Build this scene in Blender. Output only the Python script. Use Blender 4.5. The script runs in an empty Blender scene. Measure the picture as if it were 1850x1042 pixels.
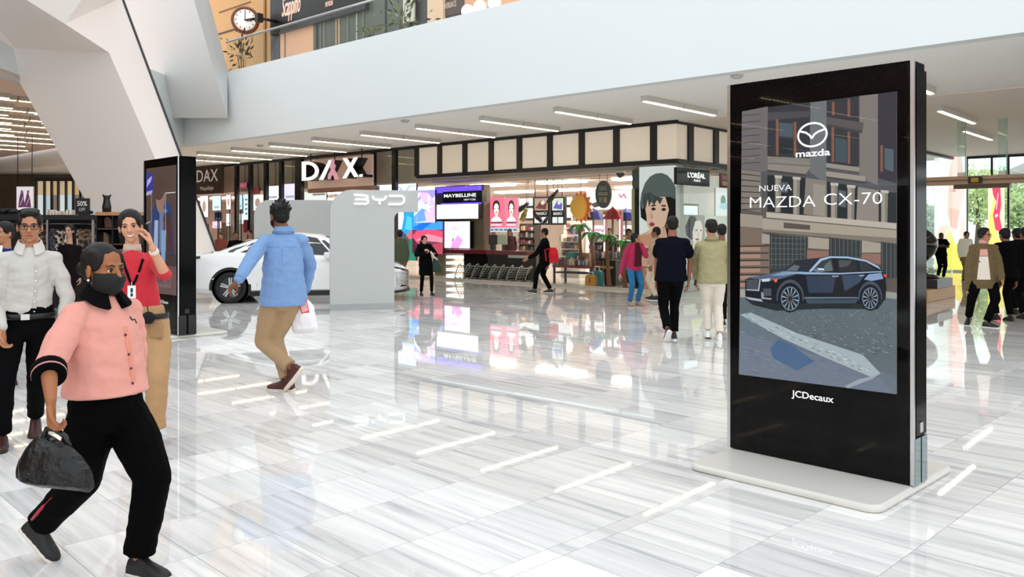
import bpy, bmesh, math, random
from math import sin, cos, pi, sqrt, radians as R
from mathutils import Vector as V, Matrix, noise
SC = bpy.context.scene
COL = SC.collection
# ---------------------------------------------------------------- camera, sky, exposure
F, HZ, HC = 1510.0, 412.0, 1.6            # focal length and horizon in pixels of the 1850x1042 frame, eye height
cam = bpy.data.cameras.new('camera'); camo = bpy.data.objects.new('camera', cam); COL.objects.link(camo)
camo.location = (0, 0, HC); camo.rotation_euler = (pi/2, 0, 0)
cam.sensor_width = 36; cam.lens = 36*F/1850; cam.shift_y = -(521-HZ)/1850
cam.clip_end = 300; SC.camera = camo
SC.view_settings.view_transform = 'Standard'; SC.view_settings.look = 'None'
SC.view_settings.gamma = 1; SC.view_settings.use_curve_mapping = False
SC.view_settings.exposure = 0.62
w = bpy.data.worlds.new('sky'); SC.world = w; w.use_nodes = True
w.node_tree.nodes['Background'].inputs[0].default_value = (0.93, 0.97, 1.0, 1)
w.node_tree.nodes['Background'].inputs[1].default_value = 1.1
SC.cycles.max_bounces = 8; SC.cycles.diffuse_bounces = 6; SC.cycles.glossy_bounces = 4
SC.cycles.transparent_max_bounces = 16; SC.cycles.transmission_bounces = 6
SC.cycles.caustics_reflective = False; SC.cycles.caustics_refractive = False
SC.cycles.sample_clamp_indirect = 6.0
random.seed(7)

# ---------------------------------------------------------------- materials
def lin(h):
    if not isinstance(h, str): return tuple(h)
    h = h.lstrip('#'); o = []
    for i in (0, 2, 4):
        c = int(h[i:i+2], 16)/255
        o.append(c/12.92 if c <= .04045 else ((c+.055)/1.055)**2.4)
    return tuple(o)
MATS = {}
def M(h, rough=.5, metal=0, spec=.5, emit=0, bump=None, var=.06, vs=6.0, sheen=0, coat=0, kind=''):
    key = (h, rough, metal, spec, emit, bump, var, vs, sheen, coat)
    if key in MATS: return MATS[key]
    m = bpy.data.materials.new('mat_' + str(h).strip('#')); m.use_nodes = True
    nt = m.node_tree; N = nt.nodes; L = nt.links; b = N['Principled BSDF']
    c = lin(h)
    b.inputs['Base Color'].default_value = (*c, 1); b.inputs['Roughness'].default_value = rough
    b.inputs['Metallic'].default_value = metal; b.inputs['Specular IOR Level'].default_value = spec
    if coat: b.inputs['Coat Weight'].default_value = coat; b.inputs['Coat Roughness'].default_value = .05
    if sheen: b.inputs['Sheen Weight'].default_value = sheen
    if var or bump:
        tc = N.new('ShaderNodeTexCoord')
    if var:
        nz = N.new('ShaderNodeTexNoise'); nz.inputs['Scale'].default_value = vs; nz.inputs['Detail'].default_value = 3
        L.new(tc.outputs['Object'], nz.inputs['Vector'])
        mx = N.new('ShaderNodeMix'); mx.data_type = 'RGBA'
        mx.inputs[6].default_value = (*[x*(1-var) for x in c], 1); mx.inputs[7].default_value = (*[min(1, x*(1+var)) for x in c], 1)
        L.new(nz.outputs[0], mx.inputs[0]); L.new(mx.outputs[2], b.inputs['Base Color'])
    if emit:
        b.inputs['Emission Color'].default_value = (*c, 1); b.inputs['Emission Strength'].default_value = emit
    if bump:
        n2 = N.new('ShaderNodeTexNoise'); n2.inputs['Scale'].default_value = bump[0]; n2.inputs['Detail'].default_value = 4
        L.new(tc.outputs['Object'], n2.inputs['Vector'])
        bp = N.new('ShaderNodeBump'); bp.inputs['Strength'].default_value = bump[1]; bp.inputs['Distance'].default_value = bump[2] if len(bump) > 2 else .01
        L.new(n2.outputs[0], bp.inputs['Height']); L.new(bp.outputs[0], b.inputs['Normal'])
    MATS[key] = m; return m
def print_mat(emit):
    """flat print or screen: colours come from the printed artwork stored per corner"""
    key = ('print', emit)
    if key in MATS: return MATS[key]
    m = bpy.data.materials.new('print'); m.use_nodes = True; nt = m.node_tree; b = nt.nodes['Principled BSDF']
    a = nt.nodes.new('ShaderNodeVertexColor'); a.layer_name = 'Col'
    nt.links.new(a.outputs[0], b.inputs['Base Color']); b.inputs['Roughness'].default_value = .45
    b.inputs['Specular IOR Level'].default_value = .2
    if emit:
        mx = nt.nodes.new('ShaderNodeMix'); mx.data_type = 'RGBA'; mx.inputs[0].default_value = .8
        mx.inputs[7].default_value = (0, 0, 0, 1)
        nt.links.new(a.outputs[0], mx.inputs[6]); nt.links.new(mx.outputs[2], b.inputs['Base Color'])
        nt.links.new(a.outputs[0], b.inputs['Emission Color']); b.inputs['Emission Strength'].default_value = emit
    MATS[key] = m; return m
def glass_mat(tint='#ffffff', k=1.0, rough=0.0, ior=1.45):
    key = ('glass', tint, k, rough)
    if key in MATS: return MATS[key]
    m = bpy.data.materials.new('glass'); m.use_nodes = True; nt = m.node_tree; N = nt.nodes; L = nt.links
    N.remove(N['Principled BSDF'])
    tr = N.new('ShaderNodeBsdfTransparent'); tr.inputs[0].default_value = (*lin(tint), 1)
    gl = N.new('ShaderNodeBsdfGlossy'); gl.inputs['Roughness'].default_value = rough
    fr = N.new('ShaderNodeFresnel'); fr.inputs[0].default_value = ior
    mu = N.new('ShaderNodeMath'); mu.operation = 'MULTIPLY'; mu.inputs[1].default_value = k
    mx = N.new('ShaderNodeMixShader'); L.new(fr.outputs[0], mu.inputs[0])
    ge = N.new('ShaderNodeNewGeometry'); iv = N.new('ShaderNodeMath'); iv.operation = 'SUBTRACT'; iv.inputs[0].default_value = 1; L.new(ge.outputs['Backfacing'], iv.inputs[1])   # a thin sheet mirrors on its outer face only
    m2 = N.new('ShaderNodeMath'); m2.operation = 'MULTIPLY'; L.new(mu.outputs[0], m2.inputs[0]); L.new(iv.outputs[0], m2.inputs[1]); L.new(m2.outputs[0], mx.inputs[0])
    L.new(tr.outputs[0], mx.inputs[1]); L.new(gl.outputs[0], mx.inputs[2])
    L.new(mx.outputs[0], N['Material Output'].inputs[0]); MATS[key] = m; return m

# ---------------------------------------------------------------- mesh helpers (everything in world metres)
def wl(o):
    p = V((0, 0, 0))
    while o is not None: p += o.location; o = o.parent
    return p
class MB:
    def __init__(s): s.v = []; s.f = []; s.mi = []; s.smooth = []; s.cur = 0; s.sm = False
    def add(s, vs, fs, sm=None):
        n = len(s.v); s.v += [tuple(p) for p in vs]
        for f in fs: s.f.append([i+n for i in f]); s.mi.append(s.cur); s.smooth.append(s.sm if sm is None else sm)
        return s
    def box(s, c, ax, ay, az):
        """centre and three half-axis vectors"""
        c = V(c); ax = V(ax); ay = V(ay); az = V(az)
        vs = [c+ax*i+ay*j+az*k for i in (-1, 1) for j in (-1, 1) for k in (-1, 1)]
        return s.add(vs, [(0,1,3,2),(4,6,7,5),(0,4,5,1),(2,3,7,6),(0,2,6,4),(1,5,7,3)])
    def abox(s, x0, x1, y0, y1, z0, z1):
        return s.box(((x0+x1)/2, (y0+y1)/2, (z0+z1)/2), ((x1-x0)/2,0,0), (0,(y1-y0)/2,0), (0,0,(z1-z0)/2))
    def prism(s, poly, d, sm=False):
        """polygon of 3-D points pushed along the vector d"""
        n = len(poly); d = V(d); vs = [V(p) for p in poly]+[V(p)+d for p in poly]
        fs = [tuple(range(n)), tuple(range(2*n-1, n-1, -1))]
        s.add(vs, fs, False); m = len(s.v)-2*n
        for i in range(n):
            j = (i+1) % n; s.f.append([m+i, m+j, m+j+n, m+i+n][::-1]); s.mi.append(s.cur); s.smooth.append(sm)
        return s
    def poly(s, pts): return s.add(pts, [tuple(range(len(pts)))])
    def loft(s, rings, caps=True, closed=True, sm=True):
        n = len(rings[0]); vs = [p for r in rings for p in r]; fs = []
        for i in range(len(rings)-1):
            for j in range(n if closed else n-1):
                k = (j+1) % n; fs.append((i*n+j, i*n+k, (i+1)*n+k, (i+1)*n+j))
        s.add(vs, fs, sm)
        if caps:
            m = len(s.v)-len(vs)
            for c in (range(n-1, -1, -1), range((len(rings)-1)*n, len(rings)*n)):
                s.f.append([m+i for i in c]); s.mi.append(s.cur); s.smooth.append(False)
        return s
    def tube(s, pts, r, n=8, caps=True):
        pts = [V(p) for p in pts]; rings = []; up = None
        for i, p in enumerate(pts):
            t = (pts[min(i+1, len(pts)-1)]-pts[max(i-1, 0)]).normalized()
            if up is None: up = V((0,0,1)) if abs(t.z) < .9 else V((1,0,0))
            x = t.cross(up).normalized(); up = x.cross(t).normalized()
            rr = r[i] if isinstance(r, (list, tuple)) else r
            rings.append([p + x*rr*cos(2*pi*k/n) + up*rr*sin(2*pi*k/n) for k in range(n)])
        return s.loft(rings, caps)
    def lathe(s, prof, c, n=16, ax=(0,0,1), sm=True):
        ax = V(ax).normalized(); x = ax.orthogonal().normalized(); y = ax.cross(x); c = V(c)
        return s.loft([[c+ax*z+(x*cos(2*pi*k/n)+y*sin(2*pi*k/n))*max(r, 1e-4) for k in range(n)] for r, z in prof], True, True, sm)
    def ell(s, c, r, rot=None, n=12, m=8):
        rot = rot or Matrix.Identity(3); c = V(c); rings = []
        for i in range(m+1):
            a = -pi/2 + pi*i/m; ca = max(cos(a), .02)
            rings.append([c+rot @ V((r[0]*ca*cos(2*pi*k/n), r[1]*ca*sin(2*pi*k/n), r[2]*sin(a))) for k in range(n)])
        return s.loft(rings)
    def cap(s, p0, p1, r0, r1, n=12):
        """capsule with two radii"""
        p0 = V(p0); p1 = V(p1); d = p1-p0; L = d.length
        if L < 1e-6: return s.ell(p0, (r0,)*3)
        t = d/L; x = t.orthogonal().normalized(); y = t.cross(x); rings = []
        for a in (-80, -50, -20): rings.append((p0+t*r0*sin(R(a)), r0*cos(R(a))))
        rings += [(p0, r0), (p0*.5+p1*.5, (r0+r1)/2), (p1, r1)]
        for a in (20, 50, 80): rings.append((p1+t*r1*sin(R(a)), r1*cos(R(a))))
        return s.loft([[c+(x*cos(2*pi*k/n)+y*sin(2*pi*k/n))*rr for k in range(n)] for c, rr in rings])
    def mesh(s, name, mats, off=V((0,0,0))):
        me = bpy.data.meshes.new(name)
        me.from_pydata([(V(p)-off)[:] for p in s.v], [], s.f)
        for m in (mats if isinstance(mats, (list, tuple)) else [mats]): me.materials.append(m)
        me.polygons.foreach_set('material_index', s.mi); me.polygons.foreach_set('use_smooth', s.smooth)
        bm = bmesh.new(); bm.from_mesh(me); bmesh.ops.recalc_face_normals(bm, faces=bm.faces); bm.to_mesh(me); bm.free()
        me.update(); return me
    def build(s, name, mats, parent=None, loc=None, bevel=0, **kw):
        loc = V(loc) if loc is not None else (V((0,0,0)))
        off = (wl(parent) if parent else V((0,0,0))) + loc
        o = bpy.data.objects.new(name, s.mesh(name, mats, off)); COL.objects.link(o); o.location = loc
        if parent: o.parent = parent
        if bevel:
            b = o.modifiers.new('bevel', 'BEVEL'); b.width = bevel; b.segments = 2; b.limit_method = 'ANGLE'
        for k, v in kw.items(): o[k] = v
        return o
def T(name, label, cat, loc, group=None, kind=None):
    o = bpy.data.objects.new(name, None); COL.objects.link(o); o.location = loc; o.empty_display_size = .1
    if label: o['label'] = label
    if cat: o['category'] = cat
    if group: o['group'] = group
    if kind: o['kind'] = kind
    return o
def S(name, mb, mats, parent=None, bevel=0, **kw):
    o = mb.build(name, mats, parent, bevel=bevel)
    if parent is None: o['kind'] = 'structure'
    for k, v in kw.items(): o[k] = v
    return o
def tag(o, label, cat, group=None):
    o['label'] = label; o['category'] = cat
    if group: o['group'] = group
    return o
def dup(o, loc=None, label=None, rotz=None, parent=None, group=None):
    c = o.copy(); COL.objects.link(c)
    if parent: c.parent = parent
    for ch in [x for x in o.children]: dup(ch, parent=c)
    if loc is not None: c.location = loc
    if rotz is not None: c.rotation_euler = (0, 0, rotz)
    if label: c['label'] = label
    if group: c['group'] = group
    return c
def at(px, py, Y): return V(((px-925)/F*Y, Y, HC-(py-HZ)/F*Y))
def ground(px, py): return at(px, py, F*HC/(py-HZ))
# building axes: u runs along the shopfront away to the left, v runs back into the shop, O is the shop's glass corner
BA = R(48); E1 = V((-sin(BA), cos(BA), 0)); E2 = V((cos(BA), sin(BA), 0)); O = V((4.03, 20.5, 0)); EZ = V((0,0,1))
def B(u, v, z=0): return O + E1*u + E2*v + EZ*z
def uv(p): d = V((p[0], p[1], 0))-O; return d.dot(E1), d.dot(E2)
def atv(px, py, v):
    k = (px-925)/F; Y = (v+E2.x*O.x+E2.y*O.y)/(E2.x*k+E2.y); p = at(px, py, Y); return uv(p)[0], p.z
def atu(px, py, u):
    k = (px-925)/F; Y = (u+E1.x*O.x+E1.y*O.y)/(E1.x*k+E1.y); p = at(px, py, Y); return uv(p)[1], p.z
def bbox_(mb, u0, u1, v0, v1, z0, z1):
    return mb.box(B((u0+u1)/2, (v0+v1)/2, (z0+z1)/2), E1*((u1-u0)/2), E2*((v1-v0)/2), EZ*((z1-z0)/2))
def vbox(mb, x0, y0, x1, y1, v, d):
    """box standing on the plane v, seen between two pixels of the photograph, d deep"""
    u0, za = atv(x0, y0, v); u1, zb = atv(x1, y1, v); za2 = atv(x0, y1, v)[1]
    ztop = atv((x0+x1)/2, y0, v)[1]; zbot = atv((x0+x1)/2, y1, v)[1]
    return bbox_(mb, min(u0, u1), max(u0, u1), v, v+d, max(zbot, 0), ztop)
# flat artwork: coloured polygons on a plane, each a hair in front of the last
class Art:
    def __init__(s, org, ax, ay, nrm, step=.0004): s.step = step; s.o = V(org); s.ax = V(ax); s.ay = V(ay); s.n = V(nrm).normalized(); s.P = []; s.k = 0
    def pt(s, a, b, k): return s.o+s.ax*a+s.ay*b+s.n*(s.step*k)
    def poly(s, pts, c, keep=False):
        if not keep: s.k += 1
        s.P.append(([s.pt(a, b, s.k) for a, b in pts], lin(c))); return s
    def rect(s, a0, b0, a1, b1, c, keep=False): return s.poly([(a0,b0),(a1,b0),(a1,b1),(a0,b1)], c, keep)
    def ell(s, a, b, ra, rb, c, n=20, keep=False, a0=0, a1=2*pi, rot=0):
        return s.poly([(a+ra*cos(t)*cos(rot)-rb*sin(t)*sin(rot), b+ra*cos(t)*sin(rot)+rb*sin(t)*cos(rot)) for t in [a0+(a1-a0)*i/n for i in range(n if a1-a0 > 6.2 else n+1)]], c, keep)
    def line(s, pts, w, c, keep=False):
        if not keep: s.k += 1
        for (a0, b0), (a1, b1) in zip(pts, pts[1:]):
            d = V((a1-a0, b1-b0)); 
            if d.length < 1e-9: continue
            n = V((-d.y, d.x)).normalized()*w/2
            s.poly([(a0+n.x,b0+n.y),(a1+n.x,b1+n.y),(a1-n.x,b1-n.y),(a0-n.x,b0-n.y)], c, True)
        return s
    def text(s, t, a, b, size, c, w=None, align='CENTER', shear=0, bold=0):
        s.k += 1; vs, fs = text_geo(t, size, align, shear, bold)
        if not vs: return s
        if w:
            x0 = min(p[0] for p in vs); x1 = max(p[0] for p in vs); q = w/(x1-x0); vs = [(p[0]*q, p[1]) for p in vs]
        for f in fs: s.P.append(([s.pt(a+vs[i][0], b+vs[i][1], s.k) for i in f], lin(c)))
        return s
    def build(s, name, parent=None, emit=0, **kw):
        vs = []; fs = []; cs = []
        off = wl(parent) if parent else V((0,0,0))
        for pts, c in s.P:
            n = len(vs); vs += [(p-off)[:] for p in pts]; fs.append(list(range(n, n+len(pts)))); cs += [c]*len(pts)
        me = bpy.data.meshes.new(name); me.from_pydata(vs, [], fs); me.materials.append(print_mat(emit))
        ca = me.color_attributes.new('Col', 'FLOAT_COLOR', 'CORNER'); d = []
        for p in me.polygons:
            for li in p.loop_indices: d += [*cs[me.loops[li].vertex_index], 1]
        ca.data.foreach_set('color', d)
        o = bpy.data.objects.new(name, me); COL.objects.link(o)
        if parent: o.parent = parent
        for k, v in kw.items(): o[k] = v
        return o
_TX = {}
def text_geo(t, size, align='CENTER', shear=0, bold=0, extrude=0):
    key = (t, size, align, shear, bold, extrude)
    if key in _TX: return _TX[key]
    cu = bpy.data.curves.new('txt', 'FONT'); cu.body = t; cu.size = size; cu.align_x = align; cu.align_y = 'CENTER'
    cu.shear = shear; cu.offset = bold*size; cu.resolution_u = 3; cu.fill_mode = 'FRONT' if not extrude else 'BOTH'; cu.extrude = extrude
    o = bpy.data.objects.new('txt', cu); COL.objects.link(o)
    dg = bpy.context.evaluated_depsgraph_get(); e = o.evaluated_get(dg); me = e.to_mesh()
    r = ([tuple(v.co) for v in me.vertices], [list(p.vertices) for p in me.polygons])
    e.to_mesh_clear(); bpy.data.objects.remove(o); bpy.data.curves.remove(cu); _TX[key] = r; return r
def text_mb(mb, t, c, ax, ay, size, extrude=.01, align='CENTER', shear=0, bold=0, w=None):
    vs, fs = text_geo(t, size, align, shear, bold, extrude); c = V(c); ax = V(ax); ay = V(ay); n = ax.cross(ay)
    q = 1
    if w: q = w/(max(p[0] for p in vs)-min(p[0] for p in vs))
    return mb.add([c+ax*p[0]*q+ay*p[1]+n*p[2] for p in vs], fs)
def arc(cx, cy, r, a0, a1, n=8): return [(cx+r*cos(R(a0+(a1-a0)*i/n)), cy+r*sin(R(a0+(a1-a0)*i/n))) for i in range(n+1)]
def rrect(x0, y0, x1, y1, r, n=6):
    return arc(x1-r, y0+r, r, -90, 0, n)+arc(x1-r, y1-r, r, 0, 90, n)+arc(x0+r, y1-r, r, 90, 180, n)+arc(x0+r, y0+r, r, 180, 270, n)
# ================================================================ SETTING
# ---- floor: polished marble tiles, joints recessed, veins along one direction
FA = R(45.4); FD = V((sin(FA), cos(FA), 0)); FN = V((cos(FA), -sin(FA), 0)); F0 = V((-.829, 3.964, 0))
def marble():
    m = bpy.data.materials.new('marble'); m.use_nodes = True; nt = m.node_tree; N = nt.nodes; L = nt.links; b = N['Principled BSDF']
    ge = N.new('ShaderNodeNewGeometry'); oi = N.new('ShaderNodeObjectInfo')
    ad = N.new('ShaderNodeMath'); ad.operation = 'ADD'; L.new(ge.outputs['Random Per Island'], ad.inputs[0]); L.new(oi.outputs['Random'], ad.inputs[1])
    fr = N.new('ShaderNodeMath'); fr.operation = 'FRACT'; L.new(ad.outputs[0], fr.inputs[0])
    wn = N.new('ShaderNodeTexWhiteNoise'); wn.noise_dimensions = '1D'; L.new(fr.outputs[0], wn.inputs['W'])
    mp = N.new('ShaderNodeMapping'); mp.vector_type = 'TEXTURE'; mp.inputs['Rotation'].default_value = (0, 0, -FA)
    L.new(ge.outputs['Position'], mp.inputs['Vector'])
    sc = N.new('ShaderNodeVectorMath'); sc.operation = 'SCALE'; sc.inputs['Scale'].default_value = 40; L.new(wn.outputs['Color'], sc.inputs[0])
    va = N.new('ShaderNodeVectorMath'); va.operation = 'ADD'; L.new(mp.outputs[0], va.inputs[0]); L.new(sc.outputs[0], va.inputs[1])
    st = N.new('ShaderNodeMapping'); st.inputs['Scale'].default_value = (.7, 13, 1); L.new(va.outputs[0], st.inputs['Vector'])
    n1 = N.new('ShaderNodeTexNoise'); n1.inputs['Scale'].default_value = 1; n1.inputs['Detail'].default_value = 6; n1.inputs['Roughness'].default_value = .62; n1.inputs['Distortion'].default_value = .35
    L.new(st.outputs[0], n1.inputs['Vector'])
    r = N.new('ShaderNodeValToRGB'); e = r.color_ramp; e.elements[0].position = .28; e.elements[0].color = (*lin('#b2b3b6'), 1)
    e.elements[1].position = .62; e.elements[1].color = (*lin('#eceae7'), 1); x = e.elements.new(.44); x.color = (*lin('#dbdad8'), 1)
    L.new(n1.outputs[0], r.inputs[0])
    mr = N.new('ShaderNodeMapRange'); mr.inputs[3].default_value = .86; mr.inputs[4].default_value = 1.1; L.new(wn.outputs['Value'], mr.inputs[0])
    mu = N.new('ShaderNodeVectorMath'); mu.operation = 'SCALE'; L.new(r.outputs[0], mu.inputs[0]); L.new(mr.outputs[0], mu.inputs['Scale'])
    L.new(mu.outputs[0], b.inputs['Base Color'])
    b.inputs['Roughness'].default_value = .028; b.inputs['IOR'].default_value = 1.5
    return m
MARBLE = marble()
mb = MB(); mb.abox(-60, 45, -25, 70, -.12, -.012)
floor = S('floor', mb, M('#5e5a55', .7, var=.1))
def rows():
    r = []; n = .0
    for i in range(1, 70): r.append((-.59*i, -.59*(i-1), .43, .21*(i % 2) * 0))
    r.append((0, .56, .43, 0)); r.append((.56, .67, .86, 0))
    for i in range(60): r.append((.67+.59*i, .67+.59*(i+1), .43, 0))
    return r
tiles = []
for (n0, n1, L_, sh) in rows():
    k0 = int(-14/L_); 
    for k in range(k0, int(50/L_)):
        c = F0 + FD*(L_*(k+.5)+sh) + FN*((n0+n1)/2)
        if c.y < 2.6: continue
        px = 925+F*c.x/c.y
        if px < -160-1200/c.y or px > 2010+1200/c.y or c.y > 36: continue
        tiles.append((c.y, n0, n1, L_, c))
tiles.sort(key=lambda t: t[0])
G_ = .0016
shared = {}
rest = MB()
for i, (y, n0, n1, L_, c) in enumerate(tiles):
    hw, hl = (n1-n0)/2-G_, L_/2-G_
    if i < 300:
        k = (round(hw, 4), round(hl, 4))
        if k not in shared:
            t = MB(); t.box((0,0,-.005), FN*hw, FD*hl, (0,0,.005)); shared[k] = t.mesh('floor_tile', MARBLE)
        o = bpy.data.objects.new('floor_tile', shared[k]); COL.objects.link(o); o.location = c; o.parent = floor
    else:
        p = [c+FN*(a*hw)+FD*(b_*hl) for a, b_ in ((-1,-1),(1,-1),(1,1),(-1,1))]
        rest.add(p+[q-V((0,0,.008)) for q in p], [(0,1,2,3),(0,4,5,1),(1,5,6,2),(2,6,7,3),(3,7,4,0)])
# floor outside the view carries on as one slab of the same stone
o = rest.build('far_floor_tiles', MARBLE, floor); o['kind'] = 'stuff'
mb = MB(); mb.abox(-60, 45, 36.4, 70, -.011, 0); mb.abox(-60, 45, -25, 2.3, -.011, 0)
mb.abox(-60, -13, 2.3, 36.4, -.011, -.001); mb.abox(17, 45, 2.3, 36.4, -.011, -.0014)
S('far_floor', mb, MARBLE, floor)

# ---- ceilings
WHITE = M('#dde3e4', .6, var=.015, vs=.6); WARM = M('#eadfd6', .65, var=.02, vs=.5); CEIL = M('#f7f6f3', .65, var=.02, vs=.5)
ZC = 4.25
CN = V((-10.65, 27.1, 0)); LD = V((.148, -1, 0)).normalized()       # corner of the void and its left edge, running towards the camera
def slab(name, pts, z0, z1, m):
    mb = MB(); mb.prism([V((p[0], p[1], z0)) for p in pts], (0,0,z1-z0)); return S(name, mb, m)
fr = B(-40, -4.9); fl = CN
slab('ceiling', [B(-40,-4.66), CN+E2*.24, B(60, uv(CN)[1]), B(60, 0.0), B(-40, 0.0)], ZC, ZC+.88, CEIL)
slab('ceiling.001', [B(-40, 0.02), B(-.0, .02), B(0, 17), B(-40, 17)], ZC-.03, ZC+.1, WARM)
ZL = 4.9; QP = at(35,145,18.7); QP.z = 0; QD = V((.115,-.993,0))
slab('ceiling.002', [CN+V((.0,.02,0)), QP, QP+QD*36, V((-60,-18,0)), V((-60,60,0)), B(60, uv(CN)[1]+.01)], ZL, ZL+.12, M('#f6ddd0', .65, var=.02, vs=.5))
# ---- upper gallery parapets around the void
def wall_(name, p0, p1, z0, z1, t, m, nrm):
    mb = MB(); n = V(nrm)*t; mb.prism([V((p0[0],p0[1],z0)), V((p1[0],p1[1],z0)), V((p1[0],p1[1],z1)), V((p0[0],p0[1],z1))], n); return S(name, mb, m)
wall_('wall_fascia', B(-40, -4.9), CN, ZC-.002, 6.33, .25, WHITE, E2)
MP = CN.lerp(QP, .3); wall_('wall_left.002', QP, MP, ZL-.002, 6.33, .25, WHITE, (-1,-.03,0)); wall_('wall_left', MP, CN, ZC-.002, 6.33, .25, WHITE, (-1,-.03,0)); wall_('wall_left.001', QP+QD*36, QP, ZL-.002, 6.33, .25, WHITE, (-.993,-.115,0))
mb = MB(); mb.prism([B(-40,-4.6,5.2), CN+E2*.3+EZ*5.2, B(60,uv(CN)[1]+.3,5.2), B(60,6,5.2), B(-40,6,5.2)], (0,0,.1)); S('floor_upper', mb, CEIL)
# ---- the mall beyond the picture: rear and side walls, upper storeys round the open roof light
SIDE = M('#b9b4ae', .7, var=.05, vs=.3)
mb = MB(); mb.abox(-60.3, -60, -25, 70, 0, 5); S('wall_west', mb, M('#6d5f58', .7, var=.3, vs=.4))
UW = M('#d9c3ae', .6, var=.05, vs=.4)
# ---- leaning faceted column, left
def facets(name, m, faces, **kw):
    mb = MB()
    for f in faces: mb.poly([at(*p) for p in f])
    return S(name, mb, m, **kw)
PINK = M('#fcf4ef', .6, var=.02, vs=.4)
def onplane(px, py, a, b, c):
    """depth at which the sight line of a pixel meets the plane through three given corners"""
    a, b, c = at(*a), at(*b), at(*c); n = (b-a).cross(c-a); o = V((0,0,HC)); d = at(px, py, 1.0)-o; return (px, py, (a-o).dot(n)/d.dot(n))
c_f1, c_f2, c_f3 = (420,538,22.0), (390,538,20.2), (252,538,20.5)
c_m = (197,95,18.2)
c_t1 = onplane(219,-4,c_f1,c_f2,c_m); c_n = onplane(117,43,c_f1,c_f2,c_m)
c_k = onplane(28,87,c_f2,c_f3,c_m); c_l = onplane(34,146,c_f2,c_f3,c_m)
c_x = (-160,-130,13.4); c_y = (240,-130,15.4)
bk = (372,538,24.5); bt = (195,-4,c_t1[2]+1.5)
facets('column', [PINK], [[c_f2,c_f1,c_t1,c_n,c_m], [c_f3,c_f2,c_m,c_k,c_l], [c_k,c_m,c_n], [c_k,c_n,c_x], [c_n,c_t1,c_y], [c_n,c_y,c_x], [c_f1,bk,bt,c_t1], [c_f3,c_l,bk], [c_l,(-60,115,c_l[2]-.7),(-170,10,c_l[2]-1.5),c_x,c_k], [c_l,bt,bk]])
# ---- inclined beam landing on the parapet, right of the column
s1, s2 = (411,213,24.9), (296,213,26.6); s3, s4 = (322,-100,23.4), (178,-100,25.2)
q1, q3 = (411,124,25.3), (351,-100,24.2)
facets('beam', M('#d2d3d2', .6, var=.02, vs=.4), [[s1,s2,s4,s3], [s1,s3,q3,q1], [s2,s4,(200,-100,27),(330,140,28.5)], [s1,q1,(330,140,28.5),s2]])
mb = MB(); mb.tube([at(*c_t1)+V((.03,.0,0)), at(*c_f1)+V((.03,0,0))], .028, 6); S('trim_1', mb, M('#3a3d40', .5))  # dark tube stands in for the shadow in the gap beside the column

# ---- strip lights
HS = M('#c9c4bd', .5); EM = bpy.data.materials.new('lamp'); EM.use_nodes = True
EM.node_tree.nodes['Principled BSDF'].inputs['Emission Color'].default_value = (1, .83, .52, 1)
EM.node_tree.nodes['Principled BSDF'].inputs['Emission Strength'].default_value = 4.5
def strip_light(u, v, ln, lab, grp, src=[None]):
    if src[0] is None:
        t = T('strip_light', lab, 'ceiling light', B(u, v, ZC), grp)
        for k in (0, 1):
            a = v+k*1.47
            mb = MB(); bbox_(mb, u-.075, u+.075, a, a+1.43, ZC-.11, ZC-.001); h = mb.build('housing', HS, t)
            mb = MB(); bbox_(mb, u-.04, u+.04, a+.02, a+1.41, ZC-.125, ZC-.1105); mb.build('diffuser', EM, h)
        src[0] = t; return t
    return dup(src[0], B(u, v, ZC), lab, group=grp)
ORD = ['first','second','third','fourth','fifth','sixth','seventh','eighth','ninth','tenth','eleventh','twelfth']
for k in range(-1, 10): strip_light(-1.5+2.27*k, -3.75, 2.9, '%s slim ceiling light from the big display in the row along the shopfront' % ORD[k+1], 'ceiling lights in the row along the shopfront')
for k in range(-4, -1): strip_light(-1.5+2.27*k, -3.75, 2.9, '%s slim ceiling light right of the big display in the front row' % ORD[-2-k], 'front row ceiling lights by the entrance')
for k in (-5,-4,-3,-2,-1):
    for j, v in enumerate((1.5, 6.0)):
        o = strip_light(-1.0+2.27*k+(.6 if j else 0), v, 2.9, '%s slim light from the shop corner, %s row on the entrance ceiling' % (ORD[-1-k], ('nearer','farther')[j]), 'ceiling lights on the entrance ceiling'); o.location.z = ZC-.03
for j in range(12):
    k = 0
    for i in range(10):
        p = V((-12.4-1.9*i-(.95 if j % 2 else 0), 14.6+1.75*j+.3*sin(i*1.7), 0)); e2 = p+E2*2.9
        edge = lambda y: -11.02+(18.7-y)*.116 if y < 18.7 else -11.02+(y-18.7)*.044
        px = 925+F*e2.x/e2.y; px0 = 925+F*p.x/p.y
        if e2.x > edge(e2.y)-.3 or p.x > edge(p.y)-.3 or e2.y > 38.5 or uv(e2)[1] > -5.2 or px < -20 or px0 > 215: continue
        u_, v_ = uv(p)
        o = strip_light(u_, v_, 2.9, 'slim light of the left hall ceiling, %s row from the front, %s from the column' % (ORD[j], ORD[k]), 'ceiling lights over the left hall'); o.location.z = ZL; k += 1
k = 0
for x, y in ((-15,-.5),(-17.5,-3),(-20,-1),(-22.5,-4.5),(-25,-2),(-28,-5),(-31,-3),(-19,-6.5),(-34,-6.5),(-24,-8)):   # those the big display mirrors
    u_, v_ = uv((x, y, 0)); o = strip_light(u_, v_, 2.9, '%s slim ceiling light beyond the left edge of the view' % ORD[k], 'ceiling lights beyond the left edge'); o.location.z = ZL; k += 1
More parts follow.
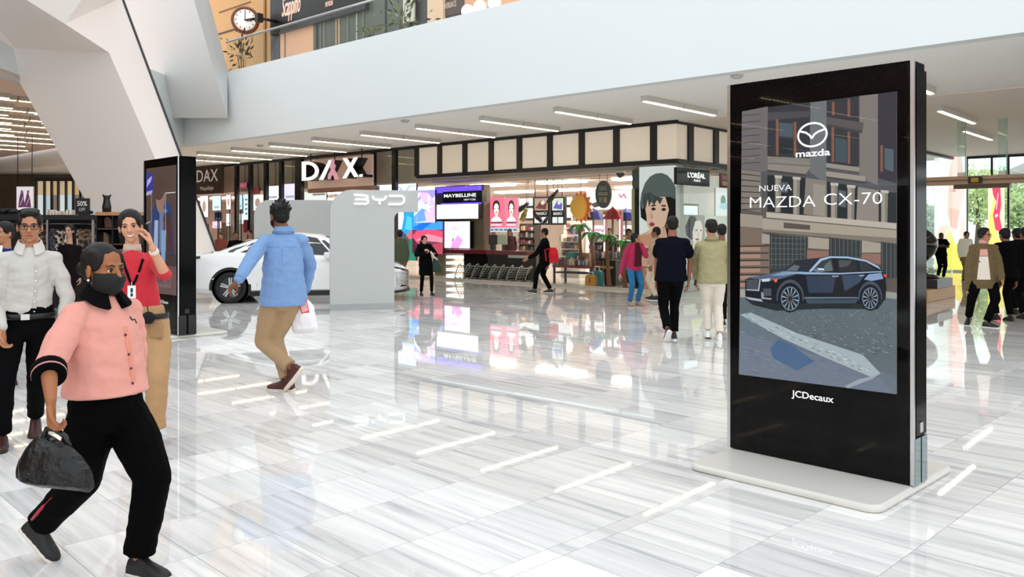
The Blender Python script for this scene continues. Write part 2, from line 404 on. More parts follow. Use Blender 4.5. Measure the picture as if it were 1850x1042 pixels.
# smoke detectors on the soffit
for px, py in ((732,217),(1331,136),(470,262)):
    Y = (ZC-HC)*F/(HZ-py); p = at(px, py, Y)
    mb = MB(); mb.lathe([(.11,0),(.11,-.03),(.06,-.06),(.0,-.065)], (p.x,p.y,ZC), 14); o = mb.build('smoke_detector', M('#b9b9b7', .5), None, loc=(p.x,p.y,ZC))
    tag(o, {732:'small round smoke detector on the soffit above the hanging sign', 1331:'small round smoke detector above the top of the big display', 470:'small smoke detector on the soffit above the grey car stand'}[px], 'smoke detector')
# ================================================================ ADVERTISING DISPLAYS
BLK = M('#020203', .05, spec=.08, var=0); CHROME = M('#d8dadb', .18, metal=1, var=0); BASEG = M('#d2cfc8', .28, spec=.4, var=.03)
def kiosk(PL, wd, th, zt, label, base_ext, foot='#9fb0b3'):
    d = V((.7, -.714, 0)); n = V((-.714, -.7, 0)); PL = V(PL)
    K = lambda a, b, z: PL + d*a - n*b + EZ*z
    kb = lambda mb, a0, a1, b0, b1, z0, z1: mb.box(K((a0+a1)/2, (b0+b1)/2, (z0+z1)/2), d*((a1-a0)/2), n*((b1-b0)/2), EZ*((z1-z0)/2))
    t = T('advertising_display', label, 'display', K(wd/2, th/2, 0))
    mb = MB(); a0, a1, b0, b1 = base_ext
    prof = rrect(a0, b0, a1, b1, .09, 8)
    def rg(off, z): 
        q = rrect(a0-off, b0-off, a1+off, b1+off, .09+off, 8); return [K(x, y, z) for x, y in q]
    mb.loft([rg(-.012, 0), rg(-.002, .008), rg(0, .02), rg(-.004, .035), rg(-.02, .045)], True, True, True); mb.build('base_plate', BASEG, t)
    mb = MB(); kb(mb, -.0, wd, .012, th, .045, zt); body = mb.build('housing', BLK, t, bevel=.006)
    for a in (0, wd):                                    # bright metal corner strips
        mb = MB(); kb(mb, a-.012, a+.012, -.004, .012, .05, zt-.002); mb.build('edge_trim', CHROME, t, label='bright metal edge strip')
    mb = MB(); kb(mb, wd-.0, wd+.012, .03, th-.005, .34, zt-.05); mb.build('side_panel', M('#050506', .1, spec=.1, var=0), t)
    mb = MB(); kb(mb, wd-.0, wd+.016, .006, th*.45, .05, .33); kb(mb, wd, wd+.016, th*.55, th-.002, .05, .33); mb.build('side_foot', M(foot, .1, metal=.9 if foot != '#0b0b0d' else 0, var=0), t)
    mb = MB(); kb(mb, wd+.012, wd+.02, th*.35, th*.6, .36, .42); mb.build('lock', CHROME if foot != '#0b0b0d' else M('#1c1c1e', .3, var=0), t)
    mb = MB(); kb(mb, .0125, wd-.0125, -.002, .0115, .05, zt-.004); fg = mb.build('front_panel', BLK, t)
    return t, K, d, n
# ---- the near display, with its city street poster
KP = V((1.537, 5.92, 0)); KW = 1.247
dt, K1, kd, kn = kiosk(KP, KW, .2, 2.615, 'big black freestanding display with a dark car on a city street', (.0, 1.262, -.535, .69))
def kfit(px, py):
    """pixel of the poster -> position on its plane (a along the front, z)"""
    k = (px-925)/F; # PL + d*a = (kY, Y)
    a = (KP.x-k*KP.y)/(k*kd.y-kd.x); Y = KP.y+kd.y*a; return a, HC-(py-HZ)/F*Y
art = Art(K1(0,-.003,0), kd, EZ, kn, .00003)
P = lambda *q: [kfit(x, y) for x, y in q]
def pp(c, *q, keep=False): art.poly(P(*q), c, keep)
sTL, sTR, sBR, sBL = (1341,201),(1621,165),(1621,711),(1335,676)
def sy(f, g):   # f across 0..1, g down 0..1 -> pixel
    x0 = sTL[0]+(sBL[0]-sTL[0])*g; x1 = sTR[0]+(sBR[0]-sTR[0])*g
    y0 = sTL[1]+(sBL[1]-sTL[1])*g; y1 = sTR[1]+(sBR[1]-sTR[1])*g
    return (x0+(x1-x0)*f, y0+(y1-y0)*f)
def sq(c, f0, g0, f1, g1, keep=False): pp(c, sy(f0,g0), sy(f1,g0), sy(f1,g1), sy(f0,g1), keep=keep)
def gq(c, *q): pp(c, *[(1330+x/3.723, (160 if t == 0 else 440)+y/3.723) for t, x, y in q])
sq('#4d4946', 0, 0, 1, 1)
# upper storeys
sq('#46474a', 0, 0, 1, .33)
gq('#5c5857', (0,40,155),(0,215,120),(0,208,560),(0,36,540)); 
for i in range(8): gq('#35353a', (0,40,180+i*46),(0,165,170+i*46),(0,165,175+i*46),(0,40,185+i*46))
gq('#2a2b30', (0,215,125),(0,505,90),(0,505,500),(0,212,490)); gq('#5a5e60', (0,500,95),(0,610,80),(0,608,640),(0,495,560))
gq('#2b2c31', (0,610,80),(0,830,50),(0,830,520),(0,608,540)); gq('#67635f', (0,830,50),(0,955,35),(0,955,650),(0,830,600)); gq('#2c2a33', (0,955,35),(0,1080,20),(0,1080,640),(0,955,600))
gq('#3c3c40', (0,215,160),(0,505,150),(0,500,190),(0,215,215)); gq('#4a4645', (0,610,190),(0,860,230),(0,850,290),(0,610,240)); gq('#3a3836', (0,610,235),(0,850,285),(0,850,300),(0,610,250))
for x, y0, y1 in ((278,205,450),(398,225,455)): gq('#6b4a3c', (0,x-9,y0),(0,x+9,y0),(0,x+9,y1),(0,x-9,y1))
for x, y0, y1 in ((652,260,495),(760,290,505),(655,90,180),(760,70,190),(980,380,560)): gq('#6b4a3c', (0,x-9,y0),(0,x+9,y0),(0,x+9,y1),(0,x-9,y1))
gq('#3f4a50', (0,290,230),(0,385,235),(0,385,330),(0,290,320)); gq('#39434a', (0,668,330),(0,745,345),(0,745,500),(0,668,490)); gq('#1f2429', (0,290,335),(0,385,340),(0,385,440),(0,290,430)); gq('#46525a', (0,1000,400),(0,1060,410),(0,1060,560),(0,1000,540))
gq('#6e6a62', (0,212,455),(0,500,470),(0,500,520),(0,212,500)); gq('#75706a', (0,212,505),(0,505,525),(0,470,575),(0,212,545)); gq('#3a3733', (0,212,545),(0,470,575),(0,470,590),(0,212,560))
gq('#7d776e', (0,608,500),(0,830,530),(0,830,560),(0,608,530)); gq('#827b72', (0,608,555),(0,870,590),(0,870,625),(0,608,590)); gq('#3b3834', (0,608,590),(0,870,625),(0,870,640),(0,608,603))
# middle storey with columns
gq('#6d675f', (0,36,545),(0,168,560),(0,168,830),(0,36,810)); 
for i in range(7): gq('#322e2b', (0,36,570+i*40),(0,165,585+i*37),(0,165,591+i*37),(0,36,577+i*40))
gq('#1e2225', (0,212,580),(0,470,600),(0,470,850),(0,212,825)); gq('#6f6a62', (0,470,600),(0,610,620),(0,620,865),(0,455,845)); gq('#7f7a71', (0,520,640),(0,600,650),(0,600,860),(0,520,850))
gq('#1f2326', (0,610,625),(0,830,660),(0,830,885),(0,615,865)); gq('#77716a', (0,820,660),(0,960,685),(0,960,905),(0,810,885)); gq('#23272b', (0,960,690),(0,1080,700),(0,1080,915),(0,960,900))
for x, y0, y1, w_ in ((285,590,830,20),(408,600,845,22),(662,640,870,22),(775,655,880,24),(1000,690,905,22)):
    gq('#847e75', (0,x-w_,y0),(0,x+w_,y0+4),(0,x+w_-4,y1),(0,x-w_,y1)); gq('#a09a90', (0,x-w_-4,y0-8),(0,x+w_+6,y0-4),(0,x+w_+6,y0+14),(0,x-w_-4,y0+10)); gq('#6a645c', (0,x+4,y0+14),(0,x+w_-5,y0+14),(0,x+w_-6,y1),(0,x+4,y1))
gq('#4b5258', (0,300,630),(0,350,632),(0,350,700),(0,300,696)); gq('#4c5358', (0,690,680),(0,740,690),(0,740,800),(0,690,790))
gq('#9c968a', (0,205,830),(0,1080,905),(0,1080,945),(0,205,865)); gq('#5a554d', (0,180,865),(0,1080,945),(0,1080,955),(0,180,873))
gq('#857d71', (0,30,840),(0,180,855),(0,180,940),(0,30,925)); gq('#8d8578', (0,180,872),(0,1080,952),(0,1080,1005),(0,180,945)); gq('#4a443e', (0,322,900),(0,500,918),(0,500,950),(0,322,938)); gq('#6c655b', (0,180,945),(0,1080,1005),(0,1080,1042),(0,180,960))
# ground floor: banded stone piers and grilled windows
gq('#68594f', (0,30,925),(0,180,945),(1,180,0),(1,225,20),(1,225,330),(1,30,330))
gq('#8a837a', (0,175,972),(0,228,985),(1,228,0),(1,175,0)); gq('#2d3133', (0,228,975),(0,486,1005),(1,480,40),(1,470,200),(1,228,250)); gq('#8b8478', (0,486,995),(0,628,1010),(1,628,40),(1,486,30)); gq('#7a5b50', (1,480,45),(1,625,50),(1,625,120),(1,480,120))
gq('#2d3133', (0,628,1000),(0,848,1025),(1,846,90),(1,625,90)); gq('#8b8478', (0,848,1020),(0,975,1040),(1,975,60),(1,846,60)); gq('#7a5b50', (1,846,65),(1,975,70),(1,975,140),(1,846,130)); gq('#2d3234', (0,975,1030),(1,1083,0),(1,1083,240),(1,975,230))
for i in range(6): gq('#35302c', (1,30,12+i*48),(1,222,10+i*48),(1,222,20+i*48),(1,30,22+i*48))
for i in range(6): gq('#8b7062', (1,30,24+i*48),(1,165,22+i*48),(1,165,48+i*48),(1,30,50+i*48))
for i in range(9): gq('#5c6261', (0,240+i*28,985),(0,243+i*28,985),(1,243+i*28,170),(1,240+i*28,170))
for i in range(8): gq('#5c6261', (0,640+i*28,1010),(0,643+i*28,1010),(1,643+i*28,90),(1,640+i*28,90))
for i in range(4): gq('#5c6261', (0,985+i*28,1036),(0,988+i*28,1036),(1,988+i*28,230),(1,985+i*28,230))
for i in range(6): gq('#565c5b', (1,228,-40+i*36),(1,470,-32+i*34),(1,470,-29+i*34),(1,228,-37+i*36))
gq('#4e4743', (1,30,300),(1,1083,230),(1,1083,380),(1,30,370)); gq('#8a8a84', (1,30,305),(1,70,305),(1,70,360),(1,30,362)); gq('#7f817c', (1,1010,320),(1,1083,330),(1,1083,372),(1,1010,365))
# cobbled street
gq('#4f5a5f', (1,28,365),(1,1083,370),(1,1083,1012),(1,22,878)); gq('#55626a', (1,28,480),(1,1083,900),(1,1083,1012),(1,22,878)); gq('#5d6674', (1,26,600),(1,700,790),(1,960,900),(1,1083,1012),(1,22,878))
random.seed(3)
for i in range(420):
    x = random.uniform(60, 1060); y = 380+random.random()**1.3*360; w_ = 6+14*(y-360)/400
    if y > 470+.45*(x-30): continue
    gq(random.choice(['#66737a','#44505a','#6f7c80','#3b464c']), (1,x,y),(1,x+w_,y+2),(1,x+w_,y+5+w_*.16),(1,x,y+3+w_*.16))
for i in range(170):
    x = random.uniform(30, 1000); y = random.uniform(560, 930)
    if y < 540+.42*(x-30) or y > 860+.12*x: continue
    gq(random.choice(['#677085','#525a6b','#6e7888']), (1,x,y),(1,x+34,y+11),(1,x+34,y+15),(1,x,y+4))
gq('#8b979b', (1,34,475),(1,110,462),(1,420,600),(1,860,745),(1,980,870),(1,930,900),(1,600,760),(1,330,640))
for i in range(60):
    f = random.random(); x = 60+f*850; y = 480+f*370+random.uniform(-22, 26); gq(random.choice(['#a5b0b0','#76858b','#5f6d74']), (1,x,y),(1,x+24,y+9),(1,x+24,y+15),(1,x,y+6))
gq('#3d5573', (1,240,700),(1,300,640),(1,400,690),(1,530,790),(1,420,850),(1,260,770)); gq('#828894', (1,740,955),(1,830,910),(1,960,880),(1,930,905),(1,760,970))
# shadow under the car and the car itself, traced in its plane
gq('#1b2226', (1,70,370),(1,300,400),(1,850,390),(1,1010,375),(1,960,440),(1,620,435),(1,280,450),(1,120,410))
gq('#0f151c', (1,70,240),(1,100,228),(1,330,180),(1,420,110),(1,570,95),(1,640,82),(1,760,84),(1,880,105),(1,970,150),(1,1012,205),(1,1020,300),(1,1010,380),(1,830,405),(1,470,400),(1,280,405),(1,190,385),(1,72,355))
gq('#46536a', (1,100,228),(1,330,180),(1,480,186),(1,300,238),(1,230,250),(1,130,235)); gq('#6d7f96', (1,240,215),(1,330,186),(1,470,190),(1,330,214)); gq('#20262e', (1,330,182),(1,425,112),(1,575,97),(1,500,186)); gq('#515a60', (1,345,180),(1,400,140),(1,440,150),(1,420,182))
gq('#8ba0b6', (1,498,186),(1,575,100),(1,640,84),(1,760,86),(1,880,108),(1,965,150),(1,985,178),(1,965,165),(1,880,120),(1,760,98),(1,645,96),(1,585,115),(1,515,188))
gq('#2b3338', (1,520,186),(1,590,116),(1,650,100),(1,668,186)); gq('#4d5a58', (1,600,150),(1,645,110),(1,660,180),(1,612,186)); gq('#1d2328', (1,690,100),(1,820,108),(1,832,184),(1,700,186)); gq('#262d33', (1,836,112),(1,880,124),(1,960,180),(1,845,184)); gq('#3b4448', (1,700,110),(1,790,112),(1,760,150),(1,705,160))
gq('#7f93ab', (1,330,196),(1,480,190),(1,700,196),(1,980,184),(1,1000,190),(1,700,206),(1,480,206)); gq('#273344', (1,480,215),(1,680,215),(1,660,330),(1,500,330)); gq('#2e3c50', (1,720,212),(1,880,205),(1,840,260),(1,740,320)); gq('#6f86a5', (1,870,240),(1,900,205),(1,985,195),(1,1000,235),(1,920,250))
gq('#5a6370', (1,520,180),(1,556,160),(1,604,164),(1,610,186),(1,560,192)); gq('#c9d3d9', (1,560,166),(1,600,168),(1,602,176),(1,562,174))
gq('#c8392f', (1,995,205),(1,1020,205),(1,1022,226),(1,1005,222)); gq('#d9603f', (1,266,240),(1,288,236),(1,284,256),(1,270,258))
gq('#2e343b', (1,76,236),(1,168,236),(1,160,312),(1,80,308)); gq('#8f989e', (1,168,236),(1,176,240),(1,166,318),(1,78,312),(1,78,306),(1,158,308)); gq('#a9b2b6', (1,180,238),(1,240,232),(1,236,252),(1,186,256)); gq('#7b858b', (1,178,325),(1,192,325),(1,198,360),(1,250,366),(1,246,376),(1,182,370))
gq('#8c959b', (1,70,355),(1,180,372),(1,190,390),(1,100,375))
for i in range(6): gq('#555e66', (1,84,246+i*11),(1,156,246+i*11),(1,155,249+i*11),(1,84,249+i*11))
for i in range(6): gq('#59626a', (1,196+i*9,300),(1,200+i*9,300),(1,200+i*9,350),(1,196+i*9,350))
for (cx, cy, rx, ry) in ((374,368,74,94),(912,366,64,84)):
    q = [(1, cx+(rx*1.26)*cos(R(a)), cy-6-(ry*1.3)*sin(R(a))) for a in range(-10, 191, 20)]; gq('#38424d', *q)
    q = [(1, cx+rx*1.12*cos(R(a)), cy-(ry*1.12)*sin(R(a))) for a in range(-10, 191, 20)]; gq('#0a0d11', *q)
    gq('#12161a', *[(1, cx+rx*cos(R(a)), cy+ry*sin(R(a))) for a in range(0, 360, 15)]); gq('#5d7590', *[(1, cx+rx*.84*cos(R(a)), cy+ry*.86*sin(R(a))) for a in range(0, 360, 15)]); gq('#161b20', *[(1, cx+rx*.76*cos(R(a)), cy+ry*.79*sin(R(a))) for a in range(0, 360, 15)])
    for j in range(12):
        a = R(j*30+8); b_ = a+.14; gq('#8793a0', (1, cx+8*cos(a), cy+8*sin(a)), (1, cx+rx*.74*cos(a), cy+ry*.76*sin(a)), (1, cx+rx*.74*cos(b_), cy+ry*.76*sin(b_)), (1, cx+8*cos(b_), cy+8*sin(b_)))
    gq('#20262c', *[(1, cx+rx*.2*cos(R(a)), cy+ry*.2*sin(R(a))) for a in range(0, 360, 30)])
gq('#5c6c7c', (1,470,358),(1,830,358),(1,830,366),(1,470,368)); gq('#32404c', (1,478,372),(1,830,372),(1,815,400),(1,490,402)); gq('#7f8d99', (1,655,214),(1,700,214),(1,700,222),(1,655,222)); gq('#7f8d99', (1,838,210),(1,872,208),(1,872,216),(1,838,218))
# emblem: winged oval, word below, headline
def G(x, y): return kfit(1330+x/3.723, 160+y/3.723)
def stroke(pts, w_, c='#e9ebec'):
    art.line([G(x, y) for x, y in pts], w_, c)
ov = [(524+96*cos(R(a))*1.0, 312+78*sin(R(a)) - 10*cos(R(a))) for a in range(0, 361, 10)]
stroke(ov, .013); stroke([(440,290),(480,298),(505,315),(520,338),(534,312),(560,292),(612,272)], .013)
a0, z0 = G(410,440); a1, z1 = G(642,425)
art.text('mazda', (a0+a1)/2, (z0+z1)/2-.004, .062, '#e9ebec', w=a1-a0, bold=.02)
a0, z0 = G(165,680); a1, z1 = G(383,662); art.text('NUEVA', (a0+a1)/2, (z0+z1)/2, .058, '#e6e7e8', w=a1-a0, bold=-.006)
a0, z0 = G(100,775); a1, z1 = G(540,757); art.text('MAZDA', (a0+a1)/2, (z0+z1)/2, .108, '#eeeff0', w=a1-a0, bold=-.009)
a0, z0 = G(600,750); a1, z1 = G(992,740); art.text('CX-70', (a0+a1)/2, (z0+z1)/2, .108, '#eeeff0', w=a1-a0, bold=-.009)
art.build('poster_screen', dt, emit=.8)
a0, z0 = kfit(1431, 713); a1, z1 = kfit(1507, 720)
mb = MB(); text_mb(mb, 'JCDecaux', K1((a0+a1)/2, -.004, (z0+z1)/2), kd, EZ, .062, .001, bold=.015, w=a1-a0); mb.build('lettering', M('#e8e8e8', .5, emit=.15), dt, label='white lettering under the screen')
mb = MB(); c = K1(KW/2, -.0285, 1.33); mb.box(c, kd*(KW/2-.014), kn*.002, EZ*1.27); mb.build('cover_glass', glass_mat('#ffffff', .4), dt, label='clear cover glass')
# ---- the far display by the leaning column
K2P = V((-5.72, 13.0, 0)); K2W = 1.26
d2, K2, kd2, kn2 = kiosk(K2P, K2W, .27, 2.65, 'black freestanding display with a perfume poster beside the white car', (.02, 1.24, -.36, .8), '#0b0b0d')
a2 = Art(K2(.09, -.003, .62), kd2, EZ, kn2)
W2, H2 = K2W-.13, 1.9
a2.rect(0, 0, W2, H2, '#5b4943'); a2.rect(0, 0, W2, .42, '#6b5552'); a2.rect(0, .42, W2, .6, '#4a3b3c')
a2.poly([(.15,.6),(.2,1.2),(.55,1.5),(.95,1.3),(1.05,.6)], '#2f4477'); a2.poly([(.5,.62),(.52,1.3),(.8,1.25),(.95,.62)], '#6f7fa4'); a2.poly([(.62,.62),(.7,1.2),(.95,1.1),(1.02,.62)], '#52383a')
a2.ell(.55, 1.45, .17, .25, '#9c7c6c'); a2.ell(.5, 1.58, .22, .18, '#5a453f'); a2.ell(.78, 1.12, .12, .1, '#4a3430')
a2.rect(0, 1.55, .28, 1.82, '#3d3d9a'); a2.poly([(.02,1.6),(.2,1.7),(.24,1.78),(.05,1.72)], '#b9b6e8'); a2.poly([(.02,1.48),(.22,1.5),(.26,1.56),(.02,1.54)], '#aab0d8')
a2.line([(.75,.65),(.75,1.5),(1.1,1.5)], .014, '#d8cfd0'); a2.line([(.22,.62),(.22,1.5),(.0,1.5)], .012, '#b9a8c8')
a2.poly([(.6,.35),(.72,.35),(.78,.95),(.58,.95)], '#8aa6c8'); a2.poly([(.3,.62),(.46,.62),(.48,1.1),(.34,1.1)], '#a9b7cf'); a2.rect(.32, .1, .95, .3, '#7d6468')
a2.text('ARMI', .64, .2, .17, '#4c3540', w=.5)
a2.build('poster_screen', d2, emit=.5)
mb = MB(); text_mb(mb, 'JCDecaux', K2(K2W*.62, -.004, .5), kd2, EZ, .07, .001, shear=.15); mb.build('lettering', M('#e8e8e8', .5, emit=.15), d2, label='small white lettering under the poster')
mb = MB(); mb.box(K2(K2W/2, -.0285, 1.33), kd2*(K2W/2-.014), kn2*.002, EZ*1.27); mb.build('cover_glass', glass_mat('#ffffff', .4), d2, label='clear cover glass')
# ================================================================ COSMETICS SHOP (glass corner O, front on v = 0)
STEEL = M('#0a0a0b', .35, var=0); PANE = M('#e9dccb', .35, var=.05, vs=.8, emit=.12); GLASS = glass_mat('#f4faf8', .9)  # PANE glows faintly, standing in for shop light behind frosted panes
front = T('window_1', None, None, B(0,0,0), kind='structure')
mxs = [428,453,481,508.6,541,675,713.5,754.5,796,841.5,889,940,995,1052.5,1115,1182]
us = [atv(x, 300, 0)[0] for x in mxs]
zb = atv(1182, 293, 0)[1]                                  # underside of the header
UEND = 26.0
mb = MB(); bbox_(mb, -.05, UEND, -.06, .06, ZC-.09, ZC-.001); mb.build('top_rail', STEEL, front)
mb = MB(); bbox_(mb, -.05, us[7], -.06, .06, zb-.06, zb+.05); mb.build('header_rail', STEEL, front)
mb = MB(); bbox_(mb, 0, UEND, -.04, .04, 0, .06); mb.build('floor_rail', M('#b9b2a6', .4), front)
for i, u in enumerate(us):
    wide = mxs[i] == 541
    w_ = .21 if wide else .085
    z0 = zb if i >= 7 else (.9 if not wide else .0)
    if i < 7: z0 = .06
    mb = MB(); bbox_(mb, u-w_, u+w_, -.07, .07, z0, ZC-.09); mb.build('mullion', STEEL, front)
edges = [0]+us[::-1]
for a, b in zip(edges, edges[1:]):
    if b-a < .3: continue
    if b <= us[7]+.01:
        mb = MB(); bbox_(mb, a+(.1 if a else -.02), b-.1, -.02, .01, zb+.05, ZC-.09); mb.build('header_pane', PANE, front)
        mb = MB(); bbox_(mb, a+.01, b-.01, -.006, .006, .06, zb-.06); mb.build('pane', GLASS, front)
    else:
        mb = MB(); bbox_(mb, a+.085, b-.085, -.006, .006, .06, ZC-.09); mb.build('pane', GLASS, front)
# wall behind the upper panes left of the doors (peach bulkhead over the shop ceiling)
mb = MB(); bbox_(mb, us[7], UEND, .5, .6, 3.12, ZC-.001); S('wall_bulkhead', mb, M('#cdb3a2', .6, var=.08, vs=.8))
# right return of the glass corner (u = 0)
side = T('window_2', None, None, B(0,0,0), kind='structure')
vs_ = [atu(x, 250, 0)[0] for x in (1245,1291,1345,1400)]
mb = MB(); bbox_(mb, -.06, .06, 0, 14, ZC-.09, ZC-.035); mb.build('top_rail', STEEL, side)
mb = MB(); bbox_(mb, -.06, .06, 0, 14, zb-.06, zb+.05); mb.build('header_rail', STEEL, side)
pv = 0
for v in vs_+[12.]:
    mb = MB(); bbox_(mb, -.07, .07, v-.12, v+.12, zb, ZC-.09); mb.build('mullion', STEEL, side)
    mb = MB(); bbox_(mb, -.012, .012, pv+(.02 if pv == 0 else .05), v-.12, zb+.05, ZC-.09); mb.build('header_pane', PANE, side)
    mb = MB(); bbox_(mb, -.006, .006, pv+.02, v-.02, .0, zb-.06); mb.build('pane', GLASS, side)
    pv = v
# shop shell
mb = MB(); bbox_(mb, -.0, UEND+9, 13.0, 13.2, 0, ZC); S('wall_back', mb, M('#a8958c', .6, var=.2, vs=.6))
mb = MB(); bbox_(mb, UEND+9, UEND+9.15, 0.1, 13, 0, ZC); S('wall_far', mb, M('#7d6a62', .6, var=.2, vs=.8))
mb = MB(); bbox_(mb, .1, UEND+9, .65, 13, 3.22, 3.3); shc = S('ceiling.004', mb, M('#bda79d', .6, var=.15, vs=1.2))
SL = [M('#c9b5aa', .55), M('#a98f86', .55), M('#d8c9c0', .55)]
random.seed(11)
for i in range(34):
    v = .8+i*.36; mb = MB(); bbox_(mb, .15, UEND+8.9, v, v+.17, 3.15, 3.22); mb.build('slat', SL[i % 3], shc)
for i in range(10):
    for j in range(2):
        u = 3.4+3.1*i; v = 3.6+4.6*j; mb = MB(); bbox_(mb, u-.9, u+.9, v-.25, v+.25, 3.08, 3.14)
        o = mb.build('fill_lamp', M('#fff1e2', .5, emit=26, var=0), None, loc=B(u, v, 3.14)); tag(o, '%s flat added fill lamp from the portrait corner, %s row under the slatted ceiling' % (ORD[i], ('front','back')[j]), 'ceiling light', 'added fill lamps in the cosmetics shop')  # glowing panels added to brighten the shop interior
def seg(name, label, cat, x0, y0, x1, y1, v, d, m, parts=None, group=None):
    """a shop fitting seen between two pixels on plane v"""
    mb = MB(); vbox(mb, x0, y0, x1, y1, v, d); u, _ = atv((x0+x1)/2, y1, v); z = max(0, atv((x0+x1)/2, y1, v)[1])
    if cat is None: return mb
    t = T(name, label, cat, B(u, v+d/2, z), group); mb.build('body', m, t); return t
def art_on(x0, y0, x1, y1, v):
    """artwork plane, 0..1 across (left to right in the view) and 0..1 up"""
    u0, z1 = atv(x0, y0, v); u1, _ = atv(x1, y0, v); z0 = atv((x0+x1)/2, y1, v)[1]; z1 = atv((x0+x1)/2, y0, v)[1]
    a = Art(B(u0, v-.004, z0), E1*(u1-u0), EZ*(z1-z0), -E2); a.W = abs(u1-u0); a.H = z1-z0; return a
# square-in-metres text helper for an artwork whose axes are stretched
def atext(a, t, x, y, h, c, w=None, **k):
    b = Art(a.o, a.ax.normalized(), a.ay.normalized(), a.n, a.step); b.k = a.k+1
    b.text(t, x*a.W, y*a.H, h*a.H, c, w=(w*a.W if w else None), **k); a.P += b.P; a.k = b.k
def board(name, label, cat, x0, y0, x1, y1, v, d, m, draw, emit=0, group=None, part='print'):
    t = seg(name, label, cat, x0, y0, x1, y1, v, d, m, group=group); a = art_on(x0, y0, x1, y1, v); draw(a); a.build(part, t, emit=emit); return t
# ---- big hanging sign: peach backboard on the front, white letters with deep black sides on rods
t = T('shop_sign', 'large white three letter shop sign with deep black sides hanging from rods', 'sign', B(us[4]-2, -.75, ZC))
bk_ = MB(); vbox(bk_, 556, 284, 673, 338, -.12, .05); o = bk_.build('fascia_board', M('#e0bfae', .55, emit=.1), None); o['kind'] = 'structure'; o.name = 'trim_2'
mb = MB(); vbox(mb, 556, 338, 673, 346, -.12, .3); o = mb.build('trim_3', M('#9c7560', .5), None); o['kind'] = 'structure'
gv = -.75
def lp(x, y): u, z = atv(x, y, gv); return u, z
def letter(strokes, parent, dx=.34):
    wm = MB(); km = MB()
    for st in strokes:
        q = [lp(*p) for p in st]; wm.prism([B(u, gv, z) for u, z in q], E2*.03); km.prism([B(u, gv+.031, z) for u, z in q], E2*.42)
    wm.build('letter_face', M('#fbf8f6', .4, emit=.55, var=0), parent, label='white letter face'); km.build('letter_side', M('#060606', .4, var=0), parent, label='deep black letter side')
def ringpoly(cx, cy, rx, ry, tx, ty, a0, a1, n=14):
    out = []
    for i in range(n):
        A = R(a0+(a1-a0)*i/n); C = R(a0+(a1-a0)*(i+1)/n)
        out.append([(cx+rx*cos(A),cy-ry*sin(A)),(cx+rx*cos(C),cy-ry*sin(C)),(cx+(rx-tx)*cos(C),cy-(ry-ty)*sin(C)),(cx+(rx-tx)*cos(A),cy-(ry-ty)*sin(A))])
    return out
letter([[(545,292),(551.5,291.5),(551.5,326),(545,326.5)], [(551,292),(556,291.5),(556,297),(551,297.5)], [(551,321),(557,320.5),(557,326),(551,326)]]+ringpoly(555,308.7,20,17,6,5.5,-88,88), t)
letter([[(594,289),(600,288.5),(583,324.5),(576,325)]], t)
letter([[(619,286),(626,285.5),(647,319),(640,320)], [(639,284.5),(645.5,284),(625,321.5),(618.5,322)]], t)
letter([[(649,315),(654,314.5),(654,319),(649,319.5)]], t)
fig = [[(600,287),(604,288.5),(603,294),(606,300),(604,306),(608,313),(612,323.5),(606,324),(602,314),(598,318),(597,324),(593,324),(594,315),(599,307),(597,300),(599,294)]]
mb = MB(); [mb.prism([B(lp(*p)[0], gv-.03, lp(*p)[1]) for p in f], E2*.05) for f in fig]; mb.build('letter_figure', M('#e7a9bd', .5, emit=.2), t, label='pink figure forming half of the letter A')
for x in (553, 596, 645):
    u, z = atv(x, 290, gv); mb = MB(); mb.tube([B(u, gv+.2, z-.05), B(u, gv+.2, ZC)], .02, 6); mb.build('rod', STEEL, t)
mb = MB(); u0 = atv(548, 286, gv)[0]; u1 = atv(650, 283, gv)[0]; z = atv(596, 285, gv)[1]; mb.tube([B(u0, gv+.2, z+.1), B(u1, gv+.2, z+.1)], .02, 6); mb.build('bar', STEEL, t)
# ---- small dark sign at the far end
def d_small(a):
    atext(a, 'DAX', .46, .62, .62, '#d9c5b4', w=.8); atext(a, 'Maquillaje', .46, .2, .2, '#cbb5a2', w=.5); a.line([(.5,.5),(.56,.76)], .02, '#c98f96')
t = board('shop_sign', 'small dark brown shop sign with beige letters at the far end of the front', 'sign', 352, 299, 400, 350, -.3, .12, M('#3b2c27', .5), d_small, emit=.35)
# ---- glowing screens and wall panels behind the glass
VI = M('#5b3ff0', .5, emit=1.6, var=0)
def d_scr1(a):
    a.rect(0,0,1,1,'#bcd2f2'); a.poly([(0,.5),(.35,.75),(.55,.55),(1,.8),(1,1),(0,1)],'#8f7fd8'); a.poly([(.2,.95),(.45,.6),(.7,.62),(.8,.2),(1,.1),(1,.6),(.7,.9)],'#c59cc0'); a.poly([(.0,.2),(.4,.45),(.75,.3),(.6,.05),(0,0)],'#5f86e4'); a.poly([(.5,.35),(.9,.3),(1,.0),(.6,.0)],'#e4a3c4'); a.poly([(.05,.72),(.25,.78),(.3,.9),(.05,.9)],'#f4f4fb'); a.line([(.1,.55),(.5,.42),(.95,.5)],.02,'#f2f5ff'); a.ell(.72,.72,.06,.12,'#e8c9d8')
board('wall_screen', 'large glowing blue and violet screen high behind the glass, right of the grey stand', 'screen', 748, 343, 786, 402, .9, .08, STEEL, d_scr1, emit=1.5)
board('wall_screen', 'wide pale screen showing above the top of the grey car stand', 'screen', 676, 333, 752, 372, 1.2, .08, STEEL, lambda a: (a.rect(0,0,1,1,'#cfdcf4'), a.line([(.4,.62),(.5,.85),(.62,.85),(.7,.62)],.04,'#8090c8'), a.line([(.75,.62),(.85,.9),(.98,.9)],.04,'#8899d8'), a.poly([(0,0),(.4,.2),(1,.1),(1,0)],'#9db8ea')), emit=1.5)
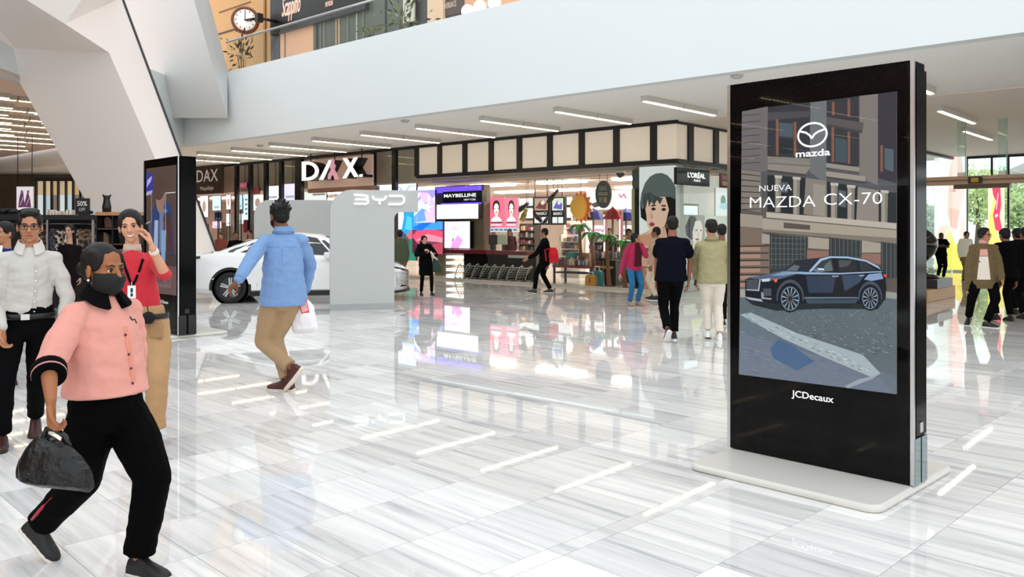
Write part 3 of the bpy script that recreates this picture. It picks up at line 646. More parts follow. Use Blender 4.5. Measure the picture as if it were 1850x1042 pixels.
def d_pink(a):
    a.rect(0,0,1,1,'#7c3a4e'); a.poly([(0,.55),(.3,.85),(1,.7),(1,.45),(.5,.5),(.2,.2)],'#e5506f'); a.poly([(.1,.4),(.5,.62),(1,.5),(1,.35),(.4,.4)],'#f08aa0'); a.rect(0,.75,1,1,'#3f9ae6'); a.poly([(0,.8),(.4,1),(.7,1),(.3,.7)],'#1f6fe0'); a.poly([(.6,0),(1,0),(1,.35),(.7,.3)],'#b7475d'); a.poly([(.0,.0),(.25,.0),(.2,.3),(.0,.5)],'#5a2535')
board('wall_screen', 'pink and red picture panel behind the woman in the black coat', 'screen', 745, 400, 800, 458, 1.25, .08, STEEL, d_pink, emit=1.0)
def d_gap(a):
    a.rect(0,0,1,1,'#4d5a4a'); a.rect(0,.62,.45,1,'#f3e9df'); a.poly([(.35,.6),(.5,1),(.95,1),(.9,.6),(.6,.5)],'#2f9df0'); a.poly([(.5,.62),(.6,.9),(.8,.85),(.8,.6)],'#57c2f7'); a.poly([(.6,.0),(.95,0),(1,.55),(.75,.5)],'#2f7d66'); a.rect(.2,.46,.42,.56,'#3a45c8'); a.poly([(.55,.5),(.9,.66),(1,.6),(.95,.45),(.7,.42)],'#d4687f'); a.rect(.0,.0,.5,.3,'#6e6650')
board('wall_screen', 'bright blue and green picture panel seen through the opening of the grey stand', 'screen', 712, 380, 752, 470, 1.3, .06, STEEL, d_gap, emit=1.0)
# brown tower of the make-up counter with black name sign and light boxes
t = T('display_tower', 'brown wall tower with a black name sign, white light box and pink screen', 'display stand', B(*atv(822,500,1.6)))
mb = MB(); vbox(mb, 785, 335, 874, 508, 1.62, .3); mb.build('body', M('#7d6a5a', .5, var=.1), t)
mb = MB(); vbox(mb, 786, 337, 864, 347, 1.45, .16); mb.build('glow_strip', VI, t, label='violet light strip')
mb = MB(); vbox(mb, 800, 345, 871, 366, 1.4, .2); mb.build('name_sign', M('#0a0a0c', .4, var=0), t)
a = art_on(800, 345, 871, 366, 1.4); atext(a, 'MAYBELLINE', .44, .62, .4, '#f3f0f4', w=.82, bold=.02); atext(a, 'NEW YORK', .7, .24, .22, '#e8e4ea', w=.3); a.build('name_print', t, emit=1.1)
mb = MB(); vbox(mb, 797, 366, 864, 369, 1.45, .15); mb.build('glow_strip', VI, t, label='violet light strip')
mb = MB(); vbox(mb, 789, 369, 864, 395, 1.42, .18); mb.build('light_box', STEEL, t)
a = art_on(789, 369, 864, 395, 1.42); a.rect(0,0,1,1,'#fbfaf8')
for (x0,x1,y) in ((.2,.42,.8),(.5,.85,.8),(.22,.5,.55),(.56,.82,.55),(.25,.4,.25),(.45,.72,.25)): a.rect(x0,y-.03,x1,y+.03,'#d9d6e0')
a.build('light_box_print', t, emit=1.8)
mb = MB(); vbox(mb, 800, 400, 849, 448, 1.42, .18); mb.build('screen', STEEL, t)
a = art_on(800, 400, 849, 448, 1.42); a.rect(0,0,1,1,'#f6d6ea'); a.poly([(0,.2),(.3,.9),(.6,1),(.2,1),(0,.9)],'#efb6da'); a.poly([(.3,0),(.55,.5),(.75,.3),(.6,0)],'#ea7fc0'); a.ell(.43,.6,.13,.22,'#fbeaf2'); a.ell(.43,.62,.16,.2,'#f0a8d0',a0=.2,a1=2.9); a.poly([(.75,.6),(1,.7),(1,1),(.8,1)],'#f4efd8'); a.line([(.42,.4),(.36,.05)],.03,'#d657a8'); a.ell(.38,.3,.025,.05,'#8c2f6a'); a.build('screen_picture', t, emit=1.5)
t2 = T('lit_shelf', 'white lit shelf stack below the pink screen', 'shelf', B(*atv(825,505,1.3)))
for y in (462, 473, 485, 496):
    mb = MB(); vbox(mb, 806, y, 836, y+5, 1.25, .35); mb.build('shelf', M('#fdf6ee', .4, emit=1.0, var=0), t2)
mb = MB(); vbox(mb, 804, 456, 837, 512, 1.605, .012); mb.build('back_panel', M('#a3948a', .5), t2)
def lit_support(obs, x0, x1, y0, y1, v, nm):
    t = [o for o in obs if o.name.startswith('lit_display') and o.parent is None][-1]
    t = max((o for o in obs if o.name.startswith('lit_display') and o.parent is None), key=lambda o: o.name)
    u, z = atv((x0+x1)/2, y1, v); zt_ = atv((x0+x1)/2, y0, v)[1]
    mb = MB()
    if v < .5: mb.tube([B(u, v+.12, zt_-.05), B(u, v+.12, ZC)], .015, 5); mb.build('hanger', STEEL, t)
    else: bbox_(mb, u-.03, u+.03, v+.052, v+.075, 0, zt_-.05); mb.build('stand_post', STEEL, t)
# small items through the left panes
random.seed(5)
for i, (x0, y0, x1, y1, c, e) in enumerate(((362,354,376,392,'#f0dfd8',1),(384,354,399,380,'#bfe0ec',1),(388,383,400,398,'#20304a',.3),(409,352,417,378,'#f4efe8',1),(409,386,417,408,'#f6f2ee',1),(428,352,438,378,'#b7d3ea',1),(440,350,450,397,'#d2e8f2',1),(440,397,452,420,'#7a2a2c',.4),(455,338,468,350,'#8e2a30',.6),(455,352,476,380,'#f2e4e6',1),(480,336,506,362,'#f4eef4',1.1),(511,332,537,362,'#d9cbf4',1.1),(430,330,446,340,'#c05068',.6),(384,400,400,412,'#e9c9df',.8),(428,386,440,404,'#e6eef2',.9),(545,346,590,362,'#f4efec',.8))):
    def dr(a, c=c, i=i):
        a.rect(0,0,1,1,c)
        if i in (6,): [a.rect(.3,.2+.18*k,.7,.27+.18*k,'#4a6a78') for k in range(4)]
        elif i in (8,7): [a.ell(.7,.25+.3*k,.2,.09,'#5b5350') for k in range(2)]
        elif i in (15,): a.rect(.45,.55,.95,.75,'#8d8580')
        elif i % 3 == 0: a.ell(.5,.5,.22,.28,'#a8857c'); 
        else: a.rect(.2,.15,.8,.3,'#9a9aa8')
    names = ['pale poster of a figure beside the small dark sign','pale blue light panel','dark screen below the pale blue panel','narrow white light panel with round marks','narrow white lower light panel','light blue panel between mullions','tall white lettered panel','dark red box under the lettered panel','small dark red sign','pinkish white panel above the grey rear stand','bright white panel above the rear stand','lilac glowing panel left of the thick black post','small red display card high behind the glass','small pink screen above the seated people','white panel beside the tall lettered panel','white header panel under the hanging sign']
    board('lit_display', names[i]+', behind the shop glass', 'panel', x0, y0, x1, y1, .3 if i in (8,10,11,12,15) else 2.0+.09*i, .05, M('#2b2523', .5), dr, emit=e); lit_support(bpy.context.scene.objects, x0, x1, y0, y1, .3 if i in (8,10,11,12,15) else 2.0+.09*i, names[i])
for i, (x, c, h) in enumerate(((372,'#5d4a40',405),(405,'#4a3d38',402),(421,'#8a7d78',405),(465,'#3b6a3a',400),(520,'#a98a96',395))):
    mb = MB(); vbox(mb, x-6, h, x+6, 440, 3.4+.3*i, .25); u, z = atv(x, 440, 3.2); o = mb.build('shop_fixture', M(c, .6, var=.3, vs=3), None, loc=B(u, 3.2, max(0, z-.4)))
    tag(o, ['brown display cabinet behind the small dark sign','dark display cabinet behind the left panes','grey display cabinet behind the left panes','green display cabinet by the grey rear stand','mauve display cabinet behind the blue shirt man'][i], 'cabinet')
    mb = MB(); vbox(mb, x-6, 439, x+6, 470, 3.4+.3*i, .25); v_ = mb.build('plinth', M('#2a2422', .6), o, loc=(0,0,0)); 
# ---- posters and gondolas in the middle
def d_face(a, bg, hair, flip=1):
    X = lambda x: .5+flip*(x-.5)
    a.rect(0,0,1,1,bg); a.poly([(X(.12),.16),(X(.88),.16),(X(.78),.28),(X(.6),.36),(X(.4),.36),(X(.22),.28)],'#f2e4e4'); a.ell(.5,.66,.24,.25,hair); a.ell(.5,.6,.17,.2,'#eed6cc'); a.poly([(X(.42),.45),(X(.6),.45),(X(.6),.33),(X(.4),.33)],'#e3c3b8'); a.ell(.5,.78,.2,.12,hair,a0=.1,a1=3.0)
    a.rect(X(.38)-.05,.61,X(.38)+.05,.635,'#3a2a2a'); a.rect(X(.62)-.05,.61,X(.62)+.05,.635,'#3a2a2a'); a.ell(.5,.5,.06,.025,'#b0303c'); a.rect(0,0,1,.13,bg); a.rect(.12,.14,.88,.18,'#2a2030'); a.rect(.15,.05,.85,.09,'#f6d3dc')
board('beauty_poster', 'pink backlit poster of a dark haired woman facing front', 'poster', 883, 356.5, 911, 410, 2.3, .07, M('#e9dadd', .4), lambda a: d_face(a, '#e4627e', '#2c2124'), emit=1.1)
board('beauty_poster', 'pink backlit poster of a woman in profile, right one of the pair', 'poster', 912, 356.5, 936, 410, 2.3, .07, M('#e9dadd', .4), lambda a: d_face(a, '#e8708a', '#3b2b2b', -1), emit=1.1)
board('lettered_sign', 'white lettered panel beneath the pink poster pair', 'panel', 884, 411, 936, 419, 2.3, .07, M('#e9dadd', .4), lambda a: (a.rect(0,0,1,1,'#dcdcee'), [a.rect(.04+.16*i,.3,.16+.16*i,.7,'#6a6a9c') for i in range(6)]), emit=.7)
def d_bis(a, pic, c2):
    a.rect(0,0,1,1,'#0c0b0d'); a.rect(.08,.52,.92,.96,pic); a.poly([(.15,.6),(.5,.9),(.85,.75),(.8,.55)],c2); a.ell(.6,.8,.12,.08,'#f2e6dc'); atext(a, 'BISSÚ', .5, .4, .13, '#f4f2f2', w=.66, bold=.02); a.rect(.1,.06,.48,.28,'#f7f4f2'); a.rect(.54,.06,.92,.28,'#f7f4f2')
for (x0, x1, pic, c2, lb) in ((963,992.5,'#c9a191','#7d4638','left black hanging display panel with a brown picture and white name'),(996,1019.5,'#e9ecd8','#6c5fc8','right black hanging display panel with a pale picture and white name')):
    t = board('hanging_display', lb, 'display stand', x0, 356, x1, 406, 2.6, .12, M('#0c0b0d', .4, var=0), lambda a: d_bis(a, pic, c2), emit=.7)
    for x in (x0+4, x1-4):
        u, z = atv(x, 357, 2.66); mb = MB(); mb.tube([B(u, 2.66, z), B(u, 2.66, 3.16)], .012, 5); mb.build('hanger', STEEL, t)
def deco_stick(p0, p1, v, r0, r1, c, c2, label):
    u0, z0 = atv(*p0, v); u1, z1 = atv(*p1, v); A = B(u0, v, z0); C = B(u1, v, z1); m_ = A.lerp(C, .55)
    t = T('hanging_make_up', label, 'decoration', C); mb = MB(); mb.tube([A, m_], [r0, r0], 10); mb.build('barrel', M(c, .4), t); mb = MB(); mb.tube([m_, C], [r1, r1*.9], 10); mb.build('tip', M(c2, .4), t)
    top = max((A, C), key=lambda q: q.z); mb = MB(); mb.tube([top, V((top.x, top.y, 3.16))], .006, 4); mb.build('cord', STEEL, t)
deco_stick((966,388),(978,400),2.2,.07,.06,'#5a2a22','#2c1412','oversized brown lip pencil hanging before the black name panels')
deco_stick((990,366),(1008,343),2.2,.08,.06,'#2c2228','#4a3440','oversized dark pencil hanging above the black name panels')
deco_stick((982,404),(990,392),2.1,.06,.05,'#1d1a20','#3a2c33','small oversized black pencil hanging below the black name panels')
deco_stick((943,398),(951,377),2.05,.09,.07,'#b08a2c','#c9a23a','oversized gold mascara hanging right of the pink posters')
deco_stick((938,380),(954,367),2.4,.08,.06,'#141416','#1d1d20','oversized black mascara brush hanging above the gold one')
# sun decoration
u, z = atv(1048, 374, 2.2); t = T('sun_decoration', 'round orange paper sun hanging in the shop', 'decoration', B(u, 2.2, z)); rs = abs(atv(1033, 374, 2.2)[0]-u)
mb = MB(); mb.ell(B(u, 2.2, z), (rs*.95, rs*.5, rs*1.15), None, 20, 12); mb.build('disc', M('#e8a63a', .6, emit=.15), t)
sp = []
for i in range(28): 
    a_ = 2*pi*i/28; r_ = rs*(1.0 if i % 2 else 1.35); sp.append(B(u-r_*sin(a_), 2.24, z+r_*1.15*cos(a_)))
mb = MB(); mb.prism(sp, E2*.04); mb.build('rays', M('#d2691f', .6, emit=.1), t)
mb = MB(); mb.tube([B(u, 2.25, z+rs*1.2), B(u, 2.25, 3.16)], .008, 4); mb.build('cord', STEEL, t)
# oval sign
u, z = atv(1089.5, 351, 1.6); ru = abs(atv(1075.5, 351, 1.6)[0]-u); rz = abs(atv(1089, 326, 1.6)[1]-z)
t = T('oval_sign', 'dark grey oval hanging sign with pale lettering', 'sign', B(u, 1.6, z)); mb = MB(); mb.prism([B(u-ru*cos(a_*pi/16), 1.6, z+rz*sin(a_*pi/16)) for a_ in range(32)], E2*.05); mb.build('board', M('#4c4a44', .5), t)
a = Art(B(u, 1.595, z), -E1, EZ, -E2); a.text('DAX', 0, rz*.42, rz*.45, '#c9c2b0', w=ru*.9); a.rect(-ru*.6, rz*.1, ru*.6, rz*.15, '#a8a294'); a.rect(-ru*.6, -.02, ru*.6, .02, '#a8a294'); a.rect(-ru*.5,-rz*.55,-.03,-rz*.2,'#8f887a'); a.rect(.02,-rz*.6,ru*.5,-rz*.2,'#b09078'); a.build('print', t)
mb = MB(); [mb.tube([B(u+s_*ru*.5, 1.62, z+rz*.85), B(u+s_*ru*.5, 1.62, 3.16)], .007, 4) for s_ in (-1, 1)]; mb.build('cord', STEEL, t)
# parasol roofs of the beach stand
def parasol(x, y0, y1, hw, v, c, label):
    u, zt = atv(x, y0, v); zb_ = atv(x, y1, v)[1]; ru = abs(atv(x+hw, y0, v)[0]-u); t = T('parasol', label, 'parasol', B(u, v, 0))
    mb = MB(); n = 8; ring = lambda r, z: [B(u+r*cos(2*pi*k/n+.4), v+.6*r*sin(2*pi*k/n+.4), z) for k in range(n)]
    mb.loft([ring(ru, zb_), ring(ru*.62, zb_+(zt-zb_)*.7), ring(.03, zt)], True, True, False); mb.build('canopy', M(c, .6), t)
    mb = MB(); mb.tube([B(u, v, 0), B(u, v, zt+.03)], .03, 8); mb.build('pole', M('#8c6b66', .4), t)
parasol(1072, 377, 397, 17, 3.2, '#22307c', 'blue parasol roof left of the red one'); parasol(1131, 377, 399, 17, 3.2, '#2a3884', 'blue parasol roof right of the red one'); parasol(1107, 375, 396, 17, 1.95, '#b3202a', 'red parasol roof between two blue ones')
for x in (1092, 1120):
    u, z = atv(x, 420, 2.5); mb = MB(); bbox_(mb, u-.05, u+.05, 2.5, 2.6, 0, 2.1); mb2 = MB(); bbox_(mb2, u-.02, u+.02, 2.49, 2.499, .9, 2.0)
    t = T('lit_post', ['slim mauve post with a light strip, left one under the red parasol','slim mauve post with a light strip, right one under the red parasol'][x > 1100], 'post', B(u, 2.55, 0)); mb.build('shaft', M('#a06a78', .5), t); mb2.build('light_strip', M('#fff3ee', .4, emit=1.6, var=0), t)
board('light_box', 'white light box with pink script below the left blue parasol', 'sign', 1057, 407, 1094, 424, 3.62, .1, M('#e8e2e6', .4), lambda a: (a.rect(0,0,1,1,'#fbf2f4'), a.line([(.2,.3),(.26,.75),(.32,.35),(.42,.6),(.5,.35),(.58,.65),(.66,.35),(.74,.65),(.84,.3),(.92,.7)],.05,'#d04a78')), emit=.9)
board('light_box', 'white light box with faint print right of the red parasol', 'sign', 1122, 407, 1144, 424, 3.7, .1, M('#e8e2e6', .4), lambda a: (a.rect(0,0,1,1,'#fbf2f4'), a.rect(.2,.35,.7,.6,'#e0a8b8')), emit=.9)
def d_wp(a): a.rect(0,0,1,1,'#fbf7f6'); a.poly([(.1,.3),(.3,.45),(.35,.2),(.2,.1)],'#3c3a3c'); a.line([(.72,.8),(.76,.6),(.82,.8),(.86,.55)],.03,'#c75a86')
board('light_box', 'large white wall light box behind the oval sign', 'sign', 1058, 344, 1143, 378, 6.5, .1, M('#eeeeee', .4), d_wp, emit=.9)
board('light_box', 'long white wall light box behind the black name panels', 'sign', 936, 357, 1032, 398, 7.0, .1, M('#eeeeee', .4), lambda a: (a.rect(0,0,1,1,'#f4efec'), a.rect(0,.55,1,.66,'#2a2628'), a.rect(0,.0,1,.1,'#2a2628')), emit=.7)
# ---- shelving on the back of the shop, with boxes standing on it
random.seed(21)
GNM = ['beige','mauve brown','pink','charcoal','cream','raspberry','slate blue','sand','wine red','teal']
GEM = ['#d8c9c2','#8c6f6a','#c07a86','#3a3236','#e9dfd8','#b04a5c','#5a6a80','#d9b98c','#7a3b46','#4f8a80']
def ORDN(n): return ORD[n-1] if n <= 12 else '%dth' % n
boxes = 0
def product_row(x0, x1, y, v, n, hpx, lab, grp, depth=.12):
    global boxes
    for i in range(n):
        x = x0+(x1-x0)*(i+.5)/n; u, z = atv(x, y, v); du = abs(atv(x+(x1-x0)/n*.38, y, v)[0]-u); h = abs(atv(x, y-hpx*random.uniform(.7,1), v)[1]-z)
        mb = MB()
        if i % 3 == 1: mb.lathe([(du*.8,0),(du*.8,h*.7),(du*.3,h*.75),(du*.3,h)], B(u, v, z), 8)
        else: bbox_(mb, u-du, u+du, v-.05, v-.05+depth, z, z+h)
        c_ = random.randrange(10); o = mb.build('cosmetics_pack', M(GEM[c_], .4, var=0), None, loc=B(u, v, z)); tag(o, '%s small %s, %s from left, %s' % (GNM[c_], 'bottle' if i % 3 == 1 else 'pack', ORDN(i+1), lab), 'cosmetics', grp); boxes += 1
def shelf_unit(x0, x1, y0, y1, v, ny, c, label, n, lab, grp):
    u0, zt = atv(x0, y0, v); u1, _ = atv(x1, y0, v); t = T('shelf_unit', label, 'shelf', B((u0+u1)/2, v+.2, 0)); m = M(c, .5)
    mb = MB(); bbox_(mb, min(u0,u1), max(u0,u1), v+.3, v+.34, 0, zt); mb.build('back_panel', m, t)
    for s_ in (u0, u1): mb = MB(); bbox_(mb, s_-.02, s_+.02, v, v+.3, 0, zt); mb.build('side_panel', m, t)
    for i in range(ny):
        y = y0+(y1-y0)*(i+1)/ny; z = max(.05, atv((x0+x1)/2, y, v+.1)[1]); mb = MB(); bbox_(mb, min(u0,u1)+.02, max(u0,u1)-.02, v, v+.3, z-.025, z); mb.build('shelf', m, t)
        if n:
            for k in range(n):
                x = x0+(x1-x0)*(k+.5)/n; u, _ = atv(x, y, v+.15); du = abs(u1-u0)/n*.36; h = (abs(atv(x0,y0,v)[1]-atv(x0,y1,v)[1])/ny)*random.uniform(.4,.75)
                mb = MB(); bbox_(mb, u-du, u+du, v+.06, v+.24, z+.001, z+h)
                c_ = random.randrange(10); o = mb.build('cosmetics_pack', M(GEM[c_], .4, var=0), None, loc=B(u, v+.15, z)); tag(o, '%s pack, %s from left, %s shelf of %s' % (GNM[c_], ORDN(k+1), ('top','second','third','fourth')[i], lab), 'cosmetics', grp)
    return t
shelf_unit(938, 966, 404, 452, 4.2, 4, '#3a3030', 'dark wall shelf unit under the gold mascara', 6, 'the dark unit under the gold mascara', 'packs on the dark shelf unit')
shelf_unit(1013, 1046, 423, 475, 3.4, 4, '#e9e0d8', 'white shelf unit behind the walking person with the red backpack', 5, 'the white unit behind the palm', 'packs on the white shelf unit')
shelf_unit(868, 884, 400, 452, 4.0, 4, '#3a3234', 'dark narrow shelf unit left of the pink posters', 4, 'the dark narrow unit', 'packs on the narrow shelf')
shelf_unit(1094, 1140, 424, 470, 4.6, 3, '#4a3a3a', 'dark shelf unit under the parasols', 6, 'the unit under the parasols', 'packs under the parasols')
shelf_unit(1020, 1060, 399, 424, 5.4, 2, '#efe8e4', 'white high shelf unit behind the sun', 5, 'the white unit behind the sun', 'packs behind the sun')
shelf_unit(1066, 1092, 424, 462, 3.85, 3, '#6a3a40', 'red brown shelf unit left of the lit posts', 5, 'the red brown unit', 'packs on the red brown shelf')
# ---- checkout counter with red top
t = T('checkout_counter', 'long black checkout counter with a dark red top behind the glass', 'counter', B(*atv(880,500,1.4)))
mb = MB(); vbox(mb, 803, 452, 952, 459, .78, .45); mb.build('top', M('#7a1e2c', .25), t)
mb = MB(); vbox(mb, 838, 459.5, 955, 505, .85, .35); mb.build('body', M('#070606', .5, spec=.1), t)
mb = MB(); vbox(mb, 918, 461, 952, 466, .76, .08); mb.build('price_rail', M('#c9c2ba', .4), t)
for x, c, lb in ((893,'#16161a','black register monitor left of the pink posters on the counter'),(909,'#d8d2bc','pale register monitor on the counter below the pink posters')):
    u, z = atv(x, 452, 1.02); tt = T('register_monitor', lb, 'monitor', B(u, 1.02, z)); mb = MB(); bbox_(mb, u-.03, u+.03, 1.0, 1.04, z, z+.2); mb.build('stand', STEEL, tt); mb = MB(); bbox_(mb, u-.2, u+.2, .97, .999, z+.18, z+.48); mb.build('screen', M(c, .3), tt)
# ---- nested wire trolleys in front of the counter
WIRE = M('#c9c6c0', .25, metal=.85, var=0)
proto = T('wire_trolley', 'bent wire trolley nested in the row before the checkout counter', 'trolley', B(0, .42, 0), 'row of nested wire trolleys')
def tp(u, v, z): return B(u, .42+v, z)
mb = MB()
for s_ in (-.22, .22): mb.tube([tp(-.1, s_, .04), tp(.12, s_, .04), tp(.145, s_, .1), tp(.06, s_, .3), tp(-.03, s_, .46), tp(-.09, s_, .5), tp(-.14, s_, .44)], .016, 5)
mb.tube([tp(-.14, -.22, .44), tp(-.14, .22, .44)], .018, 5); mb.build('frame', WIRE, proto)
mb = MB()
for i in range(5): mb.tube([tp(.11-.045*i, -.22, .16+.07*i), tp(.11-.045*i, .22, .16+.07*i)], .008, 4)
for i in range(4): mb.tube([tp(.13, -.18+.12*i, .12), tp(-.12, -.18+.12*i, .42)], .007, 4)
mb.build('basket', WIRE, proto)
for a, b in ((-.09,-.22),(-.09,.22),(.11,-.22),(.11,.22)):
    mb = MB(); mb.lathe([(.04,-.012),(.04,.012)], tp(a, b, .04), 8, E2); mb.build('wheel', STEEL, proto)
ua = atv(842, 515, .55)[0]; ub = atv(952, 517, .55)[0]; nT = 8; ORD2 = ORD+['thirteenth','fourteenth']; proto['label'] = 'first bent wire trolley, at the left end of the nested row'
for i in range(nT):
    u = ua+(ub-ua)*i/(nT-1)
    if i == 0: proto.location = B(u, .42, 0)
    else: dup(proto, B(u, .42, 0), '%s bent wire trolley from the left end of the nested row' % ORD2[i])
# ---- product tables, palms and cases by the right end
def table(x0, x1, yt, v, d, ctop, label, yb=522):
    u0, z = atv(x0, yt, v); u1, _ = atv(x1, yt, v); t = T('display_table', label, 'table', B((u0+u1)/2, v+d/2, 0)); lo, hi = min(u0,u1), max(u0,u1)
    mb = MB(); bbox_(mb, lo, hi, v, v+d, z-.06, z); mb.build('tabletop', M(ctop, .4), t)
    for u in (lo+.04, hi-.04):
        for vv in (v+.04, v+d-.04): mb = MB(); bbox_(mb, u-.025, u+.025, vv-.025, vv+.025, 0, z-.06); mb.build('leg', M('#141212', .5), t)
    mb = MB(); bbox_(mb, lo+.04, hi-.04, v+.04, v+d-.04, .3, .34); mb.build('lower_shelf', M('#1c1817', .5), t); return z
z1 = table(998, 1068, 479, .9, .6, '#8a2330', 'black legged display table with a red edge, packed with small bottles')
product_row(1000, 1066, 479, 1.0, 20, 12, 'front row on the red edged table', 'packs on the red edged table')
product_row(1004, 1062, 474, 1.3, 16, 12, 'back row on the red edged table', 'packs on the red edged table')
z2 = table(1066, 1128, 466, 2.1, .6, '#2a2020', 'dark display table behind the painted cases')
product_row(1068, 1126, 466, 2.25, 18, 13, 'on the dark display table', 'packs on the dark display table')
for x, y, c, lb in ((1034,470,'#1f7d78','teal gift bag on the red edged table'),(1046,470,'#174e55','dark teal gift bag on the red edged table'),(1060,470,'#b98a68','brown gift box on the red edged table')):
    u, z = atv(x, y, 1.45); z = z1; mb = MB(); bbox_(mb, u-.16, u+.16, 1.36, 1.5, z, z+.36); o = mb.build('gift_bag', M(c, .5), None, loc=B(u, 1.43, z)); tag(o, lb, 'bag')
def palm(x, yb, yt, v, label, n=6, zb0=None):
    u, z0 = atv(x, yb, v); z1_ = atv(x, yt, v)[1]; z0 = zb0 if zb0 is not None else max(z0, 0); t = T('paper_palm', label, 'decoration', B(u, v, z0)); L_ = z1_-z0
    mb = MB(); mb.tube([B(u-.08, v, z0), B(u-.03, v, z0+L_*.5), B(u, v, z1_)], [.07,.05,.035], 7); mb.build('trunk', M('#8f5a3a', .7, var=.3, vs=20), t)
    for k in range(n):
        a_ = 2*pi*k/n+.3; d = E1*cos(a_)+E2*sin(a_)*.6; s_ = EZ.cross(d).normalized(); c = B(u, v, z1_); q = []
        pts = [(0,0,.02),(.16,.09,.07),(.27,.06,.08),(.38,-.03,.05),(.44,-.13,.005)]
        lt = [c+d*r+EZ*h+s_*w_ for r, h, w_ in pts]; rt = [c+d*r+EZ*h-s_*w_ for r, h, w_ in pts]; md = [c+d*r+EZ*(h+.025) for r, h, w_ in pts]
        mb = MB(); mb.loft([[l, m_, r] for l, m_, r in zip(lt, md, rt)], False, False); mb.build('frond', M(['#3f8f3a','#5aa84a','#2f7a38'][k % 3], .5), t)
palm(1047, 470, 412, 1.2, 'tall paper palm nearest the sun, on the red edged table', zb0=z1); palm(1069, 470, 426, 1.2, 'small paper palm on the red edged table', zb0=z1); palm(1096, 500, 430, .75, 'paper palm with bright fronds left of the woman in the magenta jacket', zb0=0); palm(1125, 500, 440, .65, 'low paper palm beside the woman in the magenta jacket', zb0=0)
def case_(x0, x1, y0, y1, v, c, label, hd):
    u0, z1_ = atv(x0, y0, v); u1, z0 = atv(x1, y1, v); z0 = max(z0, 0) if z0 > .06 else 0; t = T('painted_suitcase', label, 'suitcase', B((u0+u1)/2, v, z0)); lo, hi = min(u0,u1), max(u0,u1)
    q = rrect(lo, z0, hi, z1_, (hi-lo)*.25, 5); mb = MB(); mb.prism([B(a, v, b) for a, b in q], E2*.12); mb.build('body', M(c, .5), t)
    mb = MB(); m_ = (lo+hi)/2; mb.tube([B(m_-.07, v+.06, z1_-.02), B(m_-.07, v+.06, z1_+hd), B(m_+.07, v+.06, z1_+hd), B(m_+.07, v+.06, z1_-.02)], .015, 6); mb.build('handle', M('#e8dfd0', .5), t)
    mb = MB(); bbox_(mb, lo+(hi-lo)*.42, lo+(hi-lo)*.58, v-.006, v, z0+.1, z1_-.08); mb.build('strap', M('#a03a2c', .5), t)
case_(1068, 1085, 488, 527, .62, '#1d7f86', 'tall teal painted suitcase cut-out', .1); case_(1057, 1074, 496, 527, .45, '#d28a2c', 'orange painted suitcase cut-out before the teal one', .07)
# dark stool like stand and floor rack behind them
mb = MB(); vbox(mb, 1092, 470, 1112, 526, 1.25, .5); u, z = atv(1102, 526, 1.25); o = mb.build('display_plinth', M('#0e0c0c', .5), None, loc=B(u, 1.4, 0)); tag(o, 'black display plinth right of the painted suitcases', 'plinth'); mb = MB(); vbox(mb, 1084, 481, 1103, 485, 1.1, .35); mb.build('tray', M('#b8863a', .5), o)
# ---- tall portrait at the glass corner, on a pillar
def d_woman(a):
    a.rect(0,0,1,1,'#e6e4e2'); a.rect(0,0,1,.32,'#c99a84'); a.poly([(0,.32),(0,.46),(.3,.5),(1,.44),(1,.2)],'#d9a78c')
    a.poly([(.05,.6),(.02,.72),(.12,.82),(.4,.9),(.75,.87),(1,.78),(1,.42),(.75,.45)],'#181517')
    a.poly([(.12,.76),(.2,.62),(.22,.54),(.34,.47),(.5,.46),(.72,.54),(.82,.66),(.7,.78),(.4,.82)],'#e2b6a0')
    a.poly([(.02,.7),(.06,.79),(.16,.87),(.3,.92),(.45,.942),(.62,.945),(.78,.925),(.9,.885),(1,.83),(1,.735),(.85,.755),(.6,.76),(.45,.74),(.3,.775),(.2,.72),(.1,.66)],'#59615f'); a.poly([(.1,.72),(.12,.78),(.3,.8),(.5,.76),(.66,.75),(.58,.7),(.5,.735),(.4,.69),(.36,.74),(.28,.68),(.24,.74),(.17,.66)],'#3f4545')
    a.poly([(.15,.8),(.2,.68),(.24,.78)],'#454b4b'); a.poly([(.3,.8),(.36,.7),(.42,.76)],'#4b5352')
    a.ell(.4,.665,.06,.012,'#2d2020'); a.ell(.68,.66,.06,.012,'#2d2020'); a.line([(.34,.69),(.46,.695)],.012,'#3a2a26'); a.line([(.62,.69),(.74,.688)],.012,'#3a2a26')
    a.poly([(.34,.65),(.3,.595),(.36,.585),(.4,.6)],'#cf9a84'); a.ell(.36,.545,.075,.018,'#a2505a'); a.line([(.28,.546),(.43,.545)],.006,'#5e2a30')
    a.poly([(.45,.46),(.72,.53),(.8,.42),(.6,.36)],'#d3a28a'); a.poly([(0,.36),(.5,.4),(.7,.44),(.4,.47),(0,.46)],'#c98e74'); a.poly([(.0,.3),(.5,.3),(.75,.33),(.6,.36),(.1,.36)],'#7e4236')
    a.poly([(.2,.0),(.35,.28),(.6,.3),(1,.26),(1,0)],'#d8b6a4'); a.poly([(.45,.05),(.8,.28),(.95,.28),(.7,.0)],'#efd9cc'); a.ell(.55,.13,.12,.045,'#b98a76'); a.ell(.56,.13,.07,.025,'#e8cabb'); a.poly([(0,0),(.25,.0),(.3,.14),(.12,.22),(0,.2)],'#a96f58'); a.line([(0,.295),(1,.3)],.008,'#8c5a48'); a.line([(.1,.2),(.6,.235)],.01,'#7a4a3c')
mb = MB(); u0 = atv(1155, 400, .36)[0]; bbox_(mb, .12, u0, .37, .55, 0, zb-.07); S('trim_4', mb, M('#d9d6d2', .5))
a = art_on(1155, 300, 1221, 531, .352); d_woman(a); o = a.build('portrait_banner', None, emit=.55); tag(o, 'tall portrait banner of a dark haired woman in a grey cap', 'poster')
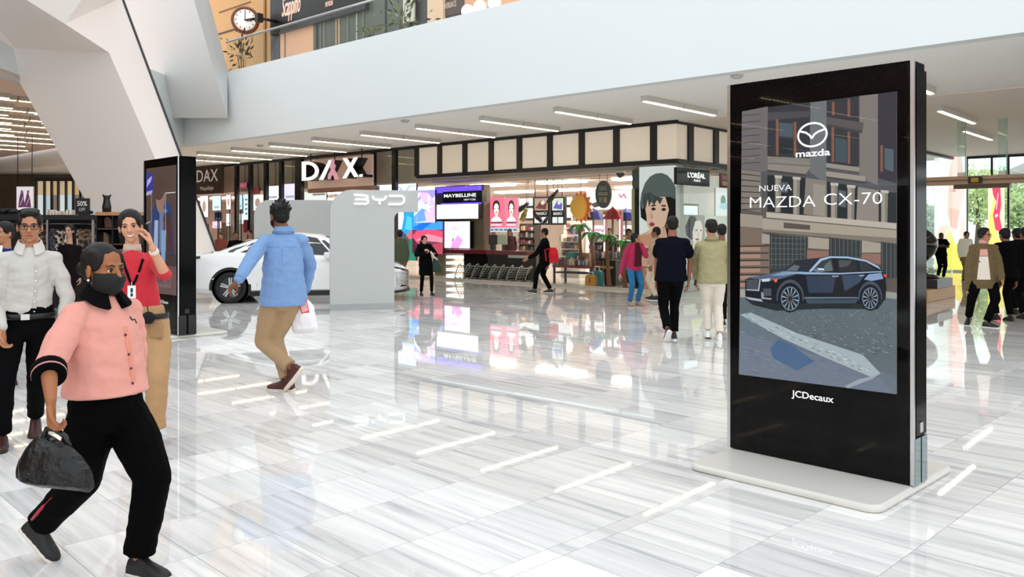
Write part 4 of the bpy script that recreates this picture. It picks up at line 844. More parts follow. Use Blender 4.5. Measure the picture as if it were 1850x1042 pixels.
t = T('banner_frame', 'tall narrow grey and black frame left of the portrait banner', 'frame', B(atv(1148,531,.7)[0], .7, 0)); mb = MB(); vbox(mb, 1142, 307, 1153, 340, .7, .2); mb.build('upper_panel', M('#59625f', .5), t); mb = MB(); vbox(mb, 1147, 340, 1154, 535, .7, .2); mb.build('lower_post', M('#0d0c0c', .4), t); mb = MB(); vbox(mb, 1141, 340, 1146.5, 535, .75, .1); mb.build('beige_strip', M('#c9b48c', .5), t)
t = T('security_camera', 'small dome camera under the shop header near the oval sign', 'camera', B(atv(1121,318,1)[0], 1, 3.14)); u, z = atv(1121, 318, 1.0); mb = MB(); mb.lathe([(.12,.13),(.12,.05),(.1,.0),(.0,-.07)], B(u, 1, z), 12); mb.build('dome', M('#2a2a2c', .2), t); mb = MB(); mb.lathe([(.13,.0),(.13,.1),(.05,.1)], B(u, 1, z+.08), 12); mb.lathe([(.025,0),(.025,.3)], B(u,1,z+.15), 6); mb.build('mount', M('#d8d4d0', .4), t)
# ---- right return: black name sign, white wall with portraits, plinth
def uboard(x0, y0, x1, y1, u, d):
    v0, zt = atu(x0, y0, u); v1, _ = atu(x1, y0, u); zb_ = max(0, atu((x0+x1)/2, y1, u)[1]); zt = atu((x0+x1)/2, y0, u)[1]; mb = MB(); bbox_(mb, u, u+d, v0, v1, zb_, zt)
    a = Art(B(u-.004, v0, zb_), E2*(v1-v0), EZ*(zt-zb_), -E1); a.W = v1-v0; a.H = zt-zb_; return mb, a, B(u, (v0+v1)/2, zb_)
mb, a, p = uboard(1223, 305, 1282, 335, .02, .085); t = T('name_sign', 'black box sign with white lettering right of the portrait banner', 'sign', p); mb.build('box', STEEL, t); atext(a, "L'ORÉAL", .58, .6, .42, '#f8f6f6', w=.54, bold=.02); atext(a, 'PARIS', .6, .3, .2, '#e8e4e4', w=.2); a.build('print', t, emit=1.5)
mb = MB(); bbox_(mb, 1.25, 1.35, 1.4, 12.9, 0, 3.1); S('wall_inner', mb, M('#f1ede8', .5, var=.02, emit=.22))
mb, a, p = uboard(1233, 368, 1262, 440, .9, .06); t = T('wall_mirror', 'white lit mirror in a brass frame on the inner wall', 'mirror', p); mb.build('frame', M('#b9a46c', .35), t); a.rect(.08,.03,.94,.95,'#eef6f8'); a.rect(.2,.2,.8,.8,'#dfeff4'); a.build('glass', t, emit=.7)
mb, a, p = uboard(1238, 388, 1273, 470, .7, .05); t = T('portrait_poster', 'white panel with the face of a curly black haired woman', 'poster', p); mb.build('board', M('#f4f0ec', .5), t)
a.poly([(.05,.55),(.0,.75),(.25,.98),(.5,.96),(.62,.8),(.5,.5),(.3,.45)],'#17161a'); a.poly([(.38,.4),(.36,.62),(.5,.86),(.78,.88),(.9,.7),(.84,.45),(.66,.3)],'#f1e3d6'); a.ell(.56,.66,.06,.016,'#33262a'); a.ell(.8,.66,.045,.016,'#33262a'); a.ell(.6,.46,.1,.025,'#b03a3c'); a.poly([(.66,.64),(.62,.54),(.7,.53)],'#dcc0b0'); a.poly([(.3,.1),(.4,.38),(.75,.3),(.95,.1)],'#e9e3a0'); a.build('print', t, emit=.5)
mb, a, p = uboard(1293, 340, 1322, 390, 1.0, .05); t = T('portrait_poster', 'pale panel with a small bluish figure, high on the inner wall', 'poster', p); mb.build('board', M('#f4f0ec', .5), t); a.rect(0,0,1,1,'#f6f5f2'); a.ell(.45,.55,.16,.2,'#7a9a98'); a.ell(.5,.35,.3,.12,'#bfe0ec'); a.build('print', t, emit=.6)
mb, a, p = uboard(1302, 313, 1316, 339, .3, .05); t = T('small_sign', 'small red hanging sign beside the big display edge', 'sign', p); mb.build('board', M('#9c1f2a', .5), t); a.rect(.2,.15,.8,.45,'#e8d0d0'); a.rect(.2,.55,.8,.85,'#d88a8a'); a.build('print', t)
mb = MB(); bbox_(mb, .1, .95, .62, 3.2, .0, .34); o = mb.build('display_plinth', M('#e9e4dc', .4), None, loc=B(.5, 1.5, 0), bevel=.02); tag(o, 'low white display plinth under the curly haired portrait', 'plinth'); mb = MB(); bbox_(mb, .12, .93, .64, 3.18, -.0, .04); mb.build('kick', M('#8c857a', .5), o)
for v_, x in ((.9, 1), (2.0, 2), (2.8, 3)):
    mb = MB(); mb.lathe([(.09,0),(.09,.2),(.03,.24),(.03,.3),(.05,.3),(.05,.36)], B(.5, v_, .34), 12); o = mb.build('cosmetics_bottle', M(['#8a3844','#d9cbb8','#4a4a58'][x-1], .3), None, loc=B(.5, v_, .34)); tag(o, ['dark red bottle on the low white plinth','cream bottle on the low white plinth','grey blue bottle on the low white plinth'][x-1], 'bottle')
# ================================================================ CAR STAND AND CAR
GREY = M('#b9bcba', .4, var=.02)
PO = V((-3.53, 16.21, 0)); PX = V((.962, .275, 0)).normalized(); PN = V((PX.y, -PX.x, 0))
def panel(o, ax, nrm, W, H, leg, armz, name, label, right_leg=False):
    pts = [(0,0),(leg,0)]
    if leg < W: pts += [(leg, armz-.13)]+[(leg+.13-.13*cos(R(a)), armz-.13+.13*sin(R(a))) for a in (20,45,70,90)]+[(W, armz)]
    else: pts += [(W, 0)]
    pts += [(W, H)]+[(.42+.42*cos(R(a)), H-.42+.42*sin(R(a))) for a in range(90, 181, 10)]
    t = T('grey_panel', label, 'display stand', o+ax*(leg/2)-nrm*.06); mb = MB(); mb.prism([o+ax*a+EZ*b for a, b in pts], -nrm*.12); b = mb.build('board', GREY, t, bevel=.008)
    return t
t = panel(PO, PX, PN, 1.72, 2.35, 1.25, 1.92, 'grey_panel', 'grey arched stand panel with raised white letters before the white car')
mb = MB(); mb.box(PO+PX*.625+PN*.003+EZ*.06, PX*.62, PN*.004, EZ*.06); mb.build('kick_plate', M('#a3a6a5', .4), t)
def ph(px, py):
    k = (px-925)/F; a = (k*PO.y-PO.x)/(PX.x-k*PX.y); Y = PO.y+PX.y*a; return a, HC-(py-HZ)/F*Y
def pstroke(mb, pts, w_):
    q = [ph(*p) for p in pts]; n = []
    L_ = []; Rr = []
    for i, (a, b) in enumerate(q):
        d = V((q[min(i+1,len(q)-1)][0]-q[max(i-1,0)][0], q[min(i+1,len(q)-1)][1]-q[max(i-1,0)][1])).normalized(); m_ = V((-d.y, d.x))*w_/2
        L_.append((a+m_.x, b+m_.y)); Rr.append((a-m_.x, b-m_.y))
    for i in range(len(q)-1): mb.prism([PO+PX*x+EZ*y+PN*.001 for x, y in (L_[i], L_[i+1], Rr[i+1], Rr[i])], PN*.05)
W1 = M('#f6f6f4', .35, emit=.25, var=0)
def C(x, y): return (340+x/3.857, 330+y/3.857)      # reading the lettering off a 3.86x enlargement
L1 = [[C(1155,84),C(1235,90),C(1250,98),C(1248,110),C(1235,116),C(1160,116)], [C(1235,116),C(1252,124),C(1252,138),C(1238,148),C(1155,146)]]
L2 = [[C(1284,92),C(1288,108),C(1300,118),C(1355,120),C(1372,110),C(1378,92)], [C(1332,120),C(1332,152)]]
L3 = [[C(1398,92),C(1485,92),C(1502,104),C(1504,124),C(1494,142),C(1475,150),C(1394,150)]]
for Lt in (L1, L2, L3):
    mb = MB(); [pstroke(mb, s_, .042) for s_ in Lt]; mb.build('letter', W1, t, label='raised white letter')
RO = V((-6.88, 22.3, 0)); RX = V((.98, .2, 0)).normalized(); panel(RO, RX, V((RX.y,-RX.x,0)), 2.6, 2.36, 2.6, 0, 'grey_panel', 'plain grey stand panel with a rounded corner behind the white car')
# ---- car: body lofted from cross-sections, wheel arches cut out
CA = R(9); CX = V((cos(CA), sin(CA), 0)); CY = V((-sin(CA), cos(CA), 0)); CO = V((-6.0, 17.86, 0)) + CY*.80    # rear axle centre on the ground
def cp(x, y, z): return CO+CX*x+CY*y+EZ*z
car = T('car', 'white sedan car displayed behind the grey panel', 'car', cp(1.36, 0, 0))
WH = M('#f3f4f4', .12, spec=.5, var=0, coat=.6); CG = M('#1a2022', .03, spec=.6, var=0); BK = M('#08080a', .35, var=0)
# station: x, half width at sill, at belt, z bottom, z sill, z belt/deck, roof half width, roof z
ST = [(-1.00,.60,.55,.42,.55,.88,0,0),(-.97,.74,.70,.34,.50,.97,0,0),(-.86,.83,.80,.27,.45,1.02,0,0),(-.6,.89,.86,.22,.42,1.04,0,0),(-.38,.915,.875,.2,.4,1.05,.60,1.06),(0.,.92,.885,.19,.38,1.045,.585,1.22),(.45,.92,.89,.18,.38,1.03,.575,1.37),(.95,.92,.89,.18,.38,1.015,.57,1.465),(1.4,.92,.89,.18,.38,1.0,.565,1.49),(1.85,.92,.89,.18,.38,.985,.56,1.45),(2.25,.92,.885,.18,.38,.97,.57,1.31),(2.6,.92,.875,.18,.38,.955,.60,1.12),(2.9,.92,.865,.19,.39,.94,.66,.97),(3.15,.915,.85,.19,.4,.89,0,0),(3.4,.89,.81,.2,.42,.82,0,0),(3.58,.82,.74,.22,.44,.75,0,0),(3.69,.68,.6,.25,.46,.69,0,0),(3.74,.5,.42,.3,.46,.62,0,0)]
rings = []
for (x, ws, wb, z0, zs, zbelt, wr, zr) in ST:
    cz = zbelt+.035; half = [(ws*.9, z0), (ws, zs-.1), (ws+.012, zs+.12), (ws+.004, (zs+zbelt)/2+.08), (wb+.012, zbelt-.05), (wb-.02, zbelt)]
    if wr: half += [(wb-.05, zbelt+.012), (wb+(wr-wb)*.55, zbelt+(zr-zbelt)*.62), (wr+.02, zbelt+(zr-zbelt)*.9), (wr*.7, zr), (0.001, zr+.02)]
    else: half += [(wb-.08, zbelt+.012), (wb*.7, zbelt+.03), (wb*.45, zbelt+.04), (wb*.25, cz+.005), (0.001, cz+.008)]
    rings.append([cp(x, -a, b) for a, b in half]+[cp(x, a, b) for a, b in half[::-1]])
mb = MB(); mb.loft(rings, True, True, True)
nr = len(rings[0])
tmp = mb.build('body', [WH, CG, BK], car)
me = tmp.data
# glass faces: between belt and roof in the cabin
for i, p in enumerate(me.polygons):
    c = p.center+wl(tmp); l = c-CO; x = l.dot(CX); z = l.z; y = abs(l.dot(CY))
    st_ = None
for md_x, in ((0.,), (2.72,)):
    cu = MB(); cu.lathe([(.385,-2),(.385,2)], cp(md_x, 0, .34), 32, CY); co = cu.build('cutter', BK)
    bo = tmp.modifiers.new('arch', 'BOOLEAN'); bo.object = co; bo.operation = 'DIFFERENCE'; bo.solver = 'EXACT'
    dg = bpy.context.evaluated_depsgraph_get(); nm = bpy.data.meshes.new_from_object(tmp.evaluated_get(dg)); tmp.modifiers.clear(); tmp.data = nm; bpy.data.objects.remove(co)
for p in tmp.data.polygons: p.use_smooth = True
tmp.modifiers.new('edge', 'EDGE_SPLIT').split_angle = R(38)
# dark inner arches
for x in (0., 2.72):
    for s_ in (-1, 1): mb = MB(); mb.loft([[cp(x+r*cos(2*pi*k/28), s_*b, .34+r*sin(2*pi*k/28)) for k in range(28)] for r, b in ((.384,.9),(.384,.5),(.1,.5))], False); mb.build('wheel_arch', BK, car)
    mb = MB()
    for a in range(-8, 189, 8): 
        c_, s_ = cos(R(a)), sin(R(a)); mb.box(cp(x+.40*c_, -.915, .34+.40*s_), (CX*c_+EZ*s_)*.028, CY*.012, (EZ*c_-CX*s_)*.032)
    mb.build('arch_trim', BK, car)
for s_ in (-1, 1): mb = MB(); mb.box(cp(1.36, s_*.905, .2), CX*.98, CY*.03, EZ*.05); mb.build('sill', BK, car)
# side windows: glass, slightly proud, dark; each its own piece
def win(pts, name='side_window'):
    def q(x, z):
        i = max(j for j in range(len(ST)) if ST[j][0] <= x); a, b = ST[i], ST[i+1]; f = (x-a[0])/(b[0]-a[0]); g = [a[k]+(b[k]-a[k])*f for k in range(8)]
        wb, zbt, wr, zr = g[2], g[5], g[6], g[7]; hs = [(wb-.02, zbt), (wb-.05, zbt+.012), (wb+(wr-wb)*.55, zbt+(zr-zbt)*.62), (wr+.02, zbt+(zr-zbt)*.9), (wr*.7, zr)]
        for (w0, h0), (w1, h1) in zip(hs, hs[1:]):
            if h0 <= z <= h1: return w0+(w1-w0)*(z-h0)/max(h1-h0, 1e-6)
        return hs[0][0]
    for sgn in (-1, 1):
        mb = MB()
        n = 6; g = []
        (b0, b1), (t0, t1) = pts
        rows_ = []
        for j in range(5):
            row = []
            for i in range(n+1):
                f = i/n; xb = b0[0]+(b1[0]-b0[0])*f; zb_ = b0[1]+(b1[1]-b0[1])*f; xt = t0[0]+(t1[0]-t0[0])*f; zt = t0[1]+(t1[1]-t0[1])*f+.03*sin(pi*f)
                g_ = j/4; x = xb+(xt-xb)*g_; z = zb_+(zt-zb_)*g_; row.append(cp(x, sgn*(q(x, z)+.008), z))
            rows_.append(row)
        mb.loft(rows_, False, False, True); mb.build(name, CG, car)
win((((.12,1.085),(1.12,1.055)),((.42,1.285),(1.16,1.40)))); win((((1.2,1.05),(2.12,1.01)),((1.24,1.405),(1.78,1.385)))); win((((-.22,1.085),(.05,1.085)),((.02,1.13),(.33,1.255)))); win((((2.18,1.01),(2.46,1.0)),((1.88,1.33),(2.0,1.28))), 'quarter_window')
# windscreen and rear glass follow the slope of the roof
def slope(x0, x1, name):
    rr = []
    for f in (0, .25, .5, .75, 1):
        x = x0+(x1-x0)*f; i = max(j for j in range(len(ST)) if ST[j][0] <= x); a, b = ST[i], ST[i+1]; g = (x-a[0])/(b[0]-a[0]); wr = a[6]+(b[6]-a[6])*g; zr = a[7]+(b[7]-a[7])*g
        rr.append([cp(x, s_*wr*.66, zr+.028-.012*abs(s_)) for s_ in (-1,-.5,0,.5,1)])
    mb = MB(); mb.loft(rr, False, False, True); mb.build(name, CG, car)
slope(1.95, 2.88, 'windscreen'); slope(-.36, .5, 'rear_glass')
mb = MB(); mb.box(cp(2.05, -.99, 1.02), CX*.1, CY*.09, EZ*.065); mb.build('door_mirror', WH, car, bevel=.03); mb = MB(); mb.tube([cp(2.12,-.86,.98), cp(2.08,-.93,.98)], .03, 6); mb.build('mirror_arm', BK, car)
for x in (.95, 1.95): mb = MB(); mb.box(cp(x, -.905, .9), CX*.1, CY*.012, EZ*.014); mb.build('door_handle', WH, car)
for xs in (.55, 1.2, 2.2): mb = MB(); mb.tube([cp(xs, -.926, .35), cp(xs, -.927, .6), cp(xs-.02, -.905, .93)], .0035, 4); mb.build('door_seam', M('#8f9496', .5), car)
# front: lamp, grille slats, bumper lip; rear lamp
mb = MB(); mb.loft([[cp(x, -y, z0), cp(x, -y-.012, (z0+z1)/2), cp(x, -y, z1)] for x, y, z0, z1 in ((3.12,.872,.79,.8),(3.3,.865,.73,.785),(3.5,.80,.69,.75),(3.62,.72,.665,.715),(3.72,.56,.65,.68))], False, False); mb.build('head_lamp', M('#23282c', .1, var=0), car)
for i in range(7):
    z = .63-.045*i; mb = MB(); mb.tube([cp(3.46+.008*i, -.875, z), cp(3.6, -.815, z), cp(3.71, -.68, z-.005), cp(3.775, -.4, z-.01), cp(3.79, 0, z-.01), cp(3.775, .4, z-.01)], .013, 5); mb.build('grille_slat', M('#c9cdd0', .2, metal=.7, var=0), car)
mb = MB(); mb.loft([[cp(x, -y, .31), cp(x, -y, .645)] for x, y in ((3.44,.862),(3.6,.795),(3.7,.66),(3.758,.4),(3.768,0),(3.758,-.4))], False, False); mb.build('grille', BK, car)
mb = MB(); mb.tube([cp(3.1,-.93,.2), cp(3.5,-.88,.21), cp(3.68,-.74,.22), cp(3.78,-.4,.22), cp(3.79,.4,.22)], .03, 6); mb.build('bumper_lip', BK, car)
mb = MB(); mb.tube([cp(-.62,-.872,.985), cp(-.86,-.815,.965), cp(-.99,-.62,.95), cp(-1.01,0,.95)], .03, 6); mb.build('tail_lamp', M('#2a0e10', .2), car)
TY = M('#0b0b0c', .6, var=0); RM = M('#b9bdc0', .25, metal=.8, var=0)
def wheel(x, s_):
    c = cp(x, s_*.8, .335); ax = CY*s_; t = MB(); t.lathe([(.22,-.11),(.31,-.115),(.335,-.08),(.335,.08),(.315,.112),(.235,.118),(.23,.06)], c, 32, ax); wv = t.build('wheel', TY, car, label='black tyre')
    t = MB(); t.lathe([(.228,.1),(.232,.118),(.215,.112),(.2,.05),(.0,.03)], c, 28, ax); t.build('rim_dish', M('#1b1d20', .3, var=0), wv)
    for k in range(5):
        a = 2*pi*k/5+.3; d = CX*cos(a)+EZ*sin(a); e = CX*-sin(a)+EZ*cos(a); o_ = ax*.105; t = MB(); t.prism([c+o_+d*.04+e*.03, c+o_+d*.222+e*.045, c+o_+d*.222+e*.012, c+o_+d*.04-e*.0], -ax*.03); t.prism([c+o_+d*.04-e*.004, c+o_+d*.222-e*.012, c+o_+d*.222-e*.036, c+o_+d*.04-e*.03], -ax*.03); t.build('spoke', RM, wv)
    t = MB(); t.lathe([(.045,.09),(.045,.112),(.0,.116)], c, 12, ax); t.build('hub_cap', RM, wv)
for x in (0., 2.72): wheel(x, -1); wheel(x, 1)
# ================================================================ ENTRANCE, RIGHT
GLS = glass_mat('#f2faf8', 1.0); BR = M('#b79a7c', .4, var=.06)
EV = 4.8
t = T('door_1', None, None, B(-8, EV, 0), kind='structure')
ub0 = -1.0; zt = atv(1760, 318, EV)[1]; zb2 = atv(1760, 333, EV)[1]
mb = MB(); bbox_(mb, -18, ub0, EV-.15, EV+.15, zb2, zt); mb.build('header_beam', BR, t)
mb = MB(); bbox_(mb, -18, ub0, EV-.16, EV-.15, zb2+.08, zb2+.12); mb.build('beam_groove', M('#7d6650', .4), t)
u0 = atv(1725, 335, EV)[0]; u1 = atv(1826, 335, EV)[0]; mb = MB(); bbox_(mb, u1, u0, EV-.12, EV+.12, zb2-.1, zb2-.001); mb.build('door_track', M('#5e4a3c', .4), t)
mb = MB(); vbox(mb, 1749, 319, 1774, 331, EV-.2, .05); mb.build('sensor_box', M('#15130c', .4), t); mb = MB(); vbox(mb, 1754, 321, 1768, 329, EV-.215, .015); mb.build('sensor_label', M('#b39a1f', .5), t, label='yellow sticker')
for x in (1737, 1811, 1885):
    u, _ = atv(x, 300, EV); mb = MB(); bbox_(mb, u-.09, u+.09, EV-.02, EV+.02, zt, ZC-.03); mb.build('glass_fin', glass_mat('#eef8f5', 1.2), t)
    mb = MB(); bbox_(mb, u-.1, u-.085, EV-.022, EV+.022, zt, ZC-.03); mb.build('fin_edge', M('#9db8b4', .2), t); mb = MB(); bbox_(mb, u-.08, u+.08, EV-.05, EV+.05, zt, zt+.1); mb.build('fin_clamp', M('#e6e6e2', .3), t)
# outer glazing
OV = 16.0
g = T('window_3', None, None, B(-10, OV, 0), kind='structure'); FR = M('#17181a', .4, var=0)
uc = atv(1722, 280, OV)[0]
mb = MB(); bbox_(mb, -26, uc, OV-.06, OV+.06, ZC-.12, ZC-.035); mb.build('top_rail', FR, g)
mb = MB(); bbox_(mb, uc-.06, uc+.06, 6, OV, ZC-.12, ZC-.035); mb.build('top_rail', FR, g)
mb = MB(); bbox_(mb, -26, uc, OV-.08, OV+.08, 0, .12); mb.build('floor_rail', M('#d8d8d4', .3), g)
prev = uc
for x in (1747, 1792, 1822, 1860, 1900):
    u, _ = atv(x, 400, OV); mb = MB(); bbox_(mb, u-.03, u+.03, OV-.05, OV+.05, .12, ZC-.12); mb.build('mullion', FR, g)
    mb = MB(); bbox_(mb, u+.03, prev-.03, OV-.008, OV+.008, .12, ZC-.12); mb.build('pane', GLS, g); prev = u
for k, (a, b) in enumerate(((6,9.2),(9.3,12.6),(12.7,15.9))):
    mb = MB(); bbox_(mb, uc-.008, uc+.008, a, b, .0, ZC-.12); mb.build('pane', GLS, g)
# window films on the glazing
def d_film(a):
    a.rect(0,0,1,1,'#f2f6f2'); a.poly([(.42,.5),(.46,.85),(.6,1),(.85,1),(.95,.7),(.8,.5),(.7,.35),(.55,.36)],'#f2d3c9'); a.poly([(.5,.38),(.72,.36),(.78,.52),(.5,.55)],'#f0bfb0'); a.ell(.62,.7,.05,.02,'#d89a94'); a.poly([(.05,.28),(.1,.36),(.4,.4),(.52,.3),(.62,0),(.02,0)],'#f1dcc4'); a.poly([(.3,.0),(.36,.28),(.5,.36),(.66,.22),(1,.3),(1,0)],'#efe06a'); a.poly([(.02,.0),(.06,.2),(.3,.28),(.3,0)],'#e6e06c'); a.poly([(.78,.22),(.82,.42),(.96,.45),(1,.3)],'#f3d6cc'); a.line([(.8,.1),(.95,.3)],.015,'#c9b456'); atext(a, 'AC', .8, .12, .05, '#b8ac5a', w=.16)
t = T('window_film', 'translucent window film of a person in yellow beside the entrance', 'poster', B(atv(1717,490,OV)[0], OV-.1, .2)); mb = MB(); vbox(mb, 1688, 282, 1746, 487, OV-.12, .02); 
a = art_on(1688, 282, 1746, 487, OV-.12); d_film(a); a.build('print', t, emit=.85); mb.build('sheet', M('#f4f6f4', .5), t)  # emission stands in for daylight coming through the film
t = T('window_film', 'translucent yellow window film with a pink upright shape on the right', 'poster', B(atv(1805,470,OV)[0], OV-.1, .6)); mb = MB(); vbox(mb, 1785, 338, 1815, 470, OV-.12, .02); mb.build('sheet', M('#f4f2e0', .5), t)
def d_film2(a): a.rect(0,0,1,1,'#f3efc4'); a.poly([(0,0),(.0,.5),(.4,.9),(.6,.3),(1,.3),(1,0)],'#f0e27c'); a.poly([(.3,.9),(.25,1),(.75,1),(.8,.75),(.7,.6),(.85,.42),(.8,.38),(.45,.42),(.3,.62),(.5,.8)],'#e84a6c'); a.line([(.5,.7),(.62,.92)],.05,'#f6c9d0'); a.line([(.42,.6),(.6,.62)],.04,'#f6c9d0')
a = art_on(1785, 338, 1815, 470, OV-.12); d_film2(a); a.build('print', t, emit=.85)  # this film too glows in place of the daylight behind it
# outside: canopy and trees
mb = MB(); mb.prism([B(-22,OV+.6,4.0), B(-22,OV+5,5.2), B(uc-2.0,OV+5,4.4), B(uc-1.0,OV+.6,3.3)], (0,0,.12)); S('canopy_roof', mb, M('#a9a19c', .6))
LEAF = [M('#b5c98c', .6, var=.25, vs=3), M('#ccd79a', .6, var=.25, vs=3), M('#8fae7c', .6, var=.25, vs=3)]
def tree(x, Y, w_, zc, label, k):
    c = at(x, HZ, Y); c.z = 0; t = T('tree', label, 'tree', c); mb = MB(); mb.tube([c, c+V((.1,0,zc*.5)), c+V((0,0,zc))], [.2,.15,.08], 8); mb.build('trunk', M('#6b5a48', .8), t)
    rnd = random.Random(k); mb = MB()
    for i in range(1300):
        d = V((rnd.gauss(0,1), rnd.gauss(0,1), rnd.gauss(0,1))).normalized()*(rnd.random()**.4); lump = .75+.35*noise.noise(d*2.3+V((k,0,0))); p = c+V((d.x*w_*lump, d.y*w_*lump, zc+d.z*w_*.85*lump))
        a = V((rnd.gauss(0,1), rnd.gauss(0,1), rnd.gauss(0,1))).normalized(); b = a.orthogonal().normalized(); s_ = rnd.uniform(.14,.26); mb.poly([p-a*s_, p-b*s_*.5, p+a*s_, p+b*s_*.5])
    o = mb.build('crown', LEAF[k % 3], t); o['kind'] = 'stuff'
tree(1765, 52, 3.0, 3.6, 'pale green tree outside the entrance, left of the pink window film', 1); tree(1842, 55, 2.6, 2.9, 'pale green tree outside, right of the pink window film', 0); tree(1678, 50, 2.0, 1.8, 'dark green shrub outside, just right of the big display', 2); tree(1802, 60, 2.8, 4.2, 'green tree farther out behind the pink window film', 3)
# wooden platform, black plinth and dark sculpture behind the big display
pb = ground(1676, 547); 
mb = MB(); mb.prism([pb, pb+E2*2.15, pb+E2*2.15+E1*1.6, pb+E1*1.6], (0,0,.27)); o = mb.build('wooden_platform', M('#c79a63', .45, var=.12, vs=3), None, loc=pb+E2*1.07+E1*.8, bevel=.01); tag(o, 'low pale wooden platform behind the big display', 'platform')
pc = pb+E2*1.12+E1*.5
mb = MB(); mb.prism([pc+E2*a+E1*b+EZ*.27 for a, b in ((-.6,-.55),(.62,-.55),(.62,.55),(-.6,.55))], (0,0,.2)); o = mb.build('black_plinth', M('#0c0c0d', .3), None, loc=pc+EZ*.27, bevel=.01); tag(o, 'low black plinth on the wooden platform', 'plinth')
t = T('sculpture', 'tall glossy black sculpture with a round bulging head on a black plinth', 'sculpture', pc+EZ*.47); GB = M('#0b0b0c', .12, spec=.6, var=0)
mb = MB(); mb.lathe([(.42,0),(.42,.05),(.34,.08),(.3,.1)], pc+EZ*.47, 24); mb.build('base', GB, t)
mb = MB(); mb.lathe([(.2,.1),(.14,.18),(.11,.26),(.12,.33),(.2,.42),(.33,.55),(.40,.72),(.39,.86),(.3,1.0),(.2,1.08),(.12,1.14),(.1,1.2),(.0,1.23)], pc+EZ*.47, 28); mb.build('head', GB, t)
mb = MB(); mb.lathe([(.15,.13),(.19,.17),(.19,.22),(.13,.26)], pc+EZ*.47, 20); mb.build('metal_collar', M('#c9a98a', .15, metal=1, var=0), t, label='polished metal collar')
# ================================================================ LEFT HALL
BW = 40.0
def fbox(mb, x0, y0, x1, y1, Y, d, zmin=None):
    p = at(x0, y1, Y); q = at(x1, y0, Y); z0 = p.z if zmin is None else zmin; return mb.abox(p.x, q.x, Y, Y+d, max(z0, 0), q.z)
def fart(x0, y0, x1, y1, Y):
    p = at(x0, y1, Y); q = at(x1, y0, Y); a = Art((p.x, Y-.004, p.z), (q.x-p.x,0,0), (0,0,q.z-p.z), (0,-1,0)); a.W = q.x-p.x; a.H = q.z-p.z; return a
mb = MB(); mb.abox(-60, -18.6, BW+1, BW+1.2, 0, ZL-.001); S('wall_left_back', mb, M('#5c4b3e', .6, var=.35, vs=1.5))
w4 = T('window_4', None, None, V((at(100,400,BW).x, BW, 0)), kind='structure')
mb = MB(); fbox(mb, 62, 321, 150, 327, BW, .2); mb.build('top_rail', STEEL, w4)
xs = [64,79,92,104,118,131,144,150]
for x in xs: mb = MB(); fbox(mb, x-1.2, 327, x+1.2, 420, BW-.05, .2, 0); mb.build('mullion', STEEL, w4)
for i, (a, b) in enumerate(zip(xs, xs[1:])):
    mb = MB(); fbox(mb, a+1.2, 327, b-1.2, 352, BW+.1, .05); mb.build('upper_panel', M(['#d9c2a2','#e9cf9f','#d5b98f'][i % 3], .5, emit=.35), w4); mb = MB(); fbox(mb, a+1.2, 352, b-1.2, 420, BW+.1, .04, 0); mb.build('lower_panel', M(['#e6eef2','#c8dcea','#8a7a70'][i % 3], .5, emit=.4), w4)
t = T('shoe_poster', 'white poster with two purple figures hanging in the left hall', 'poster', at(44,378,24)); mb = MB(); fbox(mb, 30, 337, 60, 379, 24, .05); mb.build('board', M('#f4f0f2', .5), t)
mb = MB(); [mb.tube([at(x,338,24.02), V((at(x,338,24.02).x, 24.02, ZC))], .012, 4) for x in (32, 58)]; mb.build('hanger', STEEL, t)
a = fart(30,337,60,379,24); a.rect(0,0,1,1,'#f1ebef'); 
for s_, dx in ((1,.3),(-1,.68)): a.poly([(dx-.2*s_,.1),(dx-.14*s_,.5),(dx-.02,.82),(dx+.1,.8),(dx+.16*s_,.4),(dx+.24*s_,.12)],'#6a3f62'); a.ell(dx+.02,.78,.07,.07,'#8a5a6c'); a.line([(dx-.1,.2),(dx+.12,.55)],.04,'#c9a6c0')
a.build('print', t, emit=.5)
FY = 16.2; WD = M('#4a2f22', .5, var=.3, vs=6); BKF = M('#0e0c0c', .5, var=.1)
t = T('clothes_fixture', 'tall black clothes fixture with a long top shelf, left behind the white shirt man', 'rack', V((at(90,412,FY).x, FY+.3, 0)))
mb = MB(); fbox(mb, -30, 388, 176, 397, FY, .6); mb.build('top_shelf', BKF, t)
mb = MB(); fbox(mb, -30, 397, 176, 520, FY+.62, .03, 0); mb.build('back_panel', M('#1c1615', .6, var=.2), t)
for x in (-28, 85, 167): mb = MB(); fbox(mb, x-1.5, 397, x+1.5, 540, FY+.05, .05, 0); mb.build('post', M('#8a8583', .3, metal=.8), t)
mb = MB(); p = at(-28, 404, FY+.3); q = at(168, 404, FY+.3); mb.tube([p, q], .016, 8); mb.build('rail', M('#8a8583', .3, metal=.8), t)
t = T('wooden_cabinet', 'wooden display cabinet with dark cubby holes before the leaning column', 'cabinet', V((at(222,412,15.4).x, 15.7, 0)))
mb = MB(); fbox(mb, 172, 383, 262, 389, 15.3, .7); mb.build('top', M('#b07f56', .45, var=.2, vs=5), t)
mb = MB(); fbox(mb, 174, 389, 260, 540, 15.9, .04, 0); mb.build('back_panel', WD, t)
for x in (174, 203, 232, 259): mb = MB(); fbox(mb, x-1, 389, x+1, 540, 15.35, .54, 0); mb.build('divider', BKF, t)
for y in (412, 440, 470, 505): mb = MB(); fbox(mb, 174, y, 260, y+2.5, 15.36, .53); mb.build('shelf', WD, t)
